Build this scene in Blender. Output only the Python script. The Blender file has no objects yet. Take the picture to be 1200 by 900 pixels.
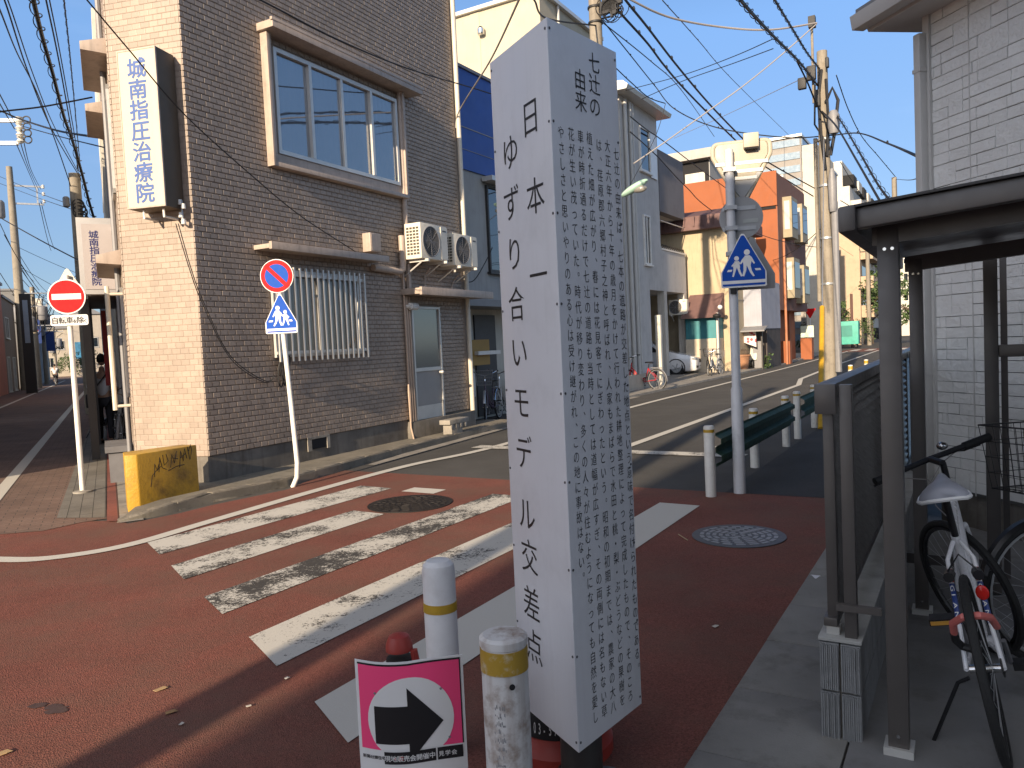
import bpy, bmesh, math, random
from mathutils import Vector, Matrix, Quaternion
from math import sin, cos, tan, radians, pi, hypot, atan2, sqrt
random.seed(7)
S = bpy.context.scene
COL = S.collection
# ------------------------------------------------------------------ camera
CAM = Vector((0, 0, 1.6)); F = 900.0
PITCH = radians(2.9); ROLL = radians(2.71)
f0 = Vector((0, cos(PITCH), -sin(PITCH))); r0 = Vector((1, 0, 0)); u0 = Vector((0, sin(PITCH), cos(PITCH)))
RC = r0*cos(ROLL) - u0*sin(ROLL); UC = u0*cos(ROLL) + r0*sin(ROLL)
cd = bpy.data.cameras.new('camera'); cam = bpy.data.objects.new('camera', cd); COL.objects.link(cam)
cd.sensor_width = 36; cd.lens = 27.0; cd.clip_start = .05; cd.clip_end = 3000
m = Matrix((RC, UC, -f0)).transposed().to_4x4(); m.translation = CAM; cam.matrix_world = m
S.camera = cam
# ------------------------------------------------------------------ light
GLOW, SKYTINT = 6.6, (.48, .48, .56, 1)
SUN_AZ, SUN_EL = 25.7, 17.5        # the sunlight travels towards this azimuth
w = bpy.data.worlds.new('World'); S.world = w; w.use_nodes = True
nt = w.node_tree; bg = nt.nodes['Background']
sky = nt.nodes.new('ShaderNodeTexSky'); sky.sky_type = 'NISHITA'; sky.sun_disc = False
sky.sun_elevation = radians(SUN_EL); sky.sun_rotation = radians(SUN_AZ + 180)
sky.air_density = 1.0; sky.dust_density = .25; sky.ozone_density = 3.2
tc = nt.nodes.new('ShaderNodeTexCoord'); mp = nt.nodes.new('ShaderNodeMapping'); nz = nt.nodes.new('ShaderNodeTexNoise')
mp.inputs['Scale'].default_value = (1.6, 1.6, 7); mp.inputs['Location'].default_value = (3.1, .4, .2)
nz.inputs['Scale'].default_value = 1.3; nz.inputs['Detail'].default_value = 6; nz.inputs['Roughness'].default_value = .55
cr = nt.nodes.new('ShaderNodeValToRGB'); cr.color_ramp.elements[0].position = .58; cr.color_ramp.elements[1].position = .85
cr.color_ramp.elements[1].color = (.1, .1, .1, 1)
mx = nt.nodes.new('ShaderNodeMixRGB'); mx.inputs[2].default_value = (7.5, 7.9, 8.6, 1)
nt.links.new(tc.outputs['Generated'], mp.inputs[0]); nt.links.new(mp.outputs[0], nz.inputs['Vector'])
nt.links.new(nz.outputs[0], cr.inputs[0]); nt.links.new(cr.outputs[0], mx.inputs[0])
# sky glow added round the low sun behind the camera to fill the shade
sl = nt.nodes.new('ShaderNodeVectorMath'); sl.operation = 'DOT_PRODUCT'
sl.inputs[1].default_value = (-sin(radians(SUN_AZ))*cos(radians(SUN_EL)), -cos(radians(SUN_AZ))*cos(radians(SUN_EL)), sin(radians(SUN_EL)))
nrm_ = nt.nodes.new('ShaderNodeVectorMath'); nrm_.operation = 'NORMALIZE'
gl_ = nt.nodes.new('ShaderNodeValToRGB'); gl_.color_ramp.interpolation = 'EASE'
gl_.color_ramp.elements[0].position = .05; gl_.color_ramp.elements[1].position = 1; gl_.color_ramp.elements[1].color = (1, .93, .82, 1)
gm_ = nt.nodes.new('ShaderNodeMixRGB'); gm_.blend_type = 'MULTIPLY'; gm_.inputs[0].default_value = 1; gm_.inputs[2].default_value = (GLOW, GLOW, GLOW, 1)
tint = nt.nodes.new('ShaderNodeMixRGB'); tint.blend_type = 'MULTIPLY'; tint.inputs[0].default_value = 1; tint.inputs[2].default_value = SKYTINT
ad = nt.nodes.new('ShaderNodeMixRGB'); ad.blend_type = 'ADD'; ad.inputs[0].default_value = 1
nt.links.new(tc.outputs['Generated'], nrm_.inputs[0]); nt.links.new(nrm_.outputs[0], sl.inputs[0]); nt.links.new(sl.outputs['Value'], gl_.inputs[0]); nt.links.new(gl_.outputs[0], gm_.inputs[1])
nt.links.new(sky.outputs[0], tint.inputs[1]); nt.links.new(tint.outputs[0], mx.inputs[1])
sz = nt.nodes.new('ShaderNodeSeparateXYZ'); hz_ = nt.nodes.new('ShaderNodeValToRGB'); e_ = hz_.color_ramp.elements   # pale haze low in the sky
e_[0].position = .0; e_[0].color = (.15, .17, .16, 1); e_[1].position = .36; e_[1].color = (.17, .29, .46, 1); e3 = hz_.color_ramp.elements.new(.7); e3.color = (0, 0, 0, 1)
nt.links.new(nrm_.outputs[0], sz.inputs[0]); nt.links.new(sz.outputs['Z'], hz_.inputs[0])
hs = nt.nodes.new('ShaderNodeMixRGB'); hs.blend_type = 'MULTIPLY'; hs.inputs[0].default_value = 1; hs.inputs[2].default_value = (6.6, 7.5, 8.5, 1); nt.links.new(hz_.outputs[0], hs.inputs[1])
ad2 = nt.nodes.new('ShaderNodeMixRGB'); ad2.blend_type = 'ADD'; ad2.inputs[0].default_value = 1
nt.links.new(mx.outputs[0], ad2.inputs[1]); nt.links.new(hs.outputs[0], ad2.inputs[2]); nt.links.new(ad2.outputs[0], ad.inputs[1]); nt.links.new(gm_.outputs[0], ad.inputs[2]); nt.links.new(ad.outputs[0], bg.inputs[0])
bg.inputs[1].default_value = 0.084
sd = bpy.data.lights.new('sun', 'SUN'); sd.energy = 5.0; sd.angle = radians(.53); sd.color = (1, .8, .57)
so = bpy.data.objects.new('sun', sd); COL.objects.link(so)
ld = Vector((sin(radians(SUN_AZ))*cos(radians(SUN_EL)), cos(radians(SUN_AZ))*cos(radians(SUN_EL)), -sin(radians(SUN_EL))))
so.rotation_euler = ld.to_track_quat('-Z', 'Y').to_euler(); so.location = (-10, -20, 15)
vs = S.view_settings; vs.view_transform = 'Standard'; vs.look = 'None'; vs.gamma = 1; vs.exposure = 0.8; vs.use_curve_mapping = False
S.cycles.max_bounces = 6; S.cycles.diffuse_bounces = 3; S.cycles.glossy_bounces = 3; S.cycles.transmission_bounces = 4
S.cycles.transparent_max_bounces = 6; S.cycles.use_denoising = True

# ------------------------------------------------------------------ survey frames: x to the right, y along azimuth, z up
def ray(px, py): return f0 + RC*((px-600)/F) - UC*((py-450)/F)
class Frame:
    def __init__(s, ox, oy, az):
        s.o = Vector((ox, oy, 0)); s.az = radians(az)
        s.u = Vector((sin(s.az), cos(s.az), 0)); s.v = Vector((cos(s.az), -sin(s.az), 0))
    def w(s, x, y, z=0): return s.o + s.v*x + s.u*y + Vector((0, 0, z))
    def loc(s, p): q = Vector(p) - s.o; return (q.dot(s.v), q.dot(s.u), q.z)
    def onx(s, px, py, X): d = ray(px, py); t = (X-(CAM-s.o).dot(s.v))/d.dot(s.v); q = s.loc(CAM+d*t); return q[1], q[2]
    def ony(s, px, py, Y): d = ray(px, py); t = (Y-(CAM-s.o).dot(s.u))/d.dot(s.u); q = s.loc(CAM+d*t); return q[0], q[2]
    def g(s, px, py, z=0): d = ray(px, py); t = (z-CAM.z)/d.z; q = s.loc(CAM+d*t); return q[0], q[1]
WF = Frame(0, 0, 0)                 # world
RF = Frame(0, 0, 30.92)             # the street to the right
CF = Frame(-3.735, 9.308, 28.18)    # tiled building, its long wall
CH = Frame(-4.72, 9.55, 103.5)      # tiled building, its cut corner
LF = Frame(0, 0, -27.66)            # the lane to the left
def G(px, py, z=0): d = ray(px, py); return CAM + d*((z-CAM.z)/d.z)
def D(px, py, Y): d = ray(px, py); return CAM + d*(Y/d.y)

# ------------------------------------------------------------------ materials
def principled(name):
    m = bpy.data.materials.new(name); m.use_nodes = True
    return m, m.node_tree, m.node_tree.nodes['Principled BSDF']
def rgba(c): return (c[0], c[1], c[2], 1)
def noise(nt, scale, detail=4, rough=.6, coord='Object', sc=None):
    t = nt.nodes.new('ShaderNodeTexCoord'); n = nt.nodes.new('ShaderNodeTexNoise')
    n.inputs['Scale'].default_value = scale; n.inputs['Detail'].default_value = detail; n.inputs['Roughness'].default_value = rough
    if sc:
        mp = nt.nodes.new('ShaderNodeMapping'); mp.inputs['Scale'].default_value = sc
        nt.links.new(t.outputs[coord], mp.inputs[0]); nt.links.new(mp.outputs[0], n.inputs['Vector'])
    else: nt.links.new(t.outputs[coord], n.inputs['Vector'])
    return n
def ramp(nt, src, p0, p1, c0=(0, 0, 0), c1=(1, 1, 1)):
    r = nt.nodes.new('ShaderNodeValToRGB'); e = r.color_ramp.elements
    e[0].position = p0; e[1].position = p1; e[0].color = rgba(c0); e[1].color = rgba(c1)
    nt.links.new(src, r.inputs[0]); return r.outputs[0]
def mix(nt, fac, a, b, mode='MIX'):
    n = nt.nodes.new('ShaderNodeMixRGB'); n.blend_type = mode
    for i, x in ((0, fac), (1, a), (2, b)):
        if hasattr(x, 'links') or hasattr(x, 'is_linked'): nt.links.new(x, n.inputs[i])
        elif isinstance(x, (int, float)): n.inputs[i].default_value = x
        else: n.inputs[i].default_value = rgba(x)
    return n.outputs[0]
def bump(nt, bsdf, h, strength=.3, dist=.01):
    b = nt.nodes.new('ShaderNodeBump'); b.inputs['Strength'].default_value = strength; b.inputs['Distance'].default_value = dist
    nt.links.new(h, b.inputs['Height']); nt.links.new(b.outputs[0], bsdf.inputs['Normal'])
MATS = {}
def mat(name, c, rough=.6, metal=0, var=.15, vs=2.5, dirt=0, dirtc=(.06, .05, .04), ds=3, bmp=0, bs=80, bd=.01, island=0, spec=.5, streak=0, coat=0):
    if name in MATS: return MATS[name]
    m, nt, b = principled(name)
    b.inputs['Roughness'].default_value = rough; b.inputs['Metallic'].default_value = metal; b.inputs['Specular IOR Level'].default_value = spec
    if coat: b.inputs['Coat Weight'].default_value = coat; b.inputs['Coat Roughness'].default_value = .05
    col = c
    if var:
        n = noise(nt, vs, 6, .65)
        d = tuple(x*(1-var) for x in c); l = tuple(min(.95, x*(1+var)) for x in c)
        col = ramp(nt, n.outputs[0], .3, .7, d, l)
    if island:
        gi = nt.nodes.new('ShaderNodeNewGeometry')
        col = mix(nt, 1.0, col, ramp(nt, gi.outputs['Random Per Island'], 0, 1, (1-island,)*3, (1+island*.6,)*3), 'MULTIPLY')
    if dirt:
        n2 = noise(nt, ds, 8, .7)
        col = mix(nt, ramp(nt, n2.outputs[0], .5, .72, (0, 0, 0), (dirt,)*3), col, dirtc)
    if streak:
        n3 = noise(nt, 6, 5, .6, sc=(3, 3, .18))
        col = mix(nt, ramp(nt, n3.outputs[0], .5, .75, (0, 0, 0), (streak,)*3), col, dirtc)
    if hasattr(col, 'links') or hasattr(col, 'is_linked'): nt.links.new(col, b.inputs['Base Color'])
    else: b.inputs['Base Color'].default_value = rgba(col)
    if var:
        nr = noise(nt, vs*4, 3); nt.links.new(ramp(nt, nr.outputs[0], .2, .8, (max(0, rough-.1),)*3, (min(1, rough+.1),)*3), b.inputs['Roughness'])
    if bmp:
        nb = noise(nt, bs, 5, .7); bump(nt, b, nb.outputs[0], bmp, bd)
    MATS[name] = m; return m
def road_mat(name, c, speck, patch=.2, worn=(.1, .09, .08), wornf=.5):
    m, nt, b = principled(name); b.inputs['Roughness'].default_value = .88; b.inputs['Specular IOR Level'].default_value = .3
    a = noise(nt, 115, 4, .85); big = noise(nt, .7, 6, .65); mid = noise(nt, 1.1, 8, .72)
    col = ramp(nt, a.outputs[0], .33, .68, tuple(x*(1-speck) for x in c), tuple(x*(1+speck) for x in c))
    col = mix(nt, 1.0, col, ramp(nt, big.outputs[0], .3, .7, (1-patch,)*3, (1+patch*.5,)*3), 'MULTIPLY')
    col = mix(nt, ramp(nt, mid.outputs[0], .42, .7, (0, 0, 0), (wornf,)*3), col, worn)
    nt.links.new(col, b.inputs['Base Color'])
    vo = nt.nodes.new('ShaderNodeTexVoronoi'); vo.inputs['Scale'].default_value = 150
    t = nt.nodes.new('ShaderNodeTexCoord'); nt.links.new(t.outputs['Object'], vo.inputs['Vector'])
    bump(nt, b, vo.outputs['Distance'], .5, .006)
    return m
def paint_mat(name, wear, under=(.045, .042, .04), c=(.54, .52, .47)):
    m, nt, b = principled(name); b.inputs['Roughness'].default_value = .75
    n = noise(nt, 11, 9, .8); n1 = noise(nt, 2.3, 4, .6); fine = noise(nt, 55, 5, .8)
    def madd(a, k, c):
        h = nt.nodes.new('ShaderNodeMath'); h.operation = 'MULTIPLY_ADD'; nt.links.new(a, h.inputs[0]); h.inputs[1].default_value = k
        if c is None: h.inputs[2].default_value = 0
        else: nt.links.new(c, h.inputs[2])
        return h.outputs[0]
    v = madd(ramp(nt, n.outputs[0], .3, .7), .35, None); v = madd(ramp(nt, n1.outputs[0], .35, .65), .45, v); v = madd(ramp(nt, fine.outputs[0], .3, .7), .75, v)
    v = madd(v, .5, None); col = mix(nt, ramp(nt, v, wear*.5, wear*.5+.05), c, under)
    nt.links.new(col, b.inputs['Base Color']); bump(nt, b, fine.outputs[0], .3, .006)
    return m
def paving_mat(name, c1, c2, mortar, w, h, az, bumpv=.4, rough=.85):
    m, nt, b = principled(name); b.inputs['Roughness'].default_value = rough
    t = nt.nodes.new('ShaderNodeTexCoord'); mp = nt.nodes.new('ShaderNodeMapping'); mp.inputs['Rotation'].default_value = (0, 0, radians(az))
    br = nt.nodes.new('ShaderNodeTexBrick'); br.inputs['Scale'].default_value = 1
    br.inputs['Brick Width'].default_value = w; br.inputs['Row Height'].default_value = h; br.inputs['Mortar Size'].default_value = .004
    br.inputs['Color1'].default_value = rgba(c1); br.inputs['Color2'].default_value = rgba(c2); br.inputs['Mortar'].default_value = rgba(mortar)
    nt.links.new(t.outputs['Object'], mp.inputs[0]); nt.links.new(mp.outputs[0], br.inputs['Vector'])
    n = noise(nt, 1.2, 7, .7); n2 = noise(nt, 60, 4, .7)
    col = mix(nt, 1.0, br.outputs['Color'], ramp(nt, n.outputs[0], .3, .7, (.6,)*3, (1.15,)*3), 'MULTIPLY')
    col = mix(nt, 1.0, col, ramp(nt, n2.outputs[0], .3, .7, (.8,)*3, (1.15,)*3), 'MULTIPLY')
    nt.links.new(col, b.inputs['Base Color']); bump(nt, b, br.outputs['Fac'], -bumpv, .006)
    return m
def glass_mat(name, tint=(.02, .03, .04), see=.35, rough=.02, ior=1.75):
    m, nt, b = principled(name)
    b.inputs['Base Color'].default_value = rgba(tint); b.inputs['Roughness'].default_value = rough
    b.inputs['Specular IOR Level'].default_value = 1.0; b.inputs['IOR'].default_value = ior
    n = noise(nt, 1.2, 2, .5); bump(nt, b, n.outputs[0], .02, .05)
    if see:
        tr = nt.nodes.new('ShaderNodeBsdfTransparent'); ms = nt.nodes.new('ShaderNodeMixShader'); ms.inputs[0].default_value = see
        out = nt.nodes['Material Output']; nt.links.new(b.outputs[0], ms.inputs[1]); nt.links.new(tr.outputs[0], ms.inputs[2])
        nt.links.new(ms.outputs[0], out.inputs[0])
    return m

# ------------------------------------------------------------------ mesh builder
ORG = {}
class MB:
    def __init__(s): s.v = []; s.f = []; s.m = []; s.k = 0
    def add(s, vs, fs):
        n = len(s.v); s.v += [tuple(p) for p in vs]; s.f += [tuple(i+n for i in f) for f in fs]; s.m += [s.k]*len(fs); return s
    def quad(s, *p): return s.add(p, [tuple(range(len(p)))])
    def box(s, x0, x1, y0, y1, z0, z1):
        p = [(x, y, z) for x in (x0, x1) for y in (y0, y1) for z in (z0, z1)]
        return s.add(p, [(0, 1, 3, 2), (4, 6, 7, 5), (0, 4, 5, 1), (2, 3, 7, 6), (0, 2, 6, 4), (1, 5, 7, 3)])
    def obox(s, c, ax, ay, az_):      # centre and three half axes
        c, ax, ay, az_ = map(Vector, (c, ax, ay, az_))
        p = [c+ax*i+ay*j+az_*k for i in (-1, 1) for j in (-1, 1) for k in (-1, 1)]
        return s.add(p, [(0, 1, 3, 2), (4, 6, 7, 5), (0, 4, 5, 1), (2, 3, 7, 6), (0, 2, 6, 4), (1, 5, 7, 3)])
    def prism(s, poly, fn, a, b):     # poly (p,q); fn(p,q,t)->xyz
        n = len(poly); vs = [fn(p, q, a) for p, q in poly]+[fn(p, q, b) for p, q in poly]
        fs = [tuple(range(n))[::-1], tuple(range(n, 2*n))]+[(i, (i+1) % n, n+(i+1) % n, n+i) for i in range(n)]
        return s.add(vs, fs)
    def slab(s, poly, z0, z1): return s.prism(poly, lambda p, q, t: (p, q, t), z0, z1)
    def plate(s, poly, y0, y1): return s.prism(poly, lambda p, q, t: (p, t, q), y0, y1)
    def side(s, poly, x0, x1): return s.prism(poly, lambda p, q, t: (t, p, q), x0, x1)
    def tube(s, pts, r, seg=8, cap=True, closed=False):
        pts = [Vector(p) for p in pts]; n = len(pts)
        rs = r if isinstance(r, (list, tuple)) else [r]*n
        t0 = (pts[1]-pts[0]).normalized(); up = Vector((0, 0, 1)) if abs(t0.z) < .9 else Vector((1, 0, 0))
        nrm = t0.cross(up).normalized(); prev = t0; vs = []
        for i in range(n):
            if closed: t = (pts[(i+1) % n]-pts[i-1]).normalized()
            else: t = (pts[min(i+1, n-1)]-pts[max(i-1, 0)]).normalized()
            q = prev.rotation_difference(t); nrm = q @ nrm; prev = t; bn = t.cross(nrm)
            for k in range(seg):
                a = 2*pi*k/seg; vs.append(pts[i]+(nrm*cos(a)+bn*sin(a))*rs[i])
        fs = []
        for i in range(n if closed else n-1):
            j = (i+1) % n
            for k in range(seg):
                l = (k+1) % seg; fs.append((i*seg+k, i*seg+l, j*seg+l, j*seg+k))
        if cap and not closed: fs += [tuple(range(seg))[::-1], tuple((n-1)*seg+k for k in range(seg))]
        return s.add(vs, fs)
    def cyl(s, a, b, r, r2=None, seg=16): return s.tube([a, b], [r, r if r2 is None else r2], seg)
    def lathe(s, prof, c=(0, 0, 0), seg=24):
        vs = []; n = len(prof)
        for r, z in prof:
            for k in range(seg): a = 2*pi*k/seg; vs.append((c[0]+r*cos(a), c[1]+r*sin(a), c[2]+z))
        fs = [(i*seg+k, i*seg+(k+1) % seg, (i+1)*seg+(k+1) % seg, (i+1)*seg+k) for i in range(n-1) for k in range(seg)]
        fs += [tuple(range(seg))[::-1], tuple((n-1)*seg+k for k in range(seg))]
        return s.add(vs, fs)
    def ball(s, c, r, seg=14, rings=9):
        r = r if isinstance(r, (tuple, list)) else (r,)*3; vs = []
        for i in range(rings+1):
            a = pi*i/rings
            for k in range(seg): b = 2*pi*k/seg; vs.append((c[0]+r[0]*sin(a)*cos(b), c[1]+r[1]*sin(a)*sin(b), c[2]+r[2]*cos(a)))
        return s.add(vs, [(i*seg+k, (i+1)*seg+k, (i+1)*seg+(k+1) % seg, i*seg+(k+1) % seg) for i in range(rings) for k in range(seg)])
    def torus(s, c, R, r, axis='x', seg=36, sg=8):
        pts = []
        for i in range(seg):
            a = 2*pi*i/seg; p, q = R*cos(a), R*sin(a)
            pts.append((c[0], c[1]+p, c[2]+q) if axis == 'x' else (c[0]+p, c[1], c[2]+q) if axis == 'y' else (c[0]+p, c[1]+q, c[2]))
        return s.tube(pts, r, sg, closed=True)
    def xf(s, fn, n0=0):
        s.v = s.v[:n0]+[tuple(fn(*p)) for p in s.v[n0:]]; return s
    def build(s, name, mats, parent=None, bevel=0, smooth=True, shift=None, sharp=32):
        me = bpy.data.meshes.new(name); off = Vector(shift or (0, 0, 0))
        if parent is not None and shift is None:
            r = parent
            while r.parent: r = r.parent
            off = Vector(ORG.get(r.name, (0, 0, 0)))
        me.from_pydata([tuple(Vector(p)-off) for p in s.v], [], s.f)
        mats = mats if isinstance(mats, (list, tuple)) else [mats]
        for x in mats: me.materials.append(x)
        if len(mats) > 1: me.polygons.foreach_set('material_index', s.m)
        bm = bmesh.new(); bm.from_mesh(me)
        bmesh.ops.recalc_face_normals(bm, faces=bm.faces)
        if bevel:
            es = [e for e in bm.edges if len(e.link_faces) == 2 and e.calc_face_angle(0) > .6]
            bmesh.ops.bevel(bm, geom=es, offset=bevel, segments=2, profile=.6, affect='EDGES', clamp_overlap=True)
        bm.to_mesh(me); bm.free()
        if smooth:
            me.polygons.foreach_set('use_smooth', [True]*len(me.polygons)); me.set_sharp_from_angle(angle=radians(sharp))
        me.update()
        o = bpy.data.objects.new(name, me); COL.objects.link(o)
        if parent is not None: o.parent = parent
        return o
def tag(o, label, cat=None, group=None, kind=None):
    if label: o['label'] = label
    if cat: o['category'] = cat
    if group: o['group'] = group
    if kind: o['kind'] = kind
    return o
def thing(name, label, cat, loc, az=0, group=None, tilt=0):           # local coordinates start at the base
    o = bpy.data.objects.new(name, None); COL.objects.link(o); o.empty_display_size = .2
    o.location = loc; o.rotation_euler = (0, tilt, -radians(az)); return tag(o, label, cat, group)
def fthing(fr, base, name, label, cat, group=None):                   # meshes given in frame coordinates
    o = thing(name, label, cat, fr.w(*base), math.degrees(fr.az), group); ORG[o.name] = base; return o
def copy_tree(o, parent=None):
    c = o.copy(); COL.objects.link(c)
    if parent is not None: c.parent = parent
    if o.name in ORG: ORG[c.name] = ORG[o.name]
    for ch in list(o.children): copy_tree(ch, c)
    return c
def struct(name, mb, mt, label=None, **k):
    o = mb.build(name, mt, **k); o['kind'] = 'structure'
    if label: o['label'] = label
    return o

# ------------------------------------------------------------------ lettering
GL = {}
def glyph(ch, off):
    if (ch, off) not in GL:
        c = bpy.data.curves.new('glyph', 'FONT'); c.body = ch; c.offset = off; c.resolution_u = 3
        o = bpy.data.objects.new('glyph', c); COL.objects.link(o); bpy.context.view_layer.update()
        me = bpy.data.meshes.new_from_object(o.evaluated_get(bpy.context.evaluated_depsgraph_get()))
        GL[(ch, off)] = ([(v.co.x, v.co.y) for v in me.vertices], [tuple(p.vertices) for p in me.polygons])
        bpy.data.objects.remove(o); bpy.data.curves.remove(c); bpy.data.meshes.remove(me)
    return GL[(ch, off)]
def letters(mb, ch, u, v, size, fn, off=0, sx=1.0, vert=True):
    """one glyph whose em-box is centred on (u, v); fn(u, v) -> xyz; off > 0 makes the strokes bolder"""
    vs, fs = glyph(ch, min(off, 0))
    dx, dy = (.58, .42) if vert and ch in '、。' else (0, 0)
    wd = 1.0 if ord(ch) > 255 else .6
    n = (Vector(fn(u+.01, v))-Vector(fn(u, v))).cross(Vector(fn(u, v+.01))-Vector(fn(u, v))).normalized()
    sh = [(0, 0)] if off <= 0 else [(off*cos(k*pi/4), off*sin(k*pi/4)) for k in range(8)]+[(0, 0)]
    for k, (a, b) in enumerate(sh):
        mb.add([Vector(fn(u+(x-wd/2+dx+a)*size*sx, v+(y-.38+dy+b)*size))+n*(.00008*k) for x, y in vs], fs)
def vertical(mb, text, u, v0, pitch, size, fn, off=0, sx=1.0):
    for i, ch in enumerate(text):
        if ch != '　': letters(mb, ch, u, v0-i*pitch, size, fn, off, sx)
def horizontal(mb, text, u0, v, pitch, size, fn, off=0, sx=1.0):
    for i, ch in enumerate(text):
        if ch != ' ': letters(mb, ch, u0+i*pitch, v, size, fn, off, sx, False)

# ------------------------------------------------------------------ common materials
M = dict(
 steel=mat('galvanised_steel', (.42, .43, .44), .45, .6, .12, 8), white=mat('white_enamel', (.72, .71, .68), .45, 0, .06, 4, dirt=.35, dirtc=(.3, .27, .22), ds=9),
 polewhite=mat('white_pole_paint', (.74, .72, .67), .4, 0, .06, 6, dirt=.3, dirtc=(.35, .3, .24), ds=14),
 alu=mat('aluminium', (.6, .59, .56), .4, .3, .06, 5), black=mat('black_rubber', (.012, .012, .013), .6, 0, .1, 10),
 blackpaint=mat('black_paint', (.015, .015, .017), .35, 0, .1, 10), ink=mat('black_ink', (.012, .012, .014), .5, 0, 0),
 blue=mat('sign_blue', (.01, .075, .4), .6, 0, .05, 5, spec=.15), red=mat('sign_red', (.55, .01, .012), .6, 0, .05, 5, spec=.15),
 signwhite=mat('sign_white', (.75, .75, .74), .35, 0, .03, 5), grey=mat('grey_paint', (.2, .2, .21), .5, 0, .1, 5),
 bronze=mat('bronze_anodised_aluminium', (.115, .104, .098), .42, .35, .1, 6), darkbronze=mat('dark_bronze_aluminium', (.05, .047, .046), .45, .3, .1, 6),
 conc=mat('weathered_concrete', (.27, .25, .22), .9, 0, .25, 3, dirt=.55, ds=5, bmp=.3), found=mat('foundation_concrete', (.16, .145, .125), .9, 0, .3, 2, dirt=.6, ds=3, bmp=.3, streak=.5),
 pole=mat('pole_concrete', (.25, .22, .175), .85, 0, .15, 3, dirt=.5, ds=6, bmp=.15, streak=.35),
 trim=mat('beige_painted_metal', (.42, .345, .29), .5, 0, .1, 3, dirt=.3, ds=5, streak=.3), cable=mat('cable_black', (.012, .012, .014), .6, 0, 0), cablegrey=mat('cable_grey', (.3, .28, .27), .6, 0, 0),
 curtain=mat('white_curtain', (.5, .5, .48), .9, 0, .1, 2), dark=mat('dark_interior', (.012, .012, .014), .9, 0, 0),
 yellow=mat('yellow_band', (.42, .26, .02), .5, 0, .15, 9, dirt=.4, ds=12), porcelain=mat('porcelain', (.7, .68, .63), .3, 0, .05, 5),
 chrome=mat('chrome', (.6, .6, .6), .18, 1, 0), glass=glass_mat('window_glass', (.02, .03, .045), .3), glassdark=glass_mat('dark_window_glass', (.012, .016, .02), 0),
)
# ================================================================== SETTING: ground, road surfaces, markings
asphalt = road_mat('asphalt', (.085, .082, .078), .35, .2, (.05, .048, .045), .5)
asphalt_dark = road_mat('asphalt_dark', (.05, .05, .052), .3, .2, (.035, .035, .035), .5)
redroad = road_mat('red_road_surface', (.195, .07, .052), .6, .26, (.135, .082, .06), .75)
concpave = mat('pavement_concrete', (.23, .225, .21), .9, 0, .16, 2.5, dirt=.5, ds=4, bmp=.25)
def sheet(fr, poly, z): 
    mb = MB(); mb.add([fr.w(x, y, z) for x, y in poly], [tuple(range(len(poly)))]); return mb
def arc(pts, n=6):   # Catmull-Rom through 2-D points
    out = []; P = [Vector(p) for p in pts]
    for i in range(len(P)-1):
        a, b, c, d = P[max(i-1, 0)], P[i], P[i+1], P[min(i+2, len(P)-1)]
        for k in range(n):
            t = k/n; out.append(.5*((2*b)+(c-a)*t+(2*a-5*b+4*c-d)*t*t+(3*b-a-3*c+d)*t**3))
    out.append(P[-1]); return out
struct('ground', sheet(WF, [(-1200, -1200), (1200, -1200), (1200, 1500), (-1200, 1500)], 0), asphalt, 'grey asphalt ground')
# red anti-skid surface of the crossing
kerb_px = [(137, 615), (152, 613), (210, 599), (250, 589), (337, 571), (400, 547+1)]
edge = [G(0, 626), G(50, 622), G(95, 612), G(137, 610)]
red = [RF.w(-.93, -14), RF.w(-.93, 7.72), RF.w(-7.55, 7.72)] + [G(x, y) for x, y in ((337, 574), (250, 592), (210, 602), (150, 614))] + edge[::-1] + [WF.w(-9, 8.0), WF.w(-16, 6), WF.w(-16, -12)]
mb = MB(); mb.add([(p.x, p.y, .004) for p in red], [tuple(range(len(red)))])
struct('red_road_surface', mb, redroad, 'red anti-skid surface of the crossing')
# lane to the left in interlocking brick
brick = paving_mat('brick_paving', (.17, .105, .08), (.2, .13, .1), (.05, .04, .035), .2, .1, -27.66)
lane = [G(0, 627), G(50, 623), G(95, 613), G(128, 608)]
mb = MB(); pl = [p for p in lane]+[LF.w(-.12, 9.6), LF.w(-.12, 140), LF.w(-9, 140), LF.w(-9, 8)]
mb.add([(p.x, p.y, .008) for p in pl], [tuple(range(len(pl)))])
struct('lane_paving', mb, brick, 'brick paved narrow lane')
gut = paving_mat('gutter_stone', (.16, .15, .13), (.2, .185, .16), (.04, .035, .03), .55, .12, 62.3)
struct('gutter_stones', sheet(LF, [(-.58, 9.35), (-.12, 9.0), (-.12, 26), (-.5, 26)], .012), gut)
struct('red_edge_strip', sheet(LF, [(-.11, 8.75), (.0, 8.7), (.0, 26), (-.11, 26)], .013), paving_mat('red_edge_brick', (.25, .075, .05), (.2, .06, .045), (.05, .04, .03), .9, .2, 62.3))
struct('lane_edge_step', sheet(LF, [(.005, 8.6), (.22, 8.6), (.22, 26), (.005, 26)], .011), M['conc'])
# pavement on the right side
struct('footpath', sheet(RF, [(-.93, 7.73), (-2.16, 7.73), (-2.16, 60), (-.93, 60)], .005), asphalt_dark, 'dark asphalt footpath behind the guard rail')
mb = MB(); y = -2.0; random.seed(3)
while y < 30:
    L = .6; mb.box(-.93, -.43, y+.003, y+L-.003, -.02, .012+random.random()*.003); y += L
mb.xf(lambda x, y, z: RF.w(x, y, z)); struct('kerb_slabs', mb, concpave, 'strip of concrete slabs along the block wall', bevel=.003)
struct('yard_floor', sheet(RF, [(-.42, 1.2), (6, 1.2), (6, 9.5), (-.42, 9.5)], .016), mat('yard_concrete', (.2, .2, .2), .85, 0, .2, 1.5, dirt=.5, ds=3, bmp=.2), 'concrete floor of the bicycle shelter')
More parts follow.
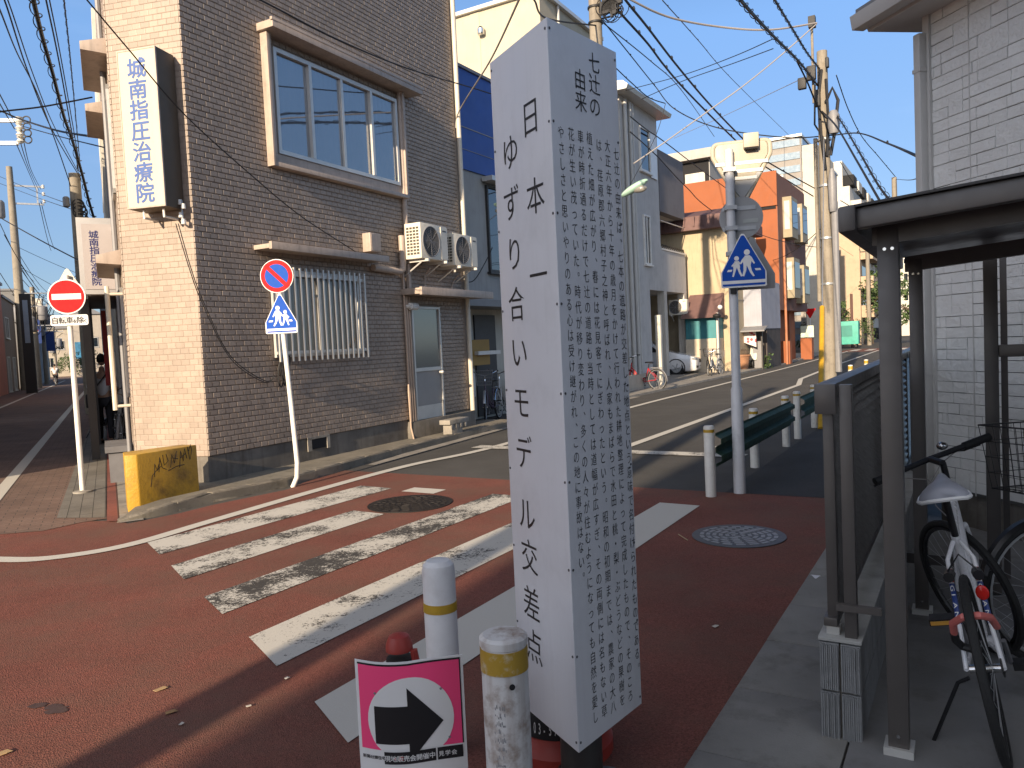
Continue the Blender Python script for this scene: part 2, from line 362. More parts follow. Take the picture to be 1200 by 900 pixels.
# kerb round the tiled building
outl = [(137, 613), (152, 611), (180, 606), (210, 599), (250, 589), (337, 571), (430, 543.5)]
kp = [G(x, y) for x, y in outl]+[CF.w(.5, 5.4), CF.w(.5, 7.2)]
inner = [CF.w(-.3, 7.2), CF.w(-.3, .3), CH.w(-.2, .6), LF.w(.24, 12.5), LF.w(.23, 9.2)]
mb = MB(); n = len(kp); hz = [.01, .03, .06, .085]+[.1]*20
full = kp+inner
mb.add([(p.x, p.y, hz[i] if i < n else .1) for i, p in enumerate(full)]+[(p.x, p.y, -.02) for p in full], [tuple(range(len(full)))]+[(i, (i+1) % len(full), len(full)+(i+1) % len(full), len(full)+i) for i in range(len(full))])
struct('pavement', mb, mat('mossy_concrete', (.2, .18, .145), .95, 0, .3, 3, dirt=.7, dirtc=(.05, .045, .03), ds=6, bmp=.4), 'narrow raised pavement along the tiled building')
mb = MB(); cc = [(137, 613), (152, 611), (180, 606), (210, 599), (250, 589), (337, 571), (430, 543.5)]
pts = [G(x, y) for x, y in cc]+[CF.w(.5, 5.4), CF.w(.5, 7.2)]
rg_k = random.Random(77); kerbm = mat('kerb_concrete', (.19, .17, .14), .95, 0, .35, 4, dirt=.85, dirtc=(.035, .03, .022), ds=5, bmp=.8, bs=25)
for i in range(len(pts)-1):
    a, b = pts[i], pts[i+1]; t = (b-a).normalized(); nrm = Vector((-t.y, t.x, 0)); L = (b-a).length; k = max(1, round(L/.6))
    for j in range(k):
        p, q = a+t*(L*j/k+rg_k.uniform(.002, .009)), a+t*(L*(j+1)/k-rg_k.uniform(.002, .009)); p, q = p+nrm*rg_k.uniform(-.008, .008), q+nrm*rg_k.uniform(-.008, .008); h = hz[i]+.012; h2 = hz[min(i+1, 9)]+.012
        for (s_, e_, h0, h1) in ((p, q, h+(h2-h)*j/k, h+(h2-h)*(j+1)/k),):
            o = nrm*.13; lip = nrm*.02
            mb.add([s_, e_, e_+o, s_+o, s_+lip+Vector((0, 0, h0)), e_+lip+Vector((0, 0, h1)), e_+o+Vector((0, 0, h1)), s_+o+Vector((0, 0, h0))],
                   [(0, 1, 2, 3), (4, 5, 6, 7), (0, 1, 5, 4), (1, 2, 6, 5), (2, 3, 7, 6), (3, 0, 4, 7)])
struct('kerb', mb, kerbm, 'worn concrete kerb along the tiled building', bevel=.006)
# gutter between kerb and road, and the far pavement
struct('gutter', sheet(RF, [(-7.0-.35, 8.2), (-8.3, 13.5), (-8.3, 20), (-7.85, 20), (-7.75, 13.5), (-7.2, 8.2)], .009), M['conc'])
mb = MB(); mb.add([RF.w(-8.05, 19), RF.w(-7.95, 40), RF.w(-8.6, 58), RF.w(-14, 58), RF.w(-14, 19), RF.w(-8.05, 19, .06), RF.w(-7.95, 40, .06), RF.w(-8.6, 58, .06), RF.w(-14, 58, .06), RF.w(-14, 19, .06)], [(0, 1, 2, 3, 4), (5, 6, 7, 8, 9), (0, 1, 6, 5), (1, 2, 7, 6), (2, 3, 8, 7), (3, 4, 9, 8), (4, 0, 5, 9)])
struct('far_pavement', mb, M['conc'], 'pale concrete frontage before the far houses')
# painted markings
W4 = paint_mat('road_paint_good', .92); W1 = paint_mat('road_paint_worn', .84); W2 = paint_mat('road_paint_half', .79); W3 = paint_mat('road_paint_bare', .69); W0 = paint_mat('road_paint_clean', 1.3)
def ribbon(pts, wd, z):
    mb = MB(); L = []; R = []
    for i, p in enumerate(pts):
        a = pts[max(i-1, 0)]; b = pts[min(i+1, len(pts)-1)]; t = (b-a).normalized(); n = Vector((-t.y, t.x))
        L.append(p+n*wd/2); R.append(p-n*wd/2)
    vs = [(p.x, p.y, z) for p in L]+[(p.x, p.y, z) for p in R]; n = len(L)
    return mb.add(vs, [(i, i+1, n+i+1, n+i) for i in range(n-1)])
def line(name, pts, wd, mt, z=.014, lab=None): return struct(name, ribbon(pts, wd, z), mt, lab)
P2 = lambda v: Vector((v.x, v.y))
line('edge_line', arc([P2(G(x, y)) for x, y in ((-150, 640), (-60, 653), (0, 657), (60, 655), (150, 640), (250, 611), (380, 573), (480, 546), (590, 521.5))]+[P2(RF.w(-6.87, 16.9)), P2(RF.w(-6.95, 26)), P2(RF.w(-7.1, 38)), P2(RF.w(-7.6, 60))]), .15, W0, .012, 'white edge line curving round the corner')
line('right_edge_line', [P2(RF.w(-4.42, y)) for y in (10.2, 16, 24)]+[P2(RF.w(-4.9, 27)), P2(RF.w(-5.1, 33))], .15, W0, .012, 'white line along the right side of the street')
line('right_edge_line', [P2(RF.w(-5.2, 36)), P2(RF.w(-5.6, 60))], .15, W0, .012)
line('stop_line', [P2(RF.w(-6.8, 10.15)), P2(RF.w(-2.55, 10.1))], .3, W1, .013, 'white stop line before the crossing')
for y0, L in ((10.75, .8), (11.9, .7)): line('arrow_marking', [P2(RF.w(-3.1, y0)), P2(RF.w(-2.75, y0+L))], .22, W1, .013)
zb = [(-6.28, -5.79, 4.08, 3.86, 6.84, W1), (-5.38, -4.95, 3.68, 3.48, 5.72, W2), (-4.45, -4.04, 3.27, 3.09, 6.9, W3), (-3.56, -3.09, 2.89, 2.67, 6.98, W4), (-2.61, -2.21, 2.46, 2.25, 7.02, W0)]
for a, b, s0, s1, e, mt in zb:
    struct('zebra_stripe', sheet(RF, [(a, s0), (b, s1), (b, e), (a, e+.02)], .009), mt, 'worn white zebra crossing stripe')
struct('zebra_stripe', sheet(RF, [(-5.55, 6.72), (-5.1, 6.72), (-5.1, 6.96), (-5.55, 6.96)], .0095), W0)
line('lane_line', [P2(LF.w(-1.34, y)) for y in (10.4, 30, 73, 120)], .16, W0, .013, 'white line along the lane')
line('lane_line', [P2(LF.w(-4.05, y)) for y in (9, 40)]+[P2(LF.w(-4.3, 99))], .15, W0, .013)
struct('far_crossing', sheet(RF, [(-8.2, 58), (-3.5, 58), (-3.5, 66), (-8.2, 66)], .006), redroad)
for k in range(4): struct('zebra_stripe', sheet(RF, [(-7.6+k*1.05, 60), (-7.1+k*1.05, 60), (-7.1+k*1.05, 64), (-7.6+k*1.05, 64)], .011), W0)
# covers
iron = mat('cast_iron', (.035, .03, .028), .6, .5, .3, 6, bmp=.1)
def manhole(name, label, fr, x, y, R, mt, seed, paint=None):
    t = thing(name, label, 'manhole cover', fr.w(x, y, .006), 30)
    mb = MB(); mb.lathe([(R, 0), (R, .006), (R-.035, .006)], seg=48); mb.build('rim', mt, t)
    mb = MB(); mb.lathe([(R-.04, 0), (R-.04, .004)], seg=48); mb.build('lid', mt, t)
    rg = random.Random(seed); mb = MB(); r = R-.06
    for ring in range(6):
        rr = r*(1-ring/6.2); nb = max(5, int(rr*60))
        for k in range(nb):
            a0 = 2*pi*(k+.5*(ring % 2))/nb; a1 = a0+2*pi/nb*.7; w_ = r/6.2*.62
            mb.slab([(rr*cos(a0), rr*sin(a0)), (rr*cos(a1), rr*sin(a1)), ((rr-w_)*cos(a1), (rr-w_)*sin(a1)), ((rr-w_)*cos(a0), (rr-w_)*sin(a0))], .004, .009)
    mb.build('tread', paint or mt, t)
manhole('manhole_cover', 'dark iron manhole cover between the zebra stripes', RF, -5.02, 6.21, .44, iron, 1)
manhole('manhole_cover', 'patterned grey manhole cover in the shade beside the guard rail', RF, -1.6, 6.05, .36, mat('manhole_grey', (.1, .1, .105), .55, .3, .2, 6), 2, mat('manhole_pale', (.3, .3, .31), .5, .3, .15, 6))
# oily stain on the red surface
st_ = G(63, 832); mb = MB(); rg = random.Random(12)
for k in range(7):
    cx_, cy_, r_ = rg.uniform(-.14, .14), rg.uniform(-.05, .05), rg.uniform(.02, .05); mb.add([(st_.x+cx_+r_*1.5*cos(a*.7)*rg.uniform(.6, 1), st_.y+cy_+r_*sin(a*.7)*rg.uniform(.6, 1), .0062+k*.0002) for a in range(9)], [tuple(range(9))])
struct('oil_stain', mb, mat('oil_dark', (.07, .04, .033), .6, 0, .2, 30))
# litter
rg = random.Random(5)
def scrap(name, label, px, py, s, mt, a):
    p = G(px, py); t = MB(); pts = [(s*cos(i*1.05)*(.6+.5*rg.random()), s*.55*sin(i*1.05)*(.6+.5*rg.random())) for i in range(6)]
    t.add([(x, y, .004*((i % 2)+.5)) for i, (x, y) in enumerate(pts)]+[(x*.98, y*.98, .004*((i % 2)+.5)+.0012) for i, (x, y) in enumerate(pts)], [tuple(range(6))[::-1], tuple(range(6, 12))]+[(i, (i+1) % 6, 6+(i+1) % 6, 6+i) for i in range(6)])
    o = t.build(name, mt); o.location = (p.x, p.y, .007); o.rotation_euler = (0, 0, a); return tag(o, label, 'leaf' if 'leaf' in name else 'litter')
leafm = mat('dry_leaf', (.34, .2, .09), .8, 0, .2, 20); paper = mat('scrap_paper', (.6, .55, .48), .8, 0, .1, 20)
scrap('dry_leaf', 'orange dry leaf lying on the red road beside the long pole shadow', 200, 837, .035, leafm, .3)
scrap('paper_scrap', 'tan strip of paper lying on the red road beyond the orange leaf', 188, 810, .045, mat('tan_scrap', (.42, .28, .14), .8, 0, .1, 20), .6)
scrap('paper_scrap', 'tan scrap at the bottom left corner of the road', 4, 885, .04, MATS['tan_scrap'], .4)
scrap('paper_scrap', 'small pale scrap next to the orange leaf', 213, 851, .02, paper, 1)
scrap('paper_scrap', 'small pale scrap inside the long pole shadow', 292, 830, .02, paper, .2)
scrap('paper_scrap', 'small pale scrap at the edge of the long pole shadow near the zebra stripe', 336, 797, .02, paper, .5)
scrap('paper_scrap', 'pale scrap on the shaded red surface right of the monument', 838, 736, .028, paper, .5)
scrap('paper_scrap', 'white card lying on the concrete slabs by the fence', 957, 677, .075, mat('white_card', (.7, .7, .72), .6, 0, .05), 1.1)
o = tag(MB().tube([G(795, 626, .012), G(806, 633, .01)], .004, 5).build('twig', mat('twig_tan', (.4, .3, .18), .8)), 'thin tan twig on the red surface beside the patterned manhole', 'twig')
# ================================================================== TILED CORNER BUILDING
tile = mat('brown_wall_tile', (.335, .268, .215), .5, 0, .08, 1.6, island=.12, streak=.12, dirt=.14, ds=2.5)
grout = mat('tile_grout', (.34, .275, .22), .9, 0, .1, 5)
def tile_wall(mb, fr, y0, y1, z0, z1, holes=(), x=.0, tw=.12, th=.07, gap=.004, t=.0105, ch=.0075):
    rows = int((z1-z0)/th); rg = random.Random(11)
    for r in range(rows):
        a, b = z0+r*th+gap/2, z0+(r+1)*th-gap/2
        y = y0-(tw/2 if r % 2 else 0)
        while y < y1:
            segs = [(max(y0, y+gap/2), min(y1, y+tw-gap/2))]; y += tw
            for hy0, hy1, hz0, hz1 in holes:
                if a < hz1 and b > hz0:
                    ns = []
                    for p, q in segs:
                        if q <= hy0 or p >= hy1: ns.append((p, q))
                        else:
                            if p < hy0: ns.append((p, hy0))
                            if q > hy1: ns.append((hy1, q))
                    segs = ns
            for p, q in segs:
                if q-p < .015: continue
                c = min(ch, (q-p)*.3); X = x+t+rg.uniform(-.0008, .0008)
                vs = [fr(x, p, a), fr(x, q, a), fr(x, q, b), fr(x, p, b), fr(X, p+c, a+c), fr(X, q-c, a+c), fr(X, q-c, b-c), fr(X, p+c, b-c)]
                mb.add(vs, [(4, 5, 6, 7), (0, 1, 5, 4), (1, 2, 6, 5), (2, 3, 7, 6), (3, 0, 4, 7)])
TOP = 8.6
cb = fthing(CF, (0, 0, 0), 'tiled_building', 'brown tiled clinic building on the corner with a cut sunlit corner', 'building')
def cf(x, y, z): return (x, y, z)
def chf(x, y, z): return CF.loc(CH.w(x, y, z))
def lff(x, y, z): return CF.loc(LF.w(x, y, z))
LY0 = LF.loc(CH.w(0, 0, 0)); LD, LS = LY0[0], LY0[1]          # start of the lane facade in the lane frame
WE = 6.2
mb = MB()
# massive body (grout colour), openings for the two windows and the door are niches in front of it
P = [CF.loc(CF.w(-.004, 0)), CF.loc(CF.w(-.004, WE)), CF.loc(CF.w(-6, WE)), lff(LD+.004, LS+9, 0), lff(LD+.004, LS, 0), chf(-.004, 1.008, 0)]
poly = [(p[0], p[1]) for p in P]
mb.slab(poly, .42, TOP)
mb.build('wall', grout, cb, smooth=False)
holesR = [(1.42, 4.2, 4.36, 5.75), (1.15, 3.0, 1.56, 2.79), (4.33, 5.2, .4, 2.34), (6.08, 6.2, .4, 8.6)]
mb = MB(); tile_wall(mb, cf, 0, WE, .42, TOP, holesR); tile_wall(mb, chf, 0, 1.01, .42, TOP, t=.0022, ch=.007, gap=.002); tile_wall(mb, lff, LS, LS+3.2, .42, TOP, x=LD+.004)
# lane facade is seen from its other side: its outside is towards smaller x
mb.build('wall_tiles', tile, cb, smooth=False)
mb = MB(); tile_wall(mb, lambda x, y, z: lff(2*LD-x, y, z), LS+.0, LS+9, .42, TOP, x=LD+.004); mb.build('wall_tiles', tile, cb, smooth=False)
mb = MB(); P2_ = [CF.loc(CF.w(-.012, 0)), CF.loc(CF.w(-.012, WE)), CF.loc(CF.w(-6, WE)), lff(LD+.012, LS+9, 0), lff(LD+.012, LS, 0), chf(-.012, 1.0, 0)]
mb.slab([(p[0], p[1]) for p in P2_], -.02, .415); mb.build('foundation', M['found'], cb)
mb = MB(); mb.slab([(p[0]*1.0, p[1]) for p in P], TOP, TOP+.12); mb.build('roof', M['trim'], cb)
# raised step below the door
mb = MB(); mb.box(-.05, .1, 4.12, 6.19, 0, .385); mb.build('door_step', M['found'], cb, bevel=.012)
# air vent
v = MB().box(.001, .016, 1.70, 1.78, .23, .41).box(.001, .016, 2.1, 2.16, .23, .41).box(.001, .016, 1.7, 2.16, .395, .43).build('vent', M['conc'], cb)
MB().box(-.01, .004, 1.78, 2.1, .25, .395).build('vent_opening', M['dark'], v)
def sash_window(parent, name, fr, x, y0, y1, z0, z1, n, frame_m, gl, fw=.045, curtain=True, dirn=1, depth=.05, curt_z=0):
    W = lambda a, b: (x+a*dirn, x+b*dirn)
    fm = MB()
    def bx(a, b, p, q, c, d):
        k = len(fm.v); A = sorted(W(a, b)); fm.box(A[0], A[1], p, q, c, d)
    bx(0, depth, y0, y1, z0, z0+fw); bx(0, depth, y0, y1, z1-fw, z1); bx(0, depth, y0, y0+fw, z0+fw, z1-fw); bx(0, depth, y1-fw, y1, z0+fw, z1-fw)
    for i in range(1, n):
        ym = y0+(y1-y0)*i/n; o = .012*(i % 2); bx(.006+o, depth-.004+o, ym-fw*.5, ym+fw*.5, z0+fw, z1-fw)
    fm.xf(lambda a, b, c: fr(a, b, c)); f = fm.build(name, frame_m, parent)
    for i in range(n):
        a = y0+(y1-y0)*i/n+fw*.5; b = y0+(y1-y0)*(i+1)/n-fw*.5
        gm = MB().quad(*[fr(x+(.022+.006*(i % 2))*dirn, p, q) for p, q in ((a, z0+fw), (b, z0+fw), (b, z1-fw), (a, z1-fw))]); gm.build('pane', gl, f)
    if curtain:
        cm = MB(); rg = random.Random(n+int(y0*10)); y = y0+.05; k = 0; vs = []
        while y < y1-.03: vs.append((x+(-.0+ .006*sin(k*1.9)+.004*rg.random()+.004)*dirn, y)); y += .03; k += 1
        n_ = len(vs); cm.add([fr(a, b, z0+.04+curt_z) for a, b in vs]+[fr(a, b, z1-.04) for a, b in vs], [(i, i+1, n_+i+1, n_+i) for i in range(n_-1)])
        cm.build('curtain', M['curtain'], f)
    return f
# upper window: bay with projecting surround
mb = MB(); mb.box(.0, .13, 1.27, 1.345, 4.14, 5.9).box(.0, .13, 4.28, 4.34, 4.2, 5.9); mb.box(.0, .13, 1.345, 4.34, 4.14, 4.2); mb.build('window_surround', M['trim'], cb, bevel=.006)
mb = MB(); mb.side([(1.22, 5.9), (4.64, 5.9), (4.64, 6.0), (1.22, 6.0)], 0, .3); mb.box(.27, .31, 1.2, 4.66, 5.98, 6.02)
mb.build('window_canopy', M['trim'], cb, bevel=.006)
winu = glass_mat('upper_window_glass', (.04, .07, .12), .35, ior=2.5)
sash_window(cb, 'window', cf, .0, 1.44, 4.2, 4.34, 5.76, 4, M['alu'], winu, .055, depth=.07)
MB().box(.0, .05, 1.345, 4.28, 4.21, 4.335).build('window_sill', M['trim'], cb)
# lower window with bars
lw = sash_window(cb, 'window', cf, .0, 1.18, 2.98, 1.58, 2.77, 2, M['alu'], glass_mat('lower_window_glass', (.05, .05, .045), .45), .05, depth=.05)
gr = MB(); gr.box(.1, .125, 1.12, 3.03, 1.62, 1.66).box(.1, .125, 1.12, 3.03, 2.68, 2.72)
for p in (1.2, 2.95): gr.box(.05, .1, p, p+.03, 1.625, 1.655).box(.05, .1, p, p+.03, 2.685, 2.715)
gr.build('grille_rail', M['alu'], lw)
for i in range(17):
    y = 1.16+i*(3.0-1.16)/16; MB().box(.126, .148, y-.014, y+.014, 1.52, 2.8).build('grille_bar', M['alu'], lw)
MB().side([(.93, 3.0), (3.34, 3.0), (3.34, 3.06), (.93, 3.06)], 0, .34).box(.31, .36, .9, 3.37, 2.98, 3.08).build('window_canopy', M['trim'], cb, bevel=.006)
# door
dr = MB().box(-.0, .055, 4.33, 4.37, .385, 2.34).box(0, .055, 5.16, 5.2, .385, 2.34).box(0, .055, 4.37, 5.16, 2.3, 2.34).box(0, .03, 4.37, 5.16, .39, .62).box(.0, .05, 4.37, 5.16, 1.22, 1.28).build('door', M['alu'], cb)
MB().box(0, .025, 4.375, 5.155, .62, 1.22).build('door_panel', mat('door_grey', (.3, .29, .28), .5, 0, .08, 3), dr)
MB().box(0, .025, 4.375, 5.155, 1.28, 2.3).build('pane', glass_mat('door_glass', (.1, .12, .12), 0, .12), dr)
MB().cyl((.055, 5.09, 1.18), (.1, 5.09, 1.18), .025).ball((.11, 5.09, 1.18), .032).build('handle', M['alu'], dr)
MB().side([(4.1, 2.52), (6.42, 2.52), (6.42, 2.6), (4.1, 2.62)], 0, .45).box(.42, .47, 4.06, 6.45, 2.5, 2.63).build('door_canopy', M['trim'], cb, bevel=.006)
# pipes on the wall
pp = mat('pipe_beige', (.46, .35, .27), .5, 0, .1, 4)
for i, y in enumerate((4.14, 4.2, 4.265)): MB().cyl((.05, y, .03), (.05, y, 2.5 if i else 2.98), .02).build('wall_pipe', pp, cb)
MB().tube([(.07, 4.11, 1.0), (.1, 4.06, 1.02), (.1, 4.05, .9), (.09, 4.08, .3), (.12, 4.12, .03), (.12, 4.35, .01)], .014).build('wall_pipe', pp, cb)
MB().tube([(.07, 6.14, .39), (.07, 6.14, TOP)], .045, 14).build('downpipe', mat('downpipe_cream', (.6, .55, .46), .45, 0, .06, 3), cb)
MB().tube([(.09, 3.3, 2.92), (.09, 4.0, 2.9), (.09, 4.08, 2.94), (.09, 4.1, 3.05), (.09, 4.1, 3.5)], .055, 12).build('duct', M['trim'], cb)
MB().tube([(.05, 4.29, 2.6), (.05, 4.29, 5.9)], .045, 12).build('downpipe', M['trim'], cb)
MB().tube([(.09, 4.25, 3.3), (.09, 4.25, 2.63)], .016).tube([(.2, 4.75, 3.0), (.08, 4.75, 2.9), (.05, 4.75, 2.63)], .014).tube([(.2, 5.7, 2.95), (.06, 5.72, 2.85), (.05, 5.6, 2.66), (.05, 4.3, 2.64)], .014).build('wall_pipe', M['trim'], cb)
MB().cyl((.0, 4.2, 2.33), (.15, 4.2, 2.33), .035).cyl((.12, 4.2, 2.33), (.12, 4.38, 2.33), .06).build('wall_lamp', M['white'], cb)
MB().cyl((.006, 3.14, 1.62), (.03, 3.14, 1.62), .05).build('vent', M['grey'], cb)
# lane side: canopies and shutter tracks, facing the lane (towards smaller x)
for nm, s, L, z, o in (('window_canopy', .15, 1.6, 5.42, .3), ('window_canopy', 2.3, 1.5, 5.3, .3), ('window_canopy', .4, 1.9, 2.86, .3)):
    x1 = LD; MB().prism([(0, 0), (-o, .02), (-o, .12), (0, .2)], lambda p, q, t: lff(x1+p, LS+t, z+q), s, s+L).build(nm, M['trim'], cb, bevel=.006)
for s0, s1, z0, z1 in ((.3, 1.7, 3.75, 5.1), (2.4, 3.6, 3.75, 4.95), (.7, 2.2, 1.15, 2.6)):
    fm = MB(); 
    for a, b, c, d in ((s0, s1, z0, z0+.06), (s0, s1, z1-.06, z1), (s0, s0+.06, z0, z1), (s1-.06, s1, z0, z1)): fm.box(-.05, -.012, a, b, c, d)
    fm.xf(lambda x, y, z: lff(LD+x, LS+y, z)); f = fm.build('window', M['alu'], cb)
    MB().quad(*[lff(LD-.03, LS+p, q) for p, q in ((s0+.06, z0+.06), (s1-.06, z0+.06), (s1-.06, z1-.06), (s0+.06, z1-.06))]).build('pane', M['glassdark'], f)
MB().tube([lff(LD-.2, LS+.55, z) for z in (1.0, 2.6)], .03).tube([lff(LD-.2, LS+.55, 1.05), lff(LD-.02, LS+.55, 1.05)], .02).tube([lff(LD-.2, LS+.55, 2.5), lff(LD-.02, LS+.55, 2.5)], .02).build('downpipe', mat('pvc_cream', (.62, .58, .48), .4, 0, .06, 3), cb)
MB().tube([lff(LD-.06, LS+.85, z) for z in (.4, TOP)], .035).build('downpipe', M['grey'], cb)
MB().box(-.32, 0, .9, 1.8, 0, .42).box(-.36, 0, .86, 1.85, .42, .5).xf(lambda x, y, z: lff(LD+x, LS+y, z)).build('lane_plinth', mat('grey_plinth', (.14, .14, .15), .8, 0, .2, 4), cb)

# electric meter box, its cables are separate
t = fthing(CF, (0, 3.3, 3.16), 'meter_box', 'beige electric box on the tiled wall between barred window and air conditioners', 'electric box')
MB().box(.01, .17, 3.17, 3.43, 3.16, 3.45).build('casing', M['trim'], t, bevel=.01); MB().box(.171, .176, 3.19, 3.41, 3.18, 3.43).build('cover', M['trim'], t)
# air conditioner outdoor units
acm = mat('ac_cream', (.66, .62, .53), .5, 0, .05, 3, dirt=.25, ds=6)
def ac_unit(fr, x0, x1, y0, y1, z0, z1, label, grp=None, front='x'):
    t = fthing(fr, (x0, y0, z0-.08), 'outdoor_unit', label, 'air conditioner', grp)
    MB().box(x0, x1, y0, y1, z0, z1).build('casing', acm, t, bevel=.015)
    cy, cz, r = y0+(y1-y0)*.37, (z0+z1)/2, (z1-z0)*.42
    mb = MB(); mb.tube([(x1+.004, cy+r*cos(a*pi/16), cz+r*sin(a*pi/16)) for a in range(32)], .012, 6, closed=True)
    for k in range(1, 7): mb.tube([(x1+.006, cy+r*k/7*cos(a*pi/12), cz+r*k/7*sin(a*pi/12)) for a in range(24)], .005, 4, closed=True)
    for k in range(8): mb.tube([(x1+.006, cy, cz), (x1+.006, cy+r*cos(k*pi/4), cz+r*sin(k*pi/4))], .005, 4)
    f = mb.build('fan_grille', M['grey'], t)
    MB().prism([(cy+r*cos(a*pi/16), cz+r*sin(a*pi/16)) for a in range(32)], lambda p, q, u: (u, p, q), x1+.001, x1+.003).build('fan_opening', mat('ac_dark', (.06, .055, .045), .7), t)
    MB().box(x1, x1+.012, y0+(y1-y0)*.74, y1-.01, z0+.02, z1-.02).build('service_panel', acm, t)
    MB().box(x1+.012, x1+.014, y0+(y1-y0)*.8, y1-.05, z1-.1, z1-.075).build('badge', mat('ac_badge', (.08, .08, .09), .5), t)
    mb = MB(); nz_ = 9
    for k in range(nz_):
        z = z0+.06+(z1-z0-.12)*k/nz_
        for j in range(4): y = x0+.03+j*(x1-x0-.06)/4; mb.box(y+.008, y+(x1-x0-.06)/4-.008, y0-.004, y0+.002, z+.008, z+(z1-z0-.12)/nz_-.01)
    mb.build('side_grille', MATS['ac_dark'], t)
    for y in (y0+.12, y1-.12):
        MB().box(0.01, x1+.06, y-.02, y+.02, z0-.045, z0-.002).tube([(.02, y, z0-.25), (x1*.8, y, z0-.045)], .014, 6).build('bracket', M['alu'], t)
    return t
ac_unit(CF, .14, .46, 4.12, 4.92, 3.1, 3.69, 'cream air conditioner unit on the tiled wall, nearer to the barred window', 'air conditioners on the tiled wall')
ac_unit(CF, .14, .46, 5.12, 5.92, 3.05, 3.62, 'cream air conditioner unit on the tiled wall, at its far end', 'air conditioners on the tiled wall')

# signs on the building
sgn = mat('sign_cream', (.52, .47, .36), .6, 0, .04, 2, streak=.15, dirtc=(.4, .33, .25)); sgb = mat('sign_brown_side', (.1, .075, .05), .6, 0, .15, 4)
sblue = mat('letter_blue', (.045, .1, .3), .6, 0, .1, 6)
CHo = lambda x, y, z: CF.loc(CH.w(x, y, z))
t = fthing(CH, (.05, .4, 3.35), 'clinic_sign', 'large cream upright box sign with blue characters on the sunlit cut corner', 'sign')
MB().box(.02, .33, .4, .92, 3.4, 5.22).build('box', sgb, t, bevel=.008)
MB().box(.331, .348, .415, .905, 3.42, 5.2).build('face', sgn, t)
MB().box(.331, .353, .4, .414, 3.4, 5.22).box(.331, .353, .906, .92, 3.4, 5.22).box(.331, .353, .414, .906, 5.201, 5.22).box(.331, .353, .414, .906, 3.4, 3.419).build('frame', M['trim'], t)
mb = MB(); vertical(mb, '城南指圧治療院', .655, 5.0, .238, .24, lambda u, v: (.3505, u, v), .022, 1.08); mb.build('lettering', sblue, t, smooth=False)
for y in (.55, .82): MB().tube([(.26, y, 3.39), (.26, y, 3.3), (.02, y, 3.3)], .014, 6).build('bracket', M['white'], t)
t = fthing(CH, (.0, .95, 3.2), 'insulator_bracket', 'white insulators clamped at the lower corner of the large clinic sign', 'insulator')
for y, z in ((.93, 3.45), (.97, 3.4), (.93, 3.3), (.96, 3.22)): MB().cyl((.1, y, z), (.1, y, z+.06), .028, .022, 10).build('insulator', M['porcelain'], t)
MB().tube([(.01, .95, 3.2), (.1, .95, 3.24), (.1, .95, 3.5)], .012, 6).build('bracket', M['steel'], t)
# second sign projects over the lane
x0, z0 = LF.ony(95, 345, LS+3.4); x1, z1 = LF.ony(137, 256, LS+3.4); Y = LS+3.4
t = fthing(LF, (x1, Y, z0), 'lane_sign', 'white framed upright sign with dark blue characters projecting over the lane', 'sign')
MB().box(x0, x1, Y, Y+.2, z0, z1+.0).build('box', mat('sign_grey_frame', (.38, .38, .39), .5, 0, .08, 3), t, bevel=.008)
MB().box(x0+.07, x1-.06, Y-.012, Y-.001, z0+.08, z1-.1).build('face', mat('sign_pale', (.4, .37, .37), .5, 0, .05, 2), t)
mb = MB(); u0_ = (x0+x1)/2-.06; hh = (z1-z0)*.82; vertical(mb, '城南指圧治療院', u0_, z1-.22*(z1-z0), hh/8.0, hh/7.6, lambda u, v: (u, Y-.014, v), .018, 1.1); mb.build('lettering', mat('letter_navy', (.02, .025, .12), .5, 0, 0), t, smooth=False)
MB().tube([(x1-.05, Y+.1, z1-.1), (x1+.35, Y+.1, z1-.1)], .03, 8).tube([(x1-.05, Y+.1, z0+.2), (x1+.35, Y+.1, z0+.2)], .03, 8).build('bracket', M['grey'], t)
# dark entrance awning below it
t = fthing(LF, (x0, Y+.5, 0), 'entrance_awning', 'dark entrance awning on black posts under the lane sign', 'awning')
MB().box(x0-.05, LD-.02, Y+.3, Y+3.6, 2.72, 2.86).build('roof', M['darkbronze'], t, bevel=.01)
for xx, yy in ((x0+.02, Y+.6), (x0+.02, Y+3.3)): MB().box(xx-.05, xx+.07, yy-.06, yy+.06, 0, 2.72).build('post', M['darkbronze'], t)
MB().box(x0+.25, x0+.33, Y+2.2, Y+2.5, 1.2, 2.6).build('side_panel', mat('banner_red', (.2, .02, .02), .8, 0, .1, 4), t)
# yellow barrier
yb = mat('yellow_barrier', (.47, .27, .025), .5, 0, .1, 4, dirt=.85, dirtc=(.09, .05, .02), ds=3.2, bmp=.5, bs=35)
A, B, C_ = G(150, 597.5, .05), G(164.5, 595, .06), G(234, 576, .09)
d1 = (C_-B); nrm = Vector((-d1.y, d1.x, 0)).normalized(); 
D_ = A+(C_-B)*.25+nrm*.3; E_ = C_+nrm*.24
t = thing('yellow_barrier', 'yellow weathered barrier block with black graffiti at the tiled corner', 'barrier', (B.x, B.y, .05))
pl = [(p.x-B.x, p.y-B.y) for p in (A, B, C_, E_, D_)]
mb = MB(); mb.slab(pl, -.03, .58); body = mb.build('body', yb, t, bevel=.012)
ux = d1.normalized(); nn = -nrm; L = d1.length
gm = MB(); rg = random.Random(4)
def gl(pts): gm.tube([tuple((ux*((.1+p*.85)*L)+nn*.003)+Vector((0, 0, q))) for p, q in pts], .0042, 4)
gl([(.1, .2), (.14, .32), (.22, .36), (.32, .4)]); gl([(.18, .3), (.2, .44), (.24, .36), (.3, .46)]); gl([(.27, .34), (.3, .5), (.34, .38), (.42, .35)]); gl([(.36, .52), (.38, .4), (.46, .44), (.43, .52)])
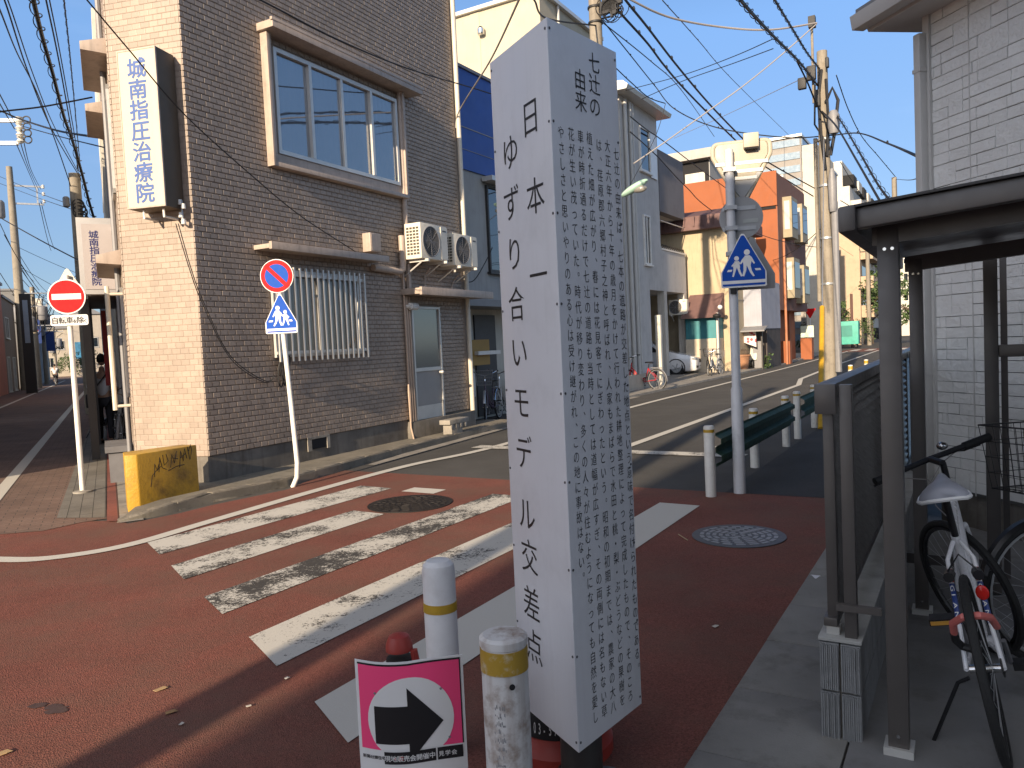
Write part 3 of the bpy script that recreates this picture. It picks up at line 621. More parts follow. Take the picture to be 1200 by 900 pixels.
gl([(.5, .36), (.54, .5), (.58, .4), (.64, .53)]); gl([(.56, .46), (.66, .44)]); gl([(.68, .34), (.72, .52), (.76, .4), (.8, .54), (.84, .42)]); gl([(.7, .44), (.82, .48)]); gl([(.86, .55), (.9, .4), (.95, .5), (.93, .57), (.88, .5)]); gl([(.45, .33), (.62, .36), (.78, .36)])
gm.build('graffiti', M['ink'], body)
# old crate-like drain block by the door step
t = fthing(CF, (.3, 4.6, 0), 'concrete_block', 'old concrete blocks stacked on the kerb below the grey door', 'concrete block')
MB().box(.3, .52, 4.62, 5.25, .28, .36).build('slab', M['conc'], t, bevel=.01)
mb = MB(); mb.box(.32, .5, 4.7, 5.05, .1, .28)
for k in range(4): mb.box(.505, .52, 4.66+k*.15, 4.73+k*.15, .2, .28)
mb.build('base', M['conc'], t, bevel=.008)
# coiled cable on the wall
t = MB()
for k in range(5): t.tube([(.06+.012*k+.01*sin(a), 1.22+.05*cos(a+k)+.02*k, 1.35+.17*sin(a)+.02*k) for a in [2*pi*i/18 for i in range(18)]], .009, 5, closed=True)
o = t.xf(lambda x, y, z: CF.w(x, y, z)).build('cable_coil', M['cable']); tag(o, 'coil of black cable hanging on the tiled wall below the barred window', 'cable')
# ================================================================== SIGNS, POSTS, MONUMENT
def disc(mb, c, r, y0, y1, n=40): return mb.plate([(c[0]+r*cos(2*pi*i/n), c[1]+r*sin(2*pi*i/n)) for i in range(n)], y0, y1)
def ringplate(mb, c, r0, r1, y, n=40):
    vs = [(c[0]+r*cos(2*pi*i/n), y, c[1]+r*sin(2*pi*i/n)) for r in (r0, r1) for i in range(n)]
    return mb.add(vs, [(i, (i+1) % n, n+(i+1) % n, n+i) for i in range(n)])
def penta(w, h, s=1.0, cx=0, cz=0):     # the upright five-sided crossing sign
    p = [(-.5, -.5), (.5, -.5), (.5, -.22), (.035, .5), (-.035, .5), (-.5, -.22)]
    return [(cx+x*w*s, cz+(z*h*s)) for x, z in p]
def round_corner(poly, r, n=5):
    out = []; m_ = len(poly)
    for i in range(m_):
        p0, p, p1 = Vector(poly[i-1]), Vector(poly[i]), Vector(poly[(i+1) % m_])
        a = (p0-p).normalized(); b = (p1-p).normalized(); ang = a.angle(b); d = min(r/tan(ang/2), (p0-p).length*.45, (p1-p).length*.45)
        A_, B_ = p+a*d, p+b*d
        for k in range(n+1): t = k/n; q = A_*(1-t)**2+p*2*t*(1-t)+B_*t*t; out.append((q.x, q.y))
    return out
def figures(mb, cx, cz, s, y, mirror=1):  # child pair on the crossing sign
    def pl(pts, dx=0): mb.add([(cx+(x*mirror+dx*mirror)*s, y, cz+z*s) for x, z in pts], [tuple(range(len(pts)))])
    def dot(x, z, r): mb.add([(cx+(x+r*cos(k*pi/6))*mirror*s, y, cz+(z+r*sin(k*pi/6))*s) for k in range(12)], [tuple(range(12))])
    dot(-.07, .19, .055)      # taller
    pl([(-.12, .13), (-.03, .13), (.005, .03), (.0, -.06), (-.13, -.06), (-.15, .02)]); pl([(-.13, -.055), (-.06, -.055), (-.12, -.2), (-.17, -.27), (-.2, -.26), (-.15, -.16)]); pl([(-.06, -.055), (.0, -.055), (.0, -.15), (.03, -.25), (-.01, -.26), (-.05, -.15)])
    pl([(-.12, .125), (-.15, .1), (-.21, -.02), (-.19, -.04), (-.13, .05)]); pl([(-.03, .12), (.03, .05), (.06, -.01), (.04, -.03), (-.01, .03)])
    dot(.12, .085, .045)      # smaller
    pl([(.08, .035), (.16, .035), (.19, -.09), (.06, -.09)]); pl([(.07, -.085), (.12, -.085), (.08, -.2), (.05, -.26), (.02, -.25), (.05, -.17)]); pl([(.12, -.085), (.18, -.085), (.19, -.17), (.21, -.25), (.18, -.26), (.15, -.17)])
    pl([(.15, .03), (.22, -.05), (.2, -.07), (.14, -.01)]); pl([(.08, .03), (.04, -.02), (.06, -.03), (.1, .0)])
    pl([(-.3, -.12), (-.2, -.12), (-.22, -.16), (-.32, -.16)]); pl([(.2, -.12), (.28, -.12), (.3, -.16), (.22, -.16)])
    pl([(-.4, -.33), (.4, -.33), (.4, -.39), (-.4, -.39)])
def clamp(mb, z, r): mb.box(-r-.008, r+.008, -r-.003, r+.012, z-.02, z+.02)
# --- no entry sign
p = G(97, 578)
t = thing('no_entry_sign', 'red no entry disc over a white bicycle plate on a white post by the lane', 'road sign', (p.x, p.y, 0), -12)
MB().tube([(0, 0, 0), (0, 0, 2.72)], .031, 14).build('post', M['polewhite'], t)
MB().lathe([(.11, 0), (.11, .03), (.05, .04)], seg=16).build('foot', M['conc'], t)
tri = MB(); tri.plate(round_corner([(-.235, 2.42), (.235, 2.42), (0, 2.83)], .03), .036, .04); tri.build('back_plate', mat('sign_back', (.45, .42, .36), .5, .3, .1, 5), t)
d = MB(); disc(d, (0, 2.455), .215, -.045, -.035); dd = d.build('disc', M['signwhite'], t)
d = MB(); disc(d, (0, 2.455), .2, -.048, -.0455); d.build('red_field', M['red'], dd)
MB().box(-.165, .165, -.051, -.0485, 2.42, 2.49).build('white_bar', M['signwhite'], dd)
d = MB(); d.plate(round_corner([(-.2, 2.1), (.225, 2.1), (.225, 2.23), (-.2, 2.23)], .03), -.045, -.037); pl_ = d.build('plate', M['signwhite'], t)
mb = MB()
for ch, u, s in (('自', -.15, .088), ('転', -.068, .088), ('車', .014, .088), ('を', .076, .056), ('除', .135, .088), ('く', .195, .058)): letters(mb, ch, u, 2.165 if s > .06 else 2.15, s, lambda a, b: (a, -.048, b), .016, 1, False)
mb.build('lettering', M['ink'], pl_, smooth=False)
mb = MB(); clamp(mb, 2.5, .031); mb.build('clamp', M['steel'], t)
mb = MB(); clamp(mb, 2.17, .031); mb.build('clamp', M['steel'], t)
# --- no parking sign with crossing sign on a crooked white post
p = G(343, 571)
t = thing('no_parking_sign', 'red and blue no parking disc above a blue crossing sign, bent white post', 'road sign', (p.x, p.y, 0), 2)
MB().tube([(0, 0, 0), (.06, 0, .12), (.075, 0, .3), (.045, 0, 1.0), (.0, 0, 1.9), (-.015, 0, 2.7)], .029, 14).build('post', M['polewhite'], t)
d = MB(); disc(d, (-.02, 2.555), .2, -.045, -.035); dd = d.build('disc', M['signwhite'], t)
d = MB(); disc(d, (-.02, 2.555), .192, -.048, -.0455); d.build('red_ring', M['red'], dd)
d = MB(); disc(d, (-.02, 2.555), .142, -.0505, -.0485); d.build('blue_field', M['blue'], dd)
d = MB(); d.obox((-.02, -.052, 2.555), (.1*1.35, 0, -.1*1.35), (0, .0012, 0), (.017, 0, .017)); d.build('red_bar', M['red'], dd)
d = MB(); d.plate(round_corner(penta(.385, .47, 1, .0, 2.105), .02), -.045, -.037); pl_ = d.build('crossing_plate', M['signwhite'], t)
d = MB(); d.plate(round_corner(penta(.385, .47, .94, .0, 2.105), .018), -.0475, -.0455); d.build('blue_field', M['blue'], pl_)
mb = MB(); figures(mb, .0, 2.085, .47, -.0495); mb.build('pictogram', M['signwhite'], pl_, smooth=False)
mb = MB(); clamp(mb, 2.6, .029); mb.build('clamp', M['steel'], t)
mb = MB(); clamp(mb, 2.05, .029); mb.build('clamp', M['steel'], t)
# --- sign post on the right: back of a lit stop sign, backs of plates, crossing sign
gpole = mat('pole_grey_paint', (.58, .59, .61), .45, 0, .06, 5, dirt=.2, ds=9)
cream = mat('sign_housing_cream', (.42, .385, .31), .5, 0, .06, 3, streak=.2); backgrey = mat('sign_back_grey', (.3, .305, .31), .55, .2, .1, 4)
p = G(867, 578)
t = thing('sign_post', 'grey sign post carrying a blue crossing sign and a cream stop sign back', 'road sign', (p.x, p.y, 0), 14)
MB().lathe([(.06, 0), (.056, 1.05), (.044, 1.08), (.043, 3.42), (.0, 3.44)], seg=18).build('post', gpole, t)
k = MB().plate(round_corner([(-.13, 3.49), (.37, 3.49), (.37, 3.36), (.22, 3.12), (.02, 3.12), (-.13, 3.36)], .06, 6), .056, .08).build('stop_sign_back', cream, t, bevel=.008)
outer = round_corner([(-.15, 3.5), (.395, 3.5), (.395, 3.37), (.15, 2.93), (.09, 2.93), (-.15, 3.37)], .07, 6)
MB().tube([(x, .09, z) for x, z in outer], .024, 10, closed=True).build('tube_frame', cream, k)
MB().box(.14, .285, -.03, .05, 3.42, 3.56).build('lamp_box', cream, k, bevel=.01)
MB().box(.155, .27, -.02, .04, 3.405, 3.4195).build('lamp_opening', M['dark'], k)
for a_, b_, z_ in ((-.13, .37, 3.29), (-.06, .32, 3.21), (.0, .26, 3.14)): MB().box(a_, b_, .051, .0555, z_-.012, z_+.018).build('rail', M['steel'], k)
MB().plate(round_corner([(-.08, 3.2), (.32, 3.2), (.14, 2.96), (.1, 2.96)], .03), .06, .075).build('plate_back', backgrey, t)
d = MB(); disc(d, (.1, 2.755), .21, .06, .072); q = d.build('round_plate_back', backgrey, t)
MB().box(-.08, .24, .052, .0595, 2.83, 2.87).box(-.08, .24, .052, .0595, 2.63, 2.67).build('rail', M['steel'], q)
MB().box(.12, .26, .056, .0595, 2.7, 2.74).build('sticker', mat('sticker', (.35, .37, .36), .5), q)
d = MB(); d.plate(round_corner(penta(.43, .52, 1, .1, 2.32), .02), -.075, -.065); pl_ = d.build('crossing_plate', M['signwhite'], t)
d = MB(); d.plate(round_corner(penta(.43, .52, .94, .1, 2.32), .018), -.078, -.0755); d.build('blue_field', M['blue'], pl_)
mb = MB(); figures(mb, .1, 2.3, .52, -.0795, -1); mb.build('pictogram', M['signwhite'], pl_, smooth=False)
d = MB(); d.plate(round_corner(penta(.43, .52, 1, .19, 2.3), .02), .065, .075); d.build('crossing_plate_back', backgrey, t)
mb = MB(); clamp(mb, 2.85, .05); mb.build('clamp', M['steel'], t)
mb = MB(); clamp(mb, 2.65, .05); mb.build('clamp', M['steel'], t)
mb = MB(); clamp(mb, 2.4, .05); mb.build('clamp', M['steel'], t)
mb = MB(); clamp(mb, 3.22, .05); mb.build('clamp', M['steel'], t)
MB().box(-.03, .03, -.058, -.054, 2.06, 2.0).box(-.022, .022, -.064, -.058, 2.005, 2.06).build('label_plate', M['black'], t)

# --- monument
E0 = D(640.5, 20, 2.44); EB = D(678.3, 883.3, 2.44)
e = Vector((.161, 2.44, 0)); azL, azR = radians(-26.76), radians(38.97); wd = .415
L_ = e+Vector((sin(azL), cos(azL), 0))*wd; R_ = e+Vector((sin(azR), cos(azR), 0))*wd
zb0, zb1 = .262, 2.612
mw = mat('monument_panel', (.68, .69, .72), .38, 0, .04, 1.5, streak=.12, dirt=.2, dirtc=(.35, .35, .35), ds=4)
t = thing('corner_monument', 'tall white three sided pillar covered in vertical black Japanese writing', 'monument', (e.x, e.y, 0)); ORG[t.name] = (e.x, e.y, 0)
inn = lambda p, k: p+((e+L_+R_)/3-p)*k
mb = MB(); mb.slab([(p.x, p.y) for p in (inn(e, .02), inn(R_, .02), inn(L_, .02))], zb0+.004, zb1-.004); body = mb.build('body', mw, t, smooth=False)
def face(p, q, nm):
    u = (q-p).normalized(); n = Vector((u.y, -u.x, 0)); c = (e+L_+R_)/3
    if n.dot(p-c) < 0: n = -n
    return u, n
uL, nL = face(L_, e, 'l'); uR, nR = face(e, R_, 'r')
fL = lambda a, z, o=0: L_+uL*a+nL*o+Vector((0, 0, z)); fR = lambda a, z, o=0: e+uR*a+nR*o+Vector((0, 0, z))
pan = []
for f, nm in ((fL, 'panel'), (fR, 'panel')):
    mb = MB(); mb.add([f(a, z, o) for o in (-.004, .0) for a, z in ((.0015, zb0), (wd-.0015, zb0), (wd-.0015, zb1), (.0015, zb1))], [(0, 3, 2, 1), (4, 5, 6, 7), (0, 1, 5, 4), (1, 2, 6, 5), (2, 3, 7, 6), (3, 0, 4, 7)])
    pan.append(mb.build(nm, mw, t, bevel=.001))
for f, pn in ((fL, pan[0]), (fR, pan[1])):
    mb = MB()
    for a in (.012, wd-.012):
        for k in range(9):
            z = zb0+.03+(zb1-zb0-.06)*k/8; c = f(a, z, .0); nn_ = (f(a, z, .002)-c); mb.cyl(c, c+nn_, .0045, seg=8)
    mb.build('screw', mat('screw_dark', (.1, .1, .11), .5, .4, 0), pn)
# measured positions on the two faces
def on_face(px, py, f0_, f1_):
    d = ray(px, py); p0, u, n = f0_; tt = (p0-CAM).dot(n)/d.dot(n); q = CAM+d*tt; return (q-p0).dot(u), q.z
ofL = lambda px, py: on_face(px, py, (L_, uL, nL), 0); ofR = lambda px, py: on_face(px, py, (e, uR, nR), 0)
mb = MB(); fn = lambda u, v: fL(u, v, .0012)
for ch, px, py in (('日', 621.5, 137), ('本', 627.5, 229), ('一', 631, 322)):
    a, z = ofL(px, py); letters(mb, ch, a, z, .128, fn, -.003, 1.0, False)
for ch, px, py in (('ゆ', 598, 178), ('ず', 599.5, 238), ('り', 603, 297), ('合', 605.5, 356), ('い', 608.5, 412), ('モ', 611, 471), ('デ', 614, 530), ('ル', 617.5, 602), ('交', 620.5, 652), ('差', 623, 707), ('点', 626, 757)):
    a, z = ofL(px, py); letters(mb, ch, a, z, .13, fn, -.003, 1.0, False)
mb.build('lettering', M['ink'], pan[0], smooth=False)
mb = MB(); fn = lambda u, v: fR(u, v, .0012)
for ch, px, py in (('七', 696, 74), ('辻', 696.5, 99), ('の', 697, 125), ('由', 679.5, 93), ('来', 680.5, 119)):
    a, z = ofR(px, py); letters(mb, ch, a, z, .073, fn, .0, 1.0, False)
cols = [(('　七辻の由来は、七本の道路が交差した地点という意味で名付けられたものである。'), (721, 190-27), (747, 782)),
        ('大正六年から十年の歳月をかけて行われた耕地整理によって完成したもので、そのころ', (711.5, 171), (738.5, 815)),
        ('は、荏原郡六郷村子之神と呼ばれ、人家もまばらで水田と桃・梨・ぶどうなどの果樹を', (701.5, 170), (729, 820)),
        ('植えた畑が広がり、春には花見客でにぎわったという。昭和の初期までは、農家の大八', (690.5, 162), (718.5, 828)),
        ('車が時折通るだけで七辻の道路も当時としては道幅が広すぎ、その両側には名もない草', (680, 160), (708, 833)),
        ('花が生い茂っていた。時代が移り変わり、多くの人々が住むようになっても自然を愛し', (669, 157), (697.5, 840)),
        ('やさしさと思いやりのある心は受け継がれ、この地に事故はない。', (657, 155), (682, 676))]
for s, p0, p1 in cols:
    a0, z0_ = ofR(*p0); a1, z1_ = ofR(*p1); n = len(s)
    for i, ch in enumerate(s):
        if ch == '　': continue
        k = i/(n-1); letters(mb, ch, a0+(a1-a0)*k, z0_+(z1_-z0_)*k, (z0_-z1_)/(n-1)*.9, fn, -.005, .8)
mb.build('lettering', M['ink'], pan[1], smooth=False)
c = (e+L_+R_)/3
MB().cyl((c.x, c.y, 0), (c.x, c.y, zb0+.01), .075, seg=20).build('stem', M['darkbronze'], t)
MB().slab([(c.x+.15*cos(k*pi/2+.5), c.y+.15*sin(k*pi/2+.5)) for k in range(4)], .005, .04).build('base', M['darkbronze'], t, bevel=.01)

# --- bollards
bolw = mat('bollard_white', (.66, .66, .67), .45, 0, .05, 6, dirt=.2, dirtc=(.25, .2, .15), ds=8)
bolr = mat('bollard_white_rusty', (.62, .61, .6), .5, 0, .06, 6, dirt=.85, dirtc=(.17, .085, .035), ds=11, streak=.5)
bandr = mat('yellow_band_peeling', (.4, .25, .03), .5, 0, .1, 9, dirt=1, dirtc=(.6, .58, .52), ds=14)
p = D(513, 655, 2.95)
t = thing('bollard', 'clean white domed bollard with a thin yellow band behind the arrow sign', 'bollard', (p.x, p.y, 0), 0, 'bollards at the crossing corner'); h = p.z
MB().lathe([(.064, 0), (.064, h-.045), (.06, h-.02), (.045, h-.004), (.02, h), (0, h+.001)], seg=28).build('post', bolw, t)
MB().lathe([(.0655, h-.2), (.066, h-.2), (.066, h-.165), (.0655, h-.165)], seg=28).build('reflective_band', M['yellow'], t)
p = D(589.5, 742, 2.17)
t = thing('bollard', 'rusty white flat topped bollard with a peeling yellow band beside the monument', 'bollard', (p.x, p.y, 0), 0, 'bollards at the crossing corner'); h = p.z
MB().lathe([(.067, 0), (.067, h-.03), (.07, h-.028), (.07, h-.008), (.06, h), (0, h+.004)], seg=32).build('post', bolr, t)
MB().lathe([(.0685, h-.1), (.069, h-.1), (.069, h-.034), (.0685, h-.034)], seg=32).build('reflective_band', bandr, t)
MB().cyl((.02, -.066, h-.13), (.0205, -.0678, h-.13), .0085, seg=14).build('hole', M['dark'], t)
mb = MB(); rg = random.Random(2)
for k in range(16):
    for j in range(9):
        if rg.random() < .3 or (j in (0, 8) and rg.random() < .5): continue
        a0_ = -.62+j*.065+rg.uniform(-.012, .012); z = .22+k*.024+rg.uniform(-.004, .004); a1_ = a0_+rg.uniform(.03, .065); hh_ = rg.uniform(.006, .016)
        mb.add([(.0676*sin(a), -.0676*cos(a), z+dz) for a, dz in ((a0_, rg.uniform(0, .003)), (a1_, 0), (a1_-.01, hh_), (a0_+.005, hh_*.9))], [(0, 1, 2, 3)])
mb.build('scuff_mark', mat('scuff', (.26, .26, .27), .6, 0, .3, 40), t)
# --- arrow sign on a weighted cone
coner = mat('cone_red', (.3, .035, .025), .5, 0, .1, 8); pink = mat('fluorescent_pink', (.95, .07, .22), .5, 0, .03, 3)
p = D(467, 742, 2.5)
t = thing('arrow_sign', 'pink board with a black right arrow strapped to a red cone at the picture bottom', 'sign', (p.x, p.y, 0), 0); h = p.z
MB().lathe([(.17, 0), (.17, .04), (.1, .06), (.046, h-.09), (.044, h-.08)], seg=24).build('cone', M['black'], t)
MB().lathe([(.045, h-.055), (.044, h-.035), (.033, h-.008), (.015, h), (0, h+.001)], seg=24).build('cone_tip', coner, t)
mb = MB(); mb.tube([(.05, -.02, h-.05), (.07, -.02, h-.18), (.085, -.02, h-.3)], .013, 6); mb.build('cone_strap', coner, t)
ctr = D(477.5, 775, 2.38); cx = ctr.x-p.x; cy = ctr.y-p.y; zt = ctr.z; W2_, H2 = .172, .46
def bend(u, v, o=0):   # board curls back at both sides
    return (cx+u, cy+.9*u*u-o, zt-v+.03*abs(u)+.004*sin(u*20))
mb = MB(); nu = 16; us = [-W2_+2*W2_*i/nu for i in range(nu+1)]
mb.add([bend(u, v, o) for o in (0, .004) for v in (0, H2) for u in us], [])
n1 = nu+1
fs = []
for i in range(nu):
    fs += [(i, i+1, n1+i+1, n1+i), (2*n1+i, 2*n1+i+1, 3*n1+i+1, 3*n1+i), (i, i+1, 2*n1+i+1, 2*n1+i), (n1+i, n1+i+1, 3*n1+i+1, 3*n1+i)]
fs += [(0, n1, 3*n1, 2*n1), (nu, n1+nu, 3*n1+nu, 2*n1+nu)]
mb.f += fs; mb.m += [0]*len(fs); board = mb.build('board', M['signwhite'], t)
def strip(mb, u0, u1, v0, v1, o, n=16):
    vs = [bend(u0+(u1-u0)*i/n, v, o) for v in (v0, v1) for i in range(n+1)]; mb.add(vs, [(i, i+1, n+1+i+1, n+1+i) for i in range(n)])
mb = MB(); strip(mb, -W2_+.008, W2_-.008, .006, .012, .0055); strip(mb, W2_-.012, W2_-.008, .012, .285, .0055, 2); mb.build('border', M['ink'], board)
mb = MB(); strip(mb, -W2_+.01, W2_-.012,   .012, .285, .005); mb.build('pink_field', pink, board)
mb = MB(); R = .137; cz_ = .19
n = 40
ring2 = [[bend(R*f_*cos(2*pi*i/n), min(.285, cz_+R*1.02*f_*sin(2*pi*i/n)), .0062) for i in range(n)] for f_ in (.25, .5, .75, 1)]
mb = MB(); mb.add([bend(0, cz_, .0062)]+sum(ring2, []), [(0, 1+i, 1+(i+1) % n) for i in range(n)]+[(1+r*n+i, 1+r*n+(i+1) % n, 1+(r+1)*n+(i+1) % n, 1+(r+1)*n+i) for r in range(3) for i in range(n)])
mb.build('white_circle', M['signwhite'], board)
mb = MB()
strip(mb, -.115, -.007, .142, .264, .0075, 8)
hn = 12
vs = []; fs = []
for i in range(hn+1):
    u = -.007+.111*i/hn; hf = .12*(1-i/hn); vs += [bend(u, .203-hf, .0075), bend(u, .203+hf, .0075)]
mb.add(vs, [(2*i, 2*i+1, 2*i+3, 2*i+2) for i in range(hn)]); mb.build('arrow', M['ink'], board)
mb = MB(); strip(mb, -.09, .075, .29, .33, .0055, 10); strip(mb, .08, W2_-.012, .29, .33, .0055, 6); mb.build('black_band', M['ink'], board)
mb = MB(); horizontal(mb, '現地販売会開催中', -.08, .31, .0205, .021, lambda u, v: bend(u, v if False else .62-v, .0075), .012); horizontal(mb, '見学会', .092, .31, .02, .018, lambda u, v: bend(u, .62-v, .0075), .012); mb.build('lettering', M['signwhite'], board, smooth=False)
mb = MB(); horizontal(mb, '新築分譲住宅', -.155, .31, .0125, .0125, lambda u, v: bend(u, .62-v, .006), .012); horizontal(mb, '全', -.075, .31, .02, .018, lambda u, v: bend(u, .62-v, .006), .012); mb.build('lettering', M['ink'], board, smooth=False)
mb = MB(); horizontal(mb, '4棟', -.055, .31, .018, .018, lambda u, v: bend(u, .62-v, .006), .012); mb.build('lettering', M['red'], board, smooth=False)
mb = MB()
for u, v in ((-.11, .1), (.1, .1), (.12, .26)): q = bend(u, v, .0075); mb.ball(q, (.004, .002, .004), 8, 5)
mb.build('eyelet', M['grey'], board)
# second advertising cone behind the monument
p = D(655, 835, 2.98); p.x += .0
t = thing('advert_drum', 'low red and black advert drum with white lettering half hidden behind the monument', 'advert sign', (p.x, p.y, 0), 0)
MB().lathe([(.21, 0), (.21, .05), (.19, .07), (.18, .11)], seg=32).build('base', coner, t)
MB().lathe([(.175, .11), (.175, .2), (.172, .21)], seg=32).build('band', M['ink'], t)
MB().lathe([(.17, .2), (.16, .42), (.1, .46), (0, .47)], seg=32).build('top', mat('drum_brown', (.09, .05, .035), .6, 0, .3, 20), t)
mb = MB(); horizontal(mb, '販売 03-5705-', -.5, .155, .062, .06, lambda u, v: (.1765*sin(u*1.9), -.1765*cos(u*1.9), v), .01); mb.build('lettering', M['signwhite'], t, smooth=False)

# --- guard rail with posts
gr_w = mat('guard_post_white', (.68, .67, .63), .45, 0, .06, 6, dirt=.3, dirtc=(.25, .2, .14), ds=8)
green = mat('guard_rail_green', (.016, .05, .028), .65, 0, .15, 4, spec=.15, dirt=.35, dirtc=(.1, .09, .06), ds=6)
def rail(label, posts, y0, y1, kinds):
    t = fthing(RF, (-2.24, posts[0], 0), 'guard_rail', label, 'guard rail', 'green guard rails on white posts')
    prof = [(0, .30), (.0, .33), (.055, .36), (.055, .41), (.0, .44), (.0, .5), (.055, .53), (.055, .58), (.0, .61), (0, .635)]
    vs = [(-2.24+.06+x, y, z) for y in (y0, y1) for x, z in prof]+[(-2.24+.064+x, y, z) for y in (y0, y1) for x, z in prof]; n = len(prof)
    fs = [(i, i+1, n+i+1, n+i) for i in range(n-1)]+[(2*n+i, 2*n+i+1, 3*n+i+1, 3*n+i) for i in range(n-1)]+[(i, i+1, 2*n+i+1, 2*n+i) for i in range(n-1)]+[(n+i, n+i+1, 3*n+i+1, 3*n+i) for i in range(n-1)]
    b = MB().add(vs, fs).build('beam', green, t)
    for y in posts:
        x = -2.24 if kinds else -2.24
        q = MB().lathe([(.052, 0), (.052, .695), (.046, .71), (0, .712)], (x, y, 0), 20).build('post', gr_w, t)
        MB().lathe([(.0535, .645), (.054, .645), (.054, .675), (.0535, .675)], (x, y, 0), 20).build('reflective_band', M['yellow'], q)
    return t
rail('green guard rail on three white posts, the nearer one beside the grey sign post', [7.49, 9.31, 11.14], 7.5, 11.2, 0)
rail('short green guard rail on two white posts farther along the footpath', [11.98, 13.42], 11.95, 13.5, 0)
for y, lab in ((18.5, 'small white yellow topped post seen over the fence, the nearer one'), (21.5, 'small white yellow topped post seen over the fence, the farther one')):
    t = fthing(RF, (-2.3, y, 0), 'guide_post', lab, 'bollard', 'posts seen over the fence')
    MB().lathe([(.05, 0), (.05, .8), (0, .81)], (-2.3, y, 0), 14).build('post', gr_w, t); MB().lathe([(.052, .7), (.052, .78)], (-2.3, y, 0), 14).build('reflective_band', M['yellow'], t)
# ================================================================== SHELTER, FENCE, HOUSE, BICYCLES ON THE RIGHT
FENCE_D = .02
# block wall
split = mat('split_face_block', (.24, .245, .25), .95, 0, .18, 9, dirt=.3, ds=8, bmp=.5, bs=45); smoothb = mat('block_top', (.42, .42, .4), .9, 0, .15, 4, dirt=.4, ds=5, bmp=.2)
t = fthing(RF, (-.46, 3.12, 0), 'block_wall', 'low grey split face concrete block wall under the slatted fence', 'wall')
rg = random.Random(9); mb = MB()
for c in range(2):
    y = 3.12; z0 = c*.195+.005; k = 0
    while y < 12:
        L = .4 if (k or c) else .2
        mb.box(-.525, -.455, y+.004 if k else y, y+L-.004, z0, z0+.187); mb.box(-.448, -.378, y+.004 if k else y, y+L-.004, z0, z0+.187); y += L; k += 1
for z0 in (.005, .2):     # ribbed split end face
    for h in (-.525, -.448):
        for k in range(9): x = h+.002+k*.0074; d_ = rg.uniform(.004, .013); mb.box(x, x+.0058, 3.12-d_, 3.13, z0+.004, z0+.183)
mb.build('blocks', split, t)
MB().box(-.512, -.391, 3.13, 12, .0, .378).build('mortar', M['found'], t)
MB().box(-.53, -.372, 3.118, 12, .393, .408).build('coping', smoothb, t, bevel=.004)
# fence
t = fthing(RF, (-.46, 3.14, .4), 'slat_fence', 'dark bronze horizontal slat fence on the block wall', 'fence')
for y in (3.165, 5.1, 7.1, 9.1, 11.1): MB().box(-.465, -.42, y-.022, y+.022, .405, 1.39).build('post', M['bronze'], t, bevel=.003)
for y in (3.19, 5.22, 7.22, 9.22): MB().box(-.53, -.49, y-.02, y+.02, .44, 1.36).build('panel_frame', M['bronze'], t, bevel=.003)
mb = MB(); mb.box(-.545, -.475, 3.14, 12, 1.345, 1.395).box(-.54, -.49, 3.14, 12, .445, .48); mb.build('rail', M['bronze'], t, bevel=.003)
MB().box(-.548, -.472, 3.115, 3.145, 1.28, 1.395).build('end_cap', M['bronze'], t, bevel=.003); MB().box(-.535, -.485, 3.16, 3.215, .395, .44).build('end_cap', M['alu'], t, bevel=.003)
mb = MB()
for k in range(17): z = .475+k*.051; mb.obox((-.512, 7.6, z+.028), (.0025, 0, .002), (0, 4.4, 0), (-.016, 0, .0185))
mb.build('slats', mat('slat_bronze', (.07, .064, .06), .45, .2, .1, 6), t)
t.location += RF.v*.03
# shelter
roofu = mat('polycarbonate_smoke', (.09, .09, .1), .35, 0, .05, 3)
t = fthing(RF, (-.27, 3.11, 0), 'cycle_shelter', 'bronze aluminium bicycle shelter with a flat sloping roof on posts', 'shelter')
for x, y, b in ((-.25, 3.11, .035), (-.25, 4.72, .033)):
    q = MB().box(x-b, x+b, y-b, y+b, .03, 1.96).build('post', M['bronze'], t, bevel=.004)
    MB().box(x-.05, x+.05, y-.05, y+.05, .012, .045).build('base_plate', M['alu'], q)
    MB().cyl((x, y-b-.001, .09), (x, y-b-.005, .09), .007, seg=10).cyl((x-.01, y-b-.001, 1.88), (x-.01, y-b-.005, 1.88), .006, seg=8).cyl((x+.015, y-b-.001, 1.88), (x+.015, y-b-.005, 1.88), .006, seg=8).build('bolt', M['chrome'], q)
def rp(x, y, z): return (x, y, z+(x+.37)*.075)        # the roof rises away from the street
def rbox(x0, x1, y0, y1, z0, z1): return MB().box(x0, x1, y0, y1, z0, z1).xf(rp)
rbox(-.37, 2.6, 2.9, 2.96, 1.94, 2.01).build('roof_edge', M['bronze'], t, bevel=.006)
rbox(-.375, 2.6, 2.88, 2.965, 2.0115, 2.02).build('roof_edge', M['darkbronze'], t)
rbox(-.385, -.33, 2.87, 5.05, 1.932, 2.02).build('gutter', M['bronze'], t, bevel=.008)
rbox(-.33, 2.6, 2.965, 5.05, 1.995, 2.005).build('roof_panel', roofu, t)
for y in (3.11, 4.72):
    rbox(-.3, 2.3, y-.03, y+.03, 1.89, 1.97).build('rafter', M['bronze'], t)
for x in (.3, 1.0, 1.7): rbox(x-.02, x+.02, 2.96, 5.05, 1.972, 1.993).build('purlin', M['darkbronze'], t)
MB().side([(3.15, 1.62), (3.5, 1.95), (3.42, 1.95), (3.15, 1.7)], -.26, -.24).build('brace', M['bronze'], t)
MB().box(-.46, -.3, 3.115, 3.14, .52, .545).build('brace', M['bronze'], t)
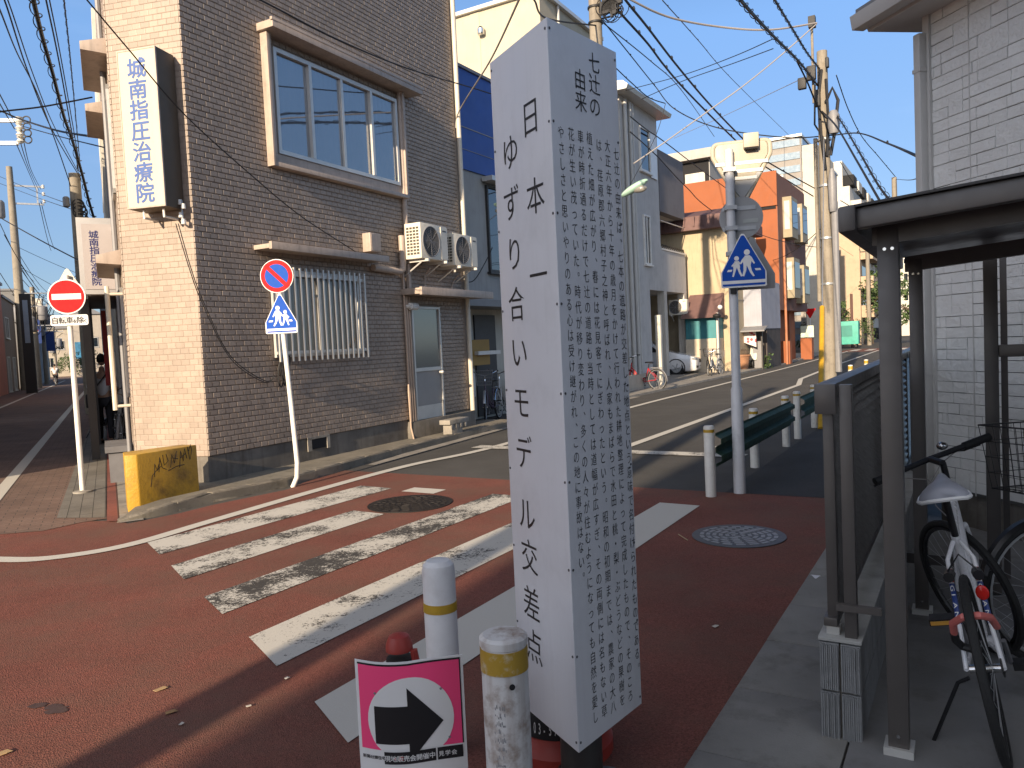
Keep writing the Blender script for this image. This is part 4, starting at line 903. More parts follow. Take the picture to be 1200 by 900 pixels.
# end screen frame deeper in the yard
for px, yy in ((1163, 5.2),):
    x, z = RF.ony(px, 500, yy); 
    q = MB().box(x-.035, x+.035, yy-.035, yy+.035, .03, 2.02).build('post', M['bronze'], t, bevel=.004)
    MB().box(x+.036, x+1.6, yy-.02, yy+.02, 1.40, 1.47).build('cross_rail', M['bronze'], t, bevel=.004)
    q2 = MB().box(x+.055, x+.09, yy+.3, yy+.34, .03, 2.0).build('post', M['bronze'], t)
    MB().box(x-.75, x-.04, yy-.02, yy+.02, .16, .22).build('cross_rail', M['bronze'], t)

# house with stone pattern siding
hc = D(1097, 570, 6.2)
HF = Frame(hc.x, hc.y, -13.7+180)      # along the wall towards the camera
sid = mat('stone_siding', (.68, .68, .66), .8, 0, .06, 3, island=.04, bmp=1, bs=13, bd=.018); sidback = mat('siding_joint', (.12, .12, .115), .9, 0, .1, 4)
gut_m = mat('gutter_white', (.5, .49, .47), .5, 0, .05, 4)
# outward side faces left, towards the lot: find its sign
sg = 1 if HF.loc((0, 3, 0))[0] > 0 else -1
t = fthing(HF, (0, 0, 0), 'siding_house', 'grey house clad in stone pattern siding behind the bicycle shelter', 'house')
HT = 4.05
mb = MB(); mb.box(*sorted((-sg*.004, -sg*6)), -.0, 9, .28, HT); mb.build('wall', sidback, t)
MB().box(*sorted((-sg*.03, -sg*6)), .02, 9, 0, .28).build('foundation', M['found'], t)
rg = random.Random(21); mb = MB(); z = .3; h = .085
def stone(a, b, c, dd):
    g0 = .001 if rg.random() < .7 else .0022; g1 = .002 if rg.random() < .65 else .0004; d_ = rg.uniform(.004, .009); ch = .003; X1 = sg*d_
    a, b, c, dd = a+g0, b-g0, c+g1, dd-g1
    mb.add([(0, a, c), (0, b, c), (0, b, dd), (0, a, dd), (X1, a+ch, c+ch*.7), (X1, b-ch, c+ch*.7), (X1, b-ch, dd-ch*.7), (X1, a+ch, dd-ch*.7)], [(4, 5, 6, 7), (0, 1, 5, 4), (1, 2, 6, 5), (2, 3, 7, 6), (3, 0, 4, 7)])
while z < HT-.02:
    y = 0.0
    while y < 7.5:
        L = rg.choice((.14, .2, .26, .34, .42)); e_ = y+L
        if rg.random() < .3 and L < .3: stone(y, e_, z, z+2*h)
        else:
            for q in (0, 1):
                if rg.random() < .35: k_ = y+L*rg.uniform(.35, .65); stone(y, k_, z+q*h, z+(q+1)*h); stone(k_, e_, z+q*h, z+(q+1)*h)
                else: stone(y, e_, z+q*h, z+(q+1)*h)
        y = e_
    z += 2*h
mb.build('siding', sid, t, smooth=False)
mb = MB(); mb.box(*sorted((sg*.008, sg*.03)), -.02, .045, .28, HT); mb.box(*sorted((sg*.008, sg*.012)), .4, .408, .28, HT); mb.build('corner_trim', gut_m, t)
MB().box(*sorted((sg*.02, sg*.095)), -.05, .02, .2, HT-.15).build('downpipe', gut_m, t, bevel=.012)
for z in (1.2, 2.6, 3.6): MB().box(*sorted((sg*.018, sg*.1)), -.055, .025, z, z+.03).build('pipe_clip', gut_m, t)
ev = MB(); ev.prism([(-.9*sg, HT+.02), (.3*sg, HT-.03), (.34*sg, HT+.06), (.34*sg, HT+.11), (-.9*sg, HT+.5)], lambda p, q, u: (p, u, q), -.3, 9); ev.build('eaves', gut_m, t)
MB().prism([(.33*sg, HT-.02), (.44*sg, HT-.02), (.46*sg, HT+.09), (.33*sg, HT+.09)], lambda p, q, u: (p, u, q), -.32, 9).build('gutter', gut_m, t, bevel=.006)
MB().prism([(-.9*sg, HT+.51), (.4*sg, HT+.12), (.4*sg, HT+.15), (-6*sg, HT+2.6), (-6*sg, HT+2.55)], lambda p, q, u: (p, u, q), -.32, 9).build('roof', M['grey'], t)

# ------------------------------------------------------------------ bicycles
tyre = mat('tyre_rubber', (.014, .014, .014), .75, 0, .1, 20)
def bicycle(name, label, loc, az, lean=0, frame=None, steer=0, fork=None, sport=True, basket=None, fender=None, detail=True, saddle=None, group=None, rearbasket=None, R=.335, rimm=None, cover=None, kick=True):
    root = thing(name, label, 'bicycle', loc, az, group, lean)
    fr = frame; fk = fork or frame; seg = 40 if detail else 22; WB = 1.04
    rimm = rimm or M['steel']
    def wheel(c):
        w_ = MB().torus(c, R-.016, .016 if sport else .019, 'x', seg, 8).build('wheel', tyre, root)
        MB().torus(c, R-.04, .011, 'x', seg, 6).build('rim', rimm, w_)
        sp = MB(); n = 28 if detail else 14
        for i in range(n):
            a = 2*pi*i/n; b = a+(.35 if i % 2 else -.35); sx = .025 if (i//2) % 2 else -.025
            sp.tube([(c[0]+sx, c[1]+.02*cos(b), c[2]+.02*sin(b)), (c[0], c[1]+(R-.045)*cos(a), c[2]+(R-.045)*sin(a))], .0011 if detail else .0016, 3, False)
        sp.build('spokes', M['steel'], w_)
        MB().cyl((c[0]-.05, c[1], c[2]), (c[0]+.05, c[1], c[2]), .016, seg=12).build('hub', M['chrome'], w_); return w_
    rc = (0, 0, R)
    wheel(rc)
    bb = Vector((0, .43, .28)); st = Vector((0, .27, .76 if sport else .7)); ht = Vector((0, .86, .82)); hb = Vector((0, .9, .66))
    f = MB()
    if sport: f.tube([st, ht+Vector((0, 0, -.02))], .017, 10); f.tube([bb, hb], .02, 10)
    else: f.tube([bb+Vector((0, -.02, .06)), (0, .62, .42), hb+Vector((0, -.02, .08))], .02, 10); f.tube([bb, (0, .65, .36), hb+Vector((0, 0, .0))], .02, 10)
    f.tube([bb, st], .0165, 10); f.tube([hb+Vector((0, .008, -.03)), ht+Vector((0, -.008, .05))], .02, 10)
    for s_ in (-1, 1):
        f.tube([(s_*.012, .265, .74 if sport else .66), (s_*.045, .22, .68 if sport else .6), (s_*.052, .06, R+.12), (s_*.06, .0, R)], .0085, 8); f.tube([bb+Vector((s_*.02, -.03, 0)), (s_*.05, .25, .3), (s_*.06, 0, R)], .009, 8)
    f.cyl((-.04, bb.y, bb.z), (.04, bb.y, bb.z), .022)
    fo = f.build('frame', fr, root)
    # front assembly turns about the steering axis
    n0 = Vector((0, .93, .55)); ax = (ht-hb).normalized(); Q = Quaternion(ax, steer)
    T = lambda p: tuple(hb+Q @ (Vector(p)-hb))
    fc = Vector((0, WB, R))
    k = MB()
    for s_ in (-1, 1): k.tube([T((s_*.03, .905, .64)), T((s_*.05, .95, .5)), T((s_*.05, WB, R))], .012, 8)
    k.tube([T((-.035, .905, .645)), T((.035, .905, .645))], .016, 8); k.build('fork', fk, root)
    w_ = MB().torus((0, 0, 0), R-.016, .016 if sport else .019, 'x', seg, 8)
    def fw(mb): return mb.xf(lambda x, y, z: T((x+fc.x, y+fc.y, z+fc.z)))
    wo = fw(w_).build('wheel', tyre, root); fw(MB().torus((0, 0, 0), R-.04, .011, 'x', seg, 6)).build('rim', rimm, wo)
    sp = MB(); n = 28 if detail else 14
    for i in range(n):
        a = 2*pi*i/n; b = a+(.35 if i % 2 else -.35); sx = .025 if (i//2) % 2 else -.025
        sp.tube([(sx, .02*cos(b), .02*sin(b)), (0, (R-.045)*cos(a), (R-.045)*sin(a))], .0011 if detail else .0016, 3, False)
    fw(sp).build('spokes', M['steel'], wo)
    fw(MB().cyl((-.05, 0, 0), (.05, 0, 0), .016, seg=12)).build('hub', M['chrome'], wo)
    h = MB(); top = ht+ax*(.15 if sport else .1)
    h.tube([ht, top], .014, 8); 
    if sport:
        h.tube([top, T(top+Vector((0, .09, .02)))], .016, 8); c0 = top+Vector((0, .09, .02))
        h.tube([T(c0+Vector((x, -.02*abs(x)*4, .0))) for x in (-.29, -.15, 0, .15, .29)], .0135, 8)
        grips = [((-.29, -.022), (-.17, -.013)), ((.17, -.013), (.29, -.022))]
    else:
        c0 = top+Vector((0, .03, .06)); h.tube([top, T(c0)], .013, 8)
        h.tube([T(c0+Vector(q)) for q in ((-.27, -.2, .1), (-.25, -.1, .1), (-.15, .04, .05), (0, .03, 0), (.15, .04, .05), (.25, -.1, .1), (.27, -.2, .1))], .012, 8)
        grips = None
    h.build('handlebar', M['blackpaint'] if sport else M['chrome'], root)
    if sport:
        for s_ in (-1, 1): MB().tube([T(c0+Vector((s_*.17, -.014, 0))), T(c0+Vector((s_*.3, -.024, 0)))], .019, 10).build('grip', M['black'], root)
    else:
        for s_ in (-1, 1): MB().tube([T(c0+Vector((s_*.25, -.1, .1))), T(c0+Vector((s_*.272, -.21, .1)))], .017, 8).build('grip', M['black'], root)
    s0 = st+Vector((0, -.03, .0)); sh = .965 if sport else .86
    MB().tube([st, (0, st.y-.03, sh-.03)], .0135, 10).build('seat_post', M['blackpaint'], root)
    sm = saddle or M['blackpaint']; sb = MB()
    prof = [(-.135, .05, -.012), (-.125, .076, -.004), (-.105, .088, .004), (-.07, .084, .008), (-.03, .066, .008), (.01, .045, .007), (.05, .033, .008), (.09, .026, .01), (.125, .021, .008), (.142, .014, 0), (.148, .005, -.006)]
    sy = st.y-.04; vs = []; NS = 20
    for (yy, hw, dz) in prof:
        for i in range(NS):
            a = 2*pi*i/NS; vs.append((hw*cos(a), sy+yy, sh+dz+(.026*sin(a) if sin(a) > 0 else .018*sin(a))-.028*(hw/.088)**2*cos(a)**2))
    n = len(prof); fs = [(i*NS+k, i*NS+(k+1) % NS, (i+1)*NS+(k+1) % NS, (i+1)*NS+k) for i in range(n-1) for k in range(NS)]+[tuple(range(NS))[::-1], tuple((n-1)*NS+k for k in range(NS))]
    sb.add(vs, fs); so_ = sb.build('saddle', sm, root, sharp=80)
    rim_ = [(hw*1.0*sg_, sy+yy, sh+dz-.028*(hw/.088)**2-.004) for sg_, ord_ in ((1, prof), (-1, prof[::-1])) for yy, hw, dz in ord_]
    if sport: MB().tube(rim_, .0085, 6, closed=True).build('saddle_edge', M['signwhite'], so_)
    c = MB(); c.torus((.055, bb.y, bb.z), .085, .005, 'x', 28, 5)
    for a in (0, 2.1, 4.2): c.tube([(.055, bb.y, bb.z), (.055, bb.y+.085*cos(a), bb.z+.085*sin(a))], .007, 5)
    c.tube([(.07, bb.y, bb.z), (.075, bb.y+.1, bb.z-.13)], .01, 6); c.tube([(-.06, bb.y, bb.z), (-.065, bb.y-.1, bb.z+.13)], .01, 6)
    c.build('crank', M['grey'], root)
    MB().box(.08, .17, bb.y+.06, bb.y+.14, bb.z-.15, bb.z-.125).build('pedal', M['black'], root); MB().box(-.17, -.07, bb.y-.14, bb.y-.06, bb.z+.12, bb.z+.145).build('pedal', M['black'], root)
    ch = MB(); ch.tube([(.055, bb.y, bb.z+.085), (.055, 0, R+.03), (.055, -.03, R), (.055, 0, R-.03), (.055, bb.y, bb.z-.085)], .004, 5); ch.build('chain', M['blackpaint'], root)
    if kick: MB().tube([(-.06, .02, R-.04), (-.1, .03, R-.06), (-.24, .06, .03)], .008, 6).build('kickstand', M['blackpaint'], root)
    if fender:
        for cen, tf, a0, a1 in ((rc, lambda p: p, .35, 3.3), ((0, 0, 0), lambda p: T((p[0]+fc.x, p[1]+fc.y, p[2]+fc.z)), .3, 3.3)):
            vs = []; NA = 18
            for i in range(NA+1):
                a = a0+(a1-a0)*i/NA; r_ = R+.018
                for x, dr_ in ((-.026, -.014), (-.013, 0), (.013, 0), (.026, -.014)): vs.append(tf((cen[0]+x, cen[1]+(r_+dr_)*cos(a), cen[2]+(r_+dr_)*sin(a))))
            MB().add(vs, [(i*4+k, i*4+k+1, (i+1)*4+k+1, (i+1)*4+k) for i in range(NA) for k in range(3)]).build('mudguard', fender, root)
    def wire_basket(c_, w_, l_, h_, mt, tr=lambda p: p, dense=9):
        b = MB()
        for lv in range(5):
            q = lv/4; sc = .8+.2*q; z = c_[2]+h_*q
            b.tube([tr((c_[0]+sx*w_*sc, c_[1]+sy_*l_*sc, z)) for sx, sy_ in ((-.5, -.5), (.5, -.5), (.5, .5), (-.5, .5))], .004 if lv in (0, 4) else .0022, 5, closed=True)
        for i in range(dense):
            for s_ in (-1, 1):
                u = -.5+i/(dense-1)
                b.tube([tr((c_[0]+u*w_*.8, c_[1]+s_*.5*l_*.8, c_[2])), tr((c_[0]+u*w_, c_[1]+s_*.5*l_, c_[2]+h_))], .0022, 4); b.tube([tr((c_[0]+s_*.5*w_*.8, c_[1]+u*l_*.8, c_[2])), tr((c_[0]+s_*.5*w_, c_[1]+u*l_, c_[2]+h_))], .0022, 4)
                b.tube([tr((c_[0]+u*w_*.8, c_[1]-.5*l_*.8, c_[2])), tr((c_[0]+u*w_*.8, c_[1]+.5*l_*.8, c_[2]))], .002, 4)
        return b
    if basket: wire_basket((0, 1.06, .8), .36, .3, .3, basket, T).build('basket', basket, root)
    if rearbasket:
        wire_basket((0, -.06, .74), .36, .3, .24, rearbasket).build('basket', rearbasket, root)
    if not sport or rearbasket:
        q = MB()
        for s_ in (-.05, 0, .05): q.tube([(s_, .2, .7), (s_, -.2, .7)], .006, 5)
        for s_ in (-.06, .06): q.tube([(s_*.9, -.15, .7), (s_, 0, R)], .005, 5)
        q.build('rear_rack', M['steel'], root)
    return root, T, c0
# white sports bicycle
wframe = mat('bicycle_white', (.72, .72, .74), .25, 0, .03, 6, coat=.4); sadd = mat('saddle_grey_white', (.36, .37, .42), .5, 0, .08, 12)
gp = RF.w(.095, 3.2)
bk, T, c0 = bicycle('white_bicycle', 'white sports bicycle leaning on its kickstand in the shelter, seen from behind', (gp.x, gp.y, .018), 29.5, radians(-11.5), wframe, radians(34), sport=True, saddle=sadd, detail=True, rimm=M['blackpaint'])
mb = MB(); mb.ball((.05, .035, .6), (.022, .009, .028), 14, 9); mb.build('rear_reflector', mat('reflector_red', (.6, .02, .015), .2, 0, 0), bk)
mb = MB(); mb.tube([(-.07, -.03, .46), (-.06, -.1, .54), (-.02, -.16, .58), (.03, -.17, .585), (.06, -.12, .56), (.07, -.04, .5)], .013, 10); lk = mb.build('lock', mat('lock_coral', (.62, .16, .14), .5, 0, .06, 8), bk)
MB().tube([(-.066, -.06, .49), (-.069, -.03, .455), (-.055, .0, .42), (-.0, -.02, .405)], .0145, 10).build('lock_sleeve', M['black'], lk)
for s_ in (-1, 1):
    p0 = Vector((s_*.045, .2, .66)); p1 = Vector((s_*.052, .06, .455)); dv = (p1-p0)
    MB().tube([p0+dv*.05, p0+dv*.25], .0098, 8).build('red_band', M['red'], bk); MB().tube([p0+dv*.28, p0+dv*.9], .0098, 8).build('blue_band', mat('bike_blue', (.02, .05, .22), .3, 0, 0), bk)
    mb = MB(); nrm = Vector((0, -1, .3)).normalized(); xs = Vector((1, 0, 0))
    pa, pb = Vector((s_*.052, .06, .455)), Vector((s_*.058, .012, .36))
    dv = (Vector((s_*.052, .06, .455))-Vector((s_*.045, .2, .66))).normalized()
    for i, c_ in enumerate('GIANT'):
        o_ = p0+(p1-p0)*(.35+.135*i)+Vector((0, -.0095, .006)); letters(mb, c_, 0, 0, .034, lambda u, v, o_=o_: o_+dv*u*1.0+xs*v*.55, .01, 1, False)
    mb.build('lettering', M['signwhite'], bk, smooth=False)
MB().box(-.165, -.085, .283, .2835+.004, .405, .42).build('pedal_reflector', mat('reflector_amber', (.7, .35, .06), .3), bk)
mb = MB(); mb.ball(T(c0+Vector((.07, -.02, .04))), (.025, .025, .02), 14, 8); mb.build('bell', M['chrome'], bk)
mb = MB()
for s_, k in ((1, .0), (-1, .02)): mb.tube([T(c0+Vector((s_*.15, .01, -.01))), T(c0+Vector((s_*.1, .1, -.06))), T((0, 1.0, .86+k)), T((s_*-.03, .97, .76)), T((0, .93, .66))], .0025, 5)
mb.build('brake_cables', M['cablegrey'], bk)
for s_ in (-1, 1): MB().tube([T(c0+Vector((s_*.14, .01, -.01))), T(c0+Vector((s_*.2, .05, -.03))), T(c0+Vector((s_*.28, .04, -.03)))], .006, 6).build('brake_lever', M['blackpaint'], bk)
MB().tube([(-.045, .17, .64), (-.05, .12, .64)], .02, 8).tube([(.045, .17, .64), (.05, .12, .64)], .02, 8).tube([(-.05, .13, .66), (0, .14, .72), (.05, .13, .66)], .004, 5).build('brake', M['blackpaint'], bk)
# second bicycle with a black wire basket at the picture edge
q = D(1209, 700, 3.45); 
bicycle('basket_bicycle', 'dark bicycle with a black wire basket at the right picture edge', (q.x+1.13, q.y+.17, .018), 262, radians(2), M['blackpaint'], 0, sport=False, basket=M['blackpaint'], fender=M['blackpaint'])
# ================================================================== HOUSES ALONG THE RIGHT STREET
def wall_mat(name, c, **k): 
    d = dict(rough=.85, var=.07, vs=1.2, dirt=.2, ds=1.5, bmp=.2, bs=30, streak=.2); d.update(k); return mat(name, c, **d)
def win_x(parent, fr, x, y0, y1, z0, z1, n=2, fm=None, gl=None, s=1, ledge=True):   # on a face x = const looking to +x*s
    fm = fm or M['alu']; gl = gl or M['glassdark']; w_ = .05; mb = MB()
    def bx(a, b, p, q, c, d): A = sorted((x+a*s, x+b*s)); mb.box(A[0], A[1], p, q, c, d)
    bx(-.02, .06, y0, y1, z0, z0+w_); bx(-.02, .06, y0, y1, z1-w_, z1); bx(-.02, .06, y0, y0+w_, z0+w_, z1-w_); bx(-.02, .06, y1-w_, y1, z0+w_, z1-w_)
    for i in range(1, n): ym = y0+(y1-y0)*i/n; bx(.0, .045, ym-w_/2, ym+w_/2, z0+w_, z1-w_)
    if ledge: bx(.0, .1, y0-.05, y1+.05, z0-.05, z0-.002)
    f = mb.build('window', fm, parent)
    A = sorted((x+.012*s, x+.02*s)); MB().box(A[0], A[1], y0+w_, y1-w_, z0+w_, z1-w_).build('pane', gl, f); return f
def win_y(parent, fr, y, x0, x1, z0, z1, n=2, fm=None, gl=None, ledge=True):     # on a face y = const looking to -y
    fm = fm or M['alu']; gl = gl or M['glassdark']; w_ = .05; mb = MB()
    def bx(a, b, p, q, c, d): mb.box(p, q, y-b, y-a, c, d)
    bx(-.02, .06, x0, x1, z0, z0+w_); bx(-.02, .06, x0, x1, z1-w_, z1); bx(-.02, .06, x0, x0+w_, z0+w_, z1-w_); bx(-.02, .06, x1-w_, x1, z0+w_, z1-w_)
    for i in range(1, n): xm = x0+(x1-x0)*i/n; bx(.0, .045, xm-w_/2, xm+w_/2, z0+w_, z1-w_)
    if ledge: bx(0, .1, x0-.05, x1+.05, z0-.05, z0-.002)
    f = mb.build('window', fm, parent); MB().box(x0+w_, x1-w_, y-.02, y-.012, z0+w_, z1-w_).build('pane', gl, f); return f
# --- neighbour with the blue panel, grey wall and cream upper storeys
nb_grey = wall_mat('render_grey', (.34, .34, .33)); nb_cream = wall_mat('render_cream', (.47, .42, .32), dirt=.05, streak=.08); bluep = mat('blue_sheet', (.02, .07, .3), .45, .1, .1, 2, streak=.3, dirtc=(.05, .1, .3))
t = fthing(RF, (-9, 12.7, 0), 'blue_panel_house', 'grey and cream house with a blue sheet metal panel right behind the tiled building', 'house')
MB().box(-16, -8.9, 12.45, 20, 2.6, 5.45).build('upper_wall', nb_grey, t)
MB().box(-16, -9.4, 12.45, 20, 0, 2.6).build('wall', wall_mat('render_off_white', (.5, .48, .42)), t)  # lower wall in one even off-white
mb = MB(); mb.box(-8.9, -8.86, 12.46, 14.9, 5.25, 7.3).box(-8.9, -8.86, 14.93, 17.4, 5.25, 7.3); mb.build('blue_panel', bluep, t)
MB().box(-8.859, -8.85, 12.46, 17.4, 6.1, 6.12).box(-8.859, -8.85, 12.46, 17.4, 5.65, 5.66).build('panel_joint', M['cablegrey'], t)
MB().box(-8.95, -8.82, 12.44, 17.45, 7.3, 7.36).build('panel_cap', M['grey'], t)
MB().box(-16, -8.902, 12.45, 17.4, 5.45, 7.3).build('upper_wall', nb_grey, t)
MB().box(-9.35, -8.5, 12.5, 20, 2.42, 2.56).build('canopy', M['grey'], t)
win_x(t, RF, -8.9, 14.1, 15.6, 3.2, 5.05, 2, M['darkbronze'])
MB().box(-8.86, -8.6, 13.95, 15.8, 5.1, 5.2).build('shutter_box', M['alu'], t)
MB().box(-9.398, -9.37, 12.9, 14.0, 1.9, 2.3).build('transom_pane', M['glassdark'], t)
MB().box(-9.398, -9.36, 14.15, 15.0, .05, 2.3).build('door', mat('door_dark_slats', (.05, .05, .055), .5, .2, .1, 8), t)
q = MB().box(-9.39, -9.1, 13.6, 14.3, 1.2, 1.75).build('letter_box', mat('box_ochre', (.33, .2, .05), .6, 0, .1, 5), t); MB().box(-9.42, -9.0, 13.7, 14.6, 1.42, 1.5).build('shelf', M['white'], q)
MB().box(-9.398, -9.385, 13.75, 14.1, .5, 1.12).build('notice', M['signwhite'], t); MB().box(-9.398, -9.38, 13.7, 13.95, 1.86, 1.93).build('nameplate', M['blue'], t)
MB().tube([(-8.85, 12.5, .1), (-8.85, 12.5, 7.0)], .04, 10).build('downpipe', gut_m, t)
# cream storeys set back
CR = Frame(D(632, 0, 21).x, D(632, 0, 21).y, 30)
t = fthing(CR, (0, 0, 0), 'cream_house', 'tall cream house whose sunlit blank wall rises above the blue panel', 'house')
zt = 10.95
MB().box(-6, 0, 0, 4, 0, zt).build('wall', nb_cream, t)
MB().box(-2.2, -1.9, -.012, -.0, 3, zt-.02).build('pilaster', nb_cream, t)
MB().prism([(-6.1, zt), (.12, zt), (.12, zt+.1), (-6.1, zt+.1)], lambda p, q, u: (p, u, q), -.12, 4.1).build('roof', M['alu'], t)
x, z = CR.ony(566, 38, 0)
MB().lathe([(.09, 0), (.1, .02), (.1, .16), (.06, .22), (0, .23)], (x, -.11, z-.1), 14).build('vent_hood', M['chrome'], t)
MB().tube([(.06, 1.0, 0), (.06, 1.0, zt)], .04, 8).build('downpipe', gut_m, t)
# --- white house with the carport
wh = wall_mat('stucco_white', (.5, .485, .47), bmp=.6, bs=14); whl = wall_mat('white_render_smooth', (.52, .49, .44), bmp=.1); grs = wall_mat('grey_siding', (.17, .165, .175))
t = fthing(RF, (-9, 22.2, 0), 'white_house', 'white stucco house with a carport, green street lamp and grey balcony storey', 'house')
s0, s1 = 22.1, 27.9
MB().box(-15, -9.0, s0, s0+.5, 0, 9.0).box(-15, -9.0, s0+.5, 24.1, 0, 3.2).box(-15, -9.0, s0+.5, 25.3, 3.2, 9.0).box(-15, -9.0, 25.3, s1, 3.2, 4.6).box(-15, -9.3, 25.3, s1, 5.9, 7.95).box(-15, -10.2, 25.3, s1, 4.6, 5.9).build('wall', wh, t, smooth=False)
MB().box(-15, -12.6, 24.1, s1, 0, 3.2).build('carport_back', whl, t)
MB().prism([(-15, 9.0), (-8.6, 9.0), (-8.55, 9.12), (-8.7, 9.25), (-15, 10.2)], lambda p, q, u: (p, u, q), 21.7, 25.6).build('roof', M['alu'], t)
MB().box(-9.31, -8.98, 25.32, s1+.02, 5.9, 7.98).build('balcony_wall', grs, t)
MB().box(-9.12, -8.97, 25.35, s1, 4.605, 4.66).build('balcony_ledge', M['white'], t)
mb = MB()
for k in range(12): mb.box(-9.03, -9.0, 25.45+k*.2, 25.58+k*.2, 4.66, 4.8)
mb.build('balcony_railing', M['black'], t)
MB().tube([(-9.02, 25.4, 4.7), (-9.02, s1, 4.7)], .02, 6).tube([(-9.02, 25.4, 5.6), (-9.02, s1, 5.6)], .02, 6).build('handrail', M['alu'], t)
for y in (25.6, 27.75): MB().box(-9.25, -9.0, y-.14, y+.14, 0, 3.2).build('column', whl, t)
for z0_, z1_ in ((7.0, 8.4),): win_x(t, RF, -9.0, 23.6, 24.5, z0_, z1_, 1, M['white']); MB().box(-8.98, -8.95, 24.52, 25.1, 6.9, 8.35).build('shutter', M['signwhite'], t)
win_x(t, RF, -9.0, 23.7, 24.25, 4.0, 5.6, 2, M['white'])
for y, r in ((22.35, .06), (22.75, .05), (22.95, .04)): MB().tube([(-8.93, y, .1), (-8.93, y, 8.9)], r, 10).build('downpipe', gut_m, t)
MB().ball((-9.0, 27.9, 1.55), (.2, .2, .2), 14, 8).build('mirror_ball', M['chrome'], t)
k_ = 1.17; t.location = CAM+(t.location-CAM)*k_; t.scale = (k_,)*3
# low block posts by the red bicycle
mk = wall_mat('gate_post_white', (.6, .57, .5))
a = fthing(RF, (-8.7, 23.2, 0), 'gate_post', 'slim white gate post before the white house near the red bicycle', 'post')
MB().box(-8.8, -8.62, 23.9, 24.08, 0, 2.35).build('post', mk, a, bevel=.02); MB().box(-8.75, -8.66, 24.081, 24.1, 1.7, 2.1).build('intercom', M['black'], a)
a = fthing(RF, (-8.9, 22.6, 0), 'garden_wall', 'low beige block wall behind the red bicycle', 'wall'); MB().box(-9.0, -8.75, 20.4, 23.6, 0, .5).build('blocks', mat('block_beige', (.4, .36, .3), .9, 0, .15, 3, bmp=.2), a, bevel=.02)
# street lamp arm
q = D(748, 228, 19.5); t = thing('street_lamp', 'pale green street lamp head sticking out beside the monument', 'street lamp', (q.x-.9, q.y, q.z), 31)
lg = mat('lamp_green', (.36, .55, .45), .4, 0, .05, 5)
MB().tube([(0, 0, -.35), (.25, 0, -.15), (.55, 0, -.03)], .03, 8).build('arm', lg, t)
MB().ball((.85, 0, .08), (.36, .14, .1), 18, 9).xf(lambda x, y, z: (x, y, z+(x-.85)*.42)).build('lamp_head', lg, t); MB().ball((.98, 0, .04), (.2, .1, .09), 14, 8).build('diffuser', mat('lamp_glass', (.25, .24, .22), .2), t)
# --- beige house
bg_ = wall_mat('render_beige', (.44, .36, .24), streak=.25); brn = mat('roof_tile_brown', (.14, .08, .075), .7, 0, .15, 5)
t = fthing(RF, (-8.9, 33, 0), 'beige_house', 'beige house with a brown roof and a teal shutter behind the white car', 'house')
MB().box(-16, -8.7, 33, 37.5, 0, 6.25).build('wall', bg_, t)
mb = MB(); mb.prism([(32.6, 6.15), (37.8, 6.15), (37.8, 6.6), (35, 7.3), (32.75, 6.75), (32.6, 6.4)], lambda p, q, u: (u, p, q), -16.2, -8.4)
for k in range(18): mb.box(-16+k*.42, -15.94+k*.42, 32.55, 32.62, 6.3, 6.72)
mb.build('roof', brn, t)
MB().box(-8.7, -8.67, 33, 37.5, 3.1, 3.13).build('joint', M['cablegrey'], t)
x0, z0 = RF.ony(812, 397, 32.7); x1, z1 = RF.ony(846, 372, 32.7)
MB().box(-10.4, -9.1, 31.9, 33, 0, z0-.02).build('lean_to', wall_mat('lean_to_beige', (.55, .47, .36)), t)
MB().box(-10.4, -9.1, 31.95, 33, z0-.02, z1).build('teal_shutter', mat('teal_sheet', (.04, .2, .23), .6, 0, .1, 3, streak=.2), t)
MB().prism([(31.6, z1), (33, z1+1.05), (33, z1)], lambda p, q, u: (u, p, q), -10.5, -9.0).build('lean_to_roof', brn, t)
MB().box(-9.06, -8.98, 31.85, 31.98, 0, z1+.2).build('downpipe', gut_m, t)
MB().lathe([(.0, 0), (.22, .02), (.3, .1), (.3, .12)], (0, 0, 0), 18).xf(lambda x, y, z: (-11.3+x, 33.5+z-.3, 7.2+y)).build('satellite_dish', M['white'], t)
ac_unit(Frame(*RF.w(-10.6, 32.2).to_2d(), 30.92+90), 0, .3, -.5, .3, 2.55, 3.2, 'air conditioner outdoor unit on the beige house above the teal shutter')
t = fthing(RF, (-9.3, 31.6, 2.2), 'round_lamp', 'white round lamp and dark round lamp on the corner of the beige house', 'lamp'); MB().ball((-8.85, 31.75, 2.75), .1, 14, 9).build('white_globe', M['white'], t); MB().ball((-8.95, 31.6, 2.4), (.17, .17, .1), 14, 8).build('dark_globe', M['black'], t)
# --- grey shop with open front
XA, ZA = RF.ony(862, 330, 35); XB, ZB = RF.ony(893, 385, 35)
t = fthing(RF, (XB, 35, 0), 'grey_shop', 'small grey shop with an awning and an open front between beige and orange houses', 'shop')
MB().box(XA-.6, XB, 35, 38.9, ZB, ZA).build('wall', wall_mat('blue_grey_sheet', (.34, .35, .4)), t)
MB().box(XA-.6, XB-.02, 36.0, 38.9, 0, ZB).build('interior_wall', mat('shop_interior', (.06, .05, .045), .8, 0, .3, 2), t)
MB().prism([(34.3, ZB-.06), (35, ZB+.12), (35, ZB+.06), (34.3, ZB-.12)], lambda p, q, u: (u, p, q), XA-.1, XB+.25).build('awning', M['grey'], t)
MB().tube([(XA, 34.4, ZB-.1), (XA-.05, 35.0, ZB-.8)], .02, 6).build('awning_bracket', M['alu'], t)
MB().box(XA-.12, XA, 34.9, 35.1, 0, ZB).build('post', whl, t)
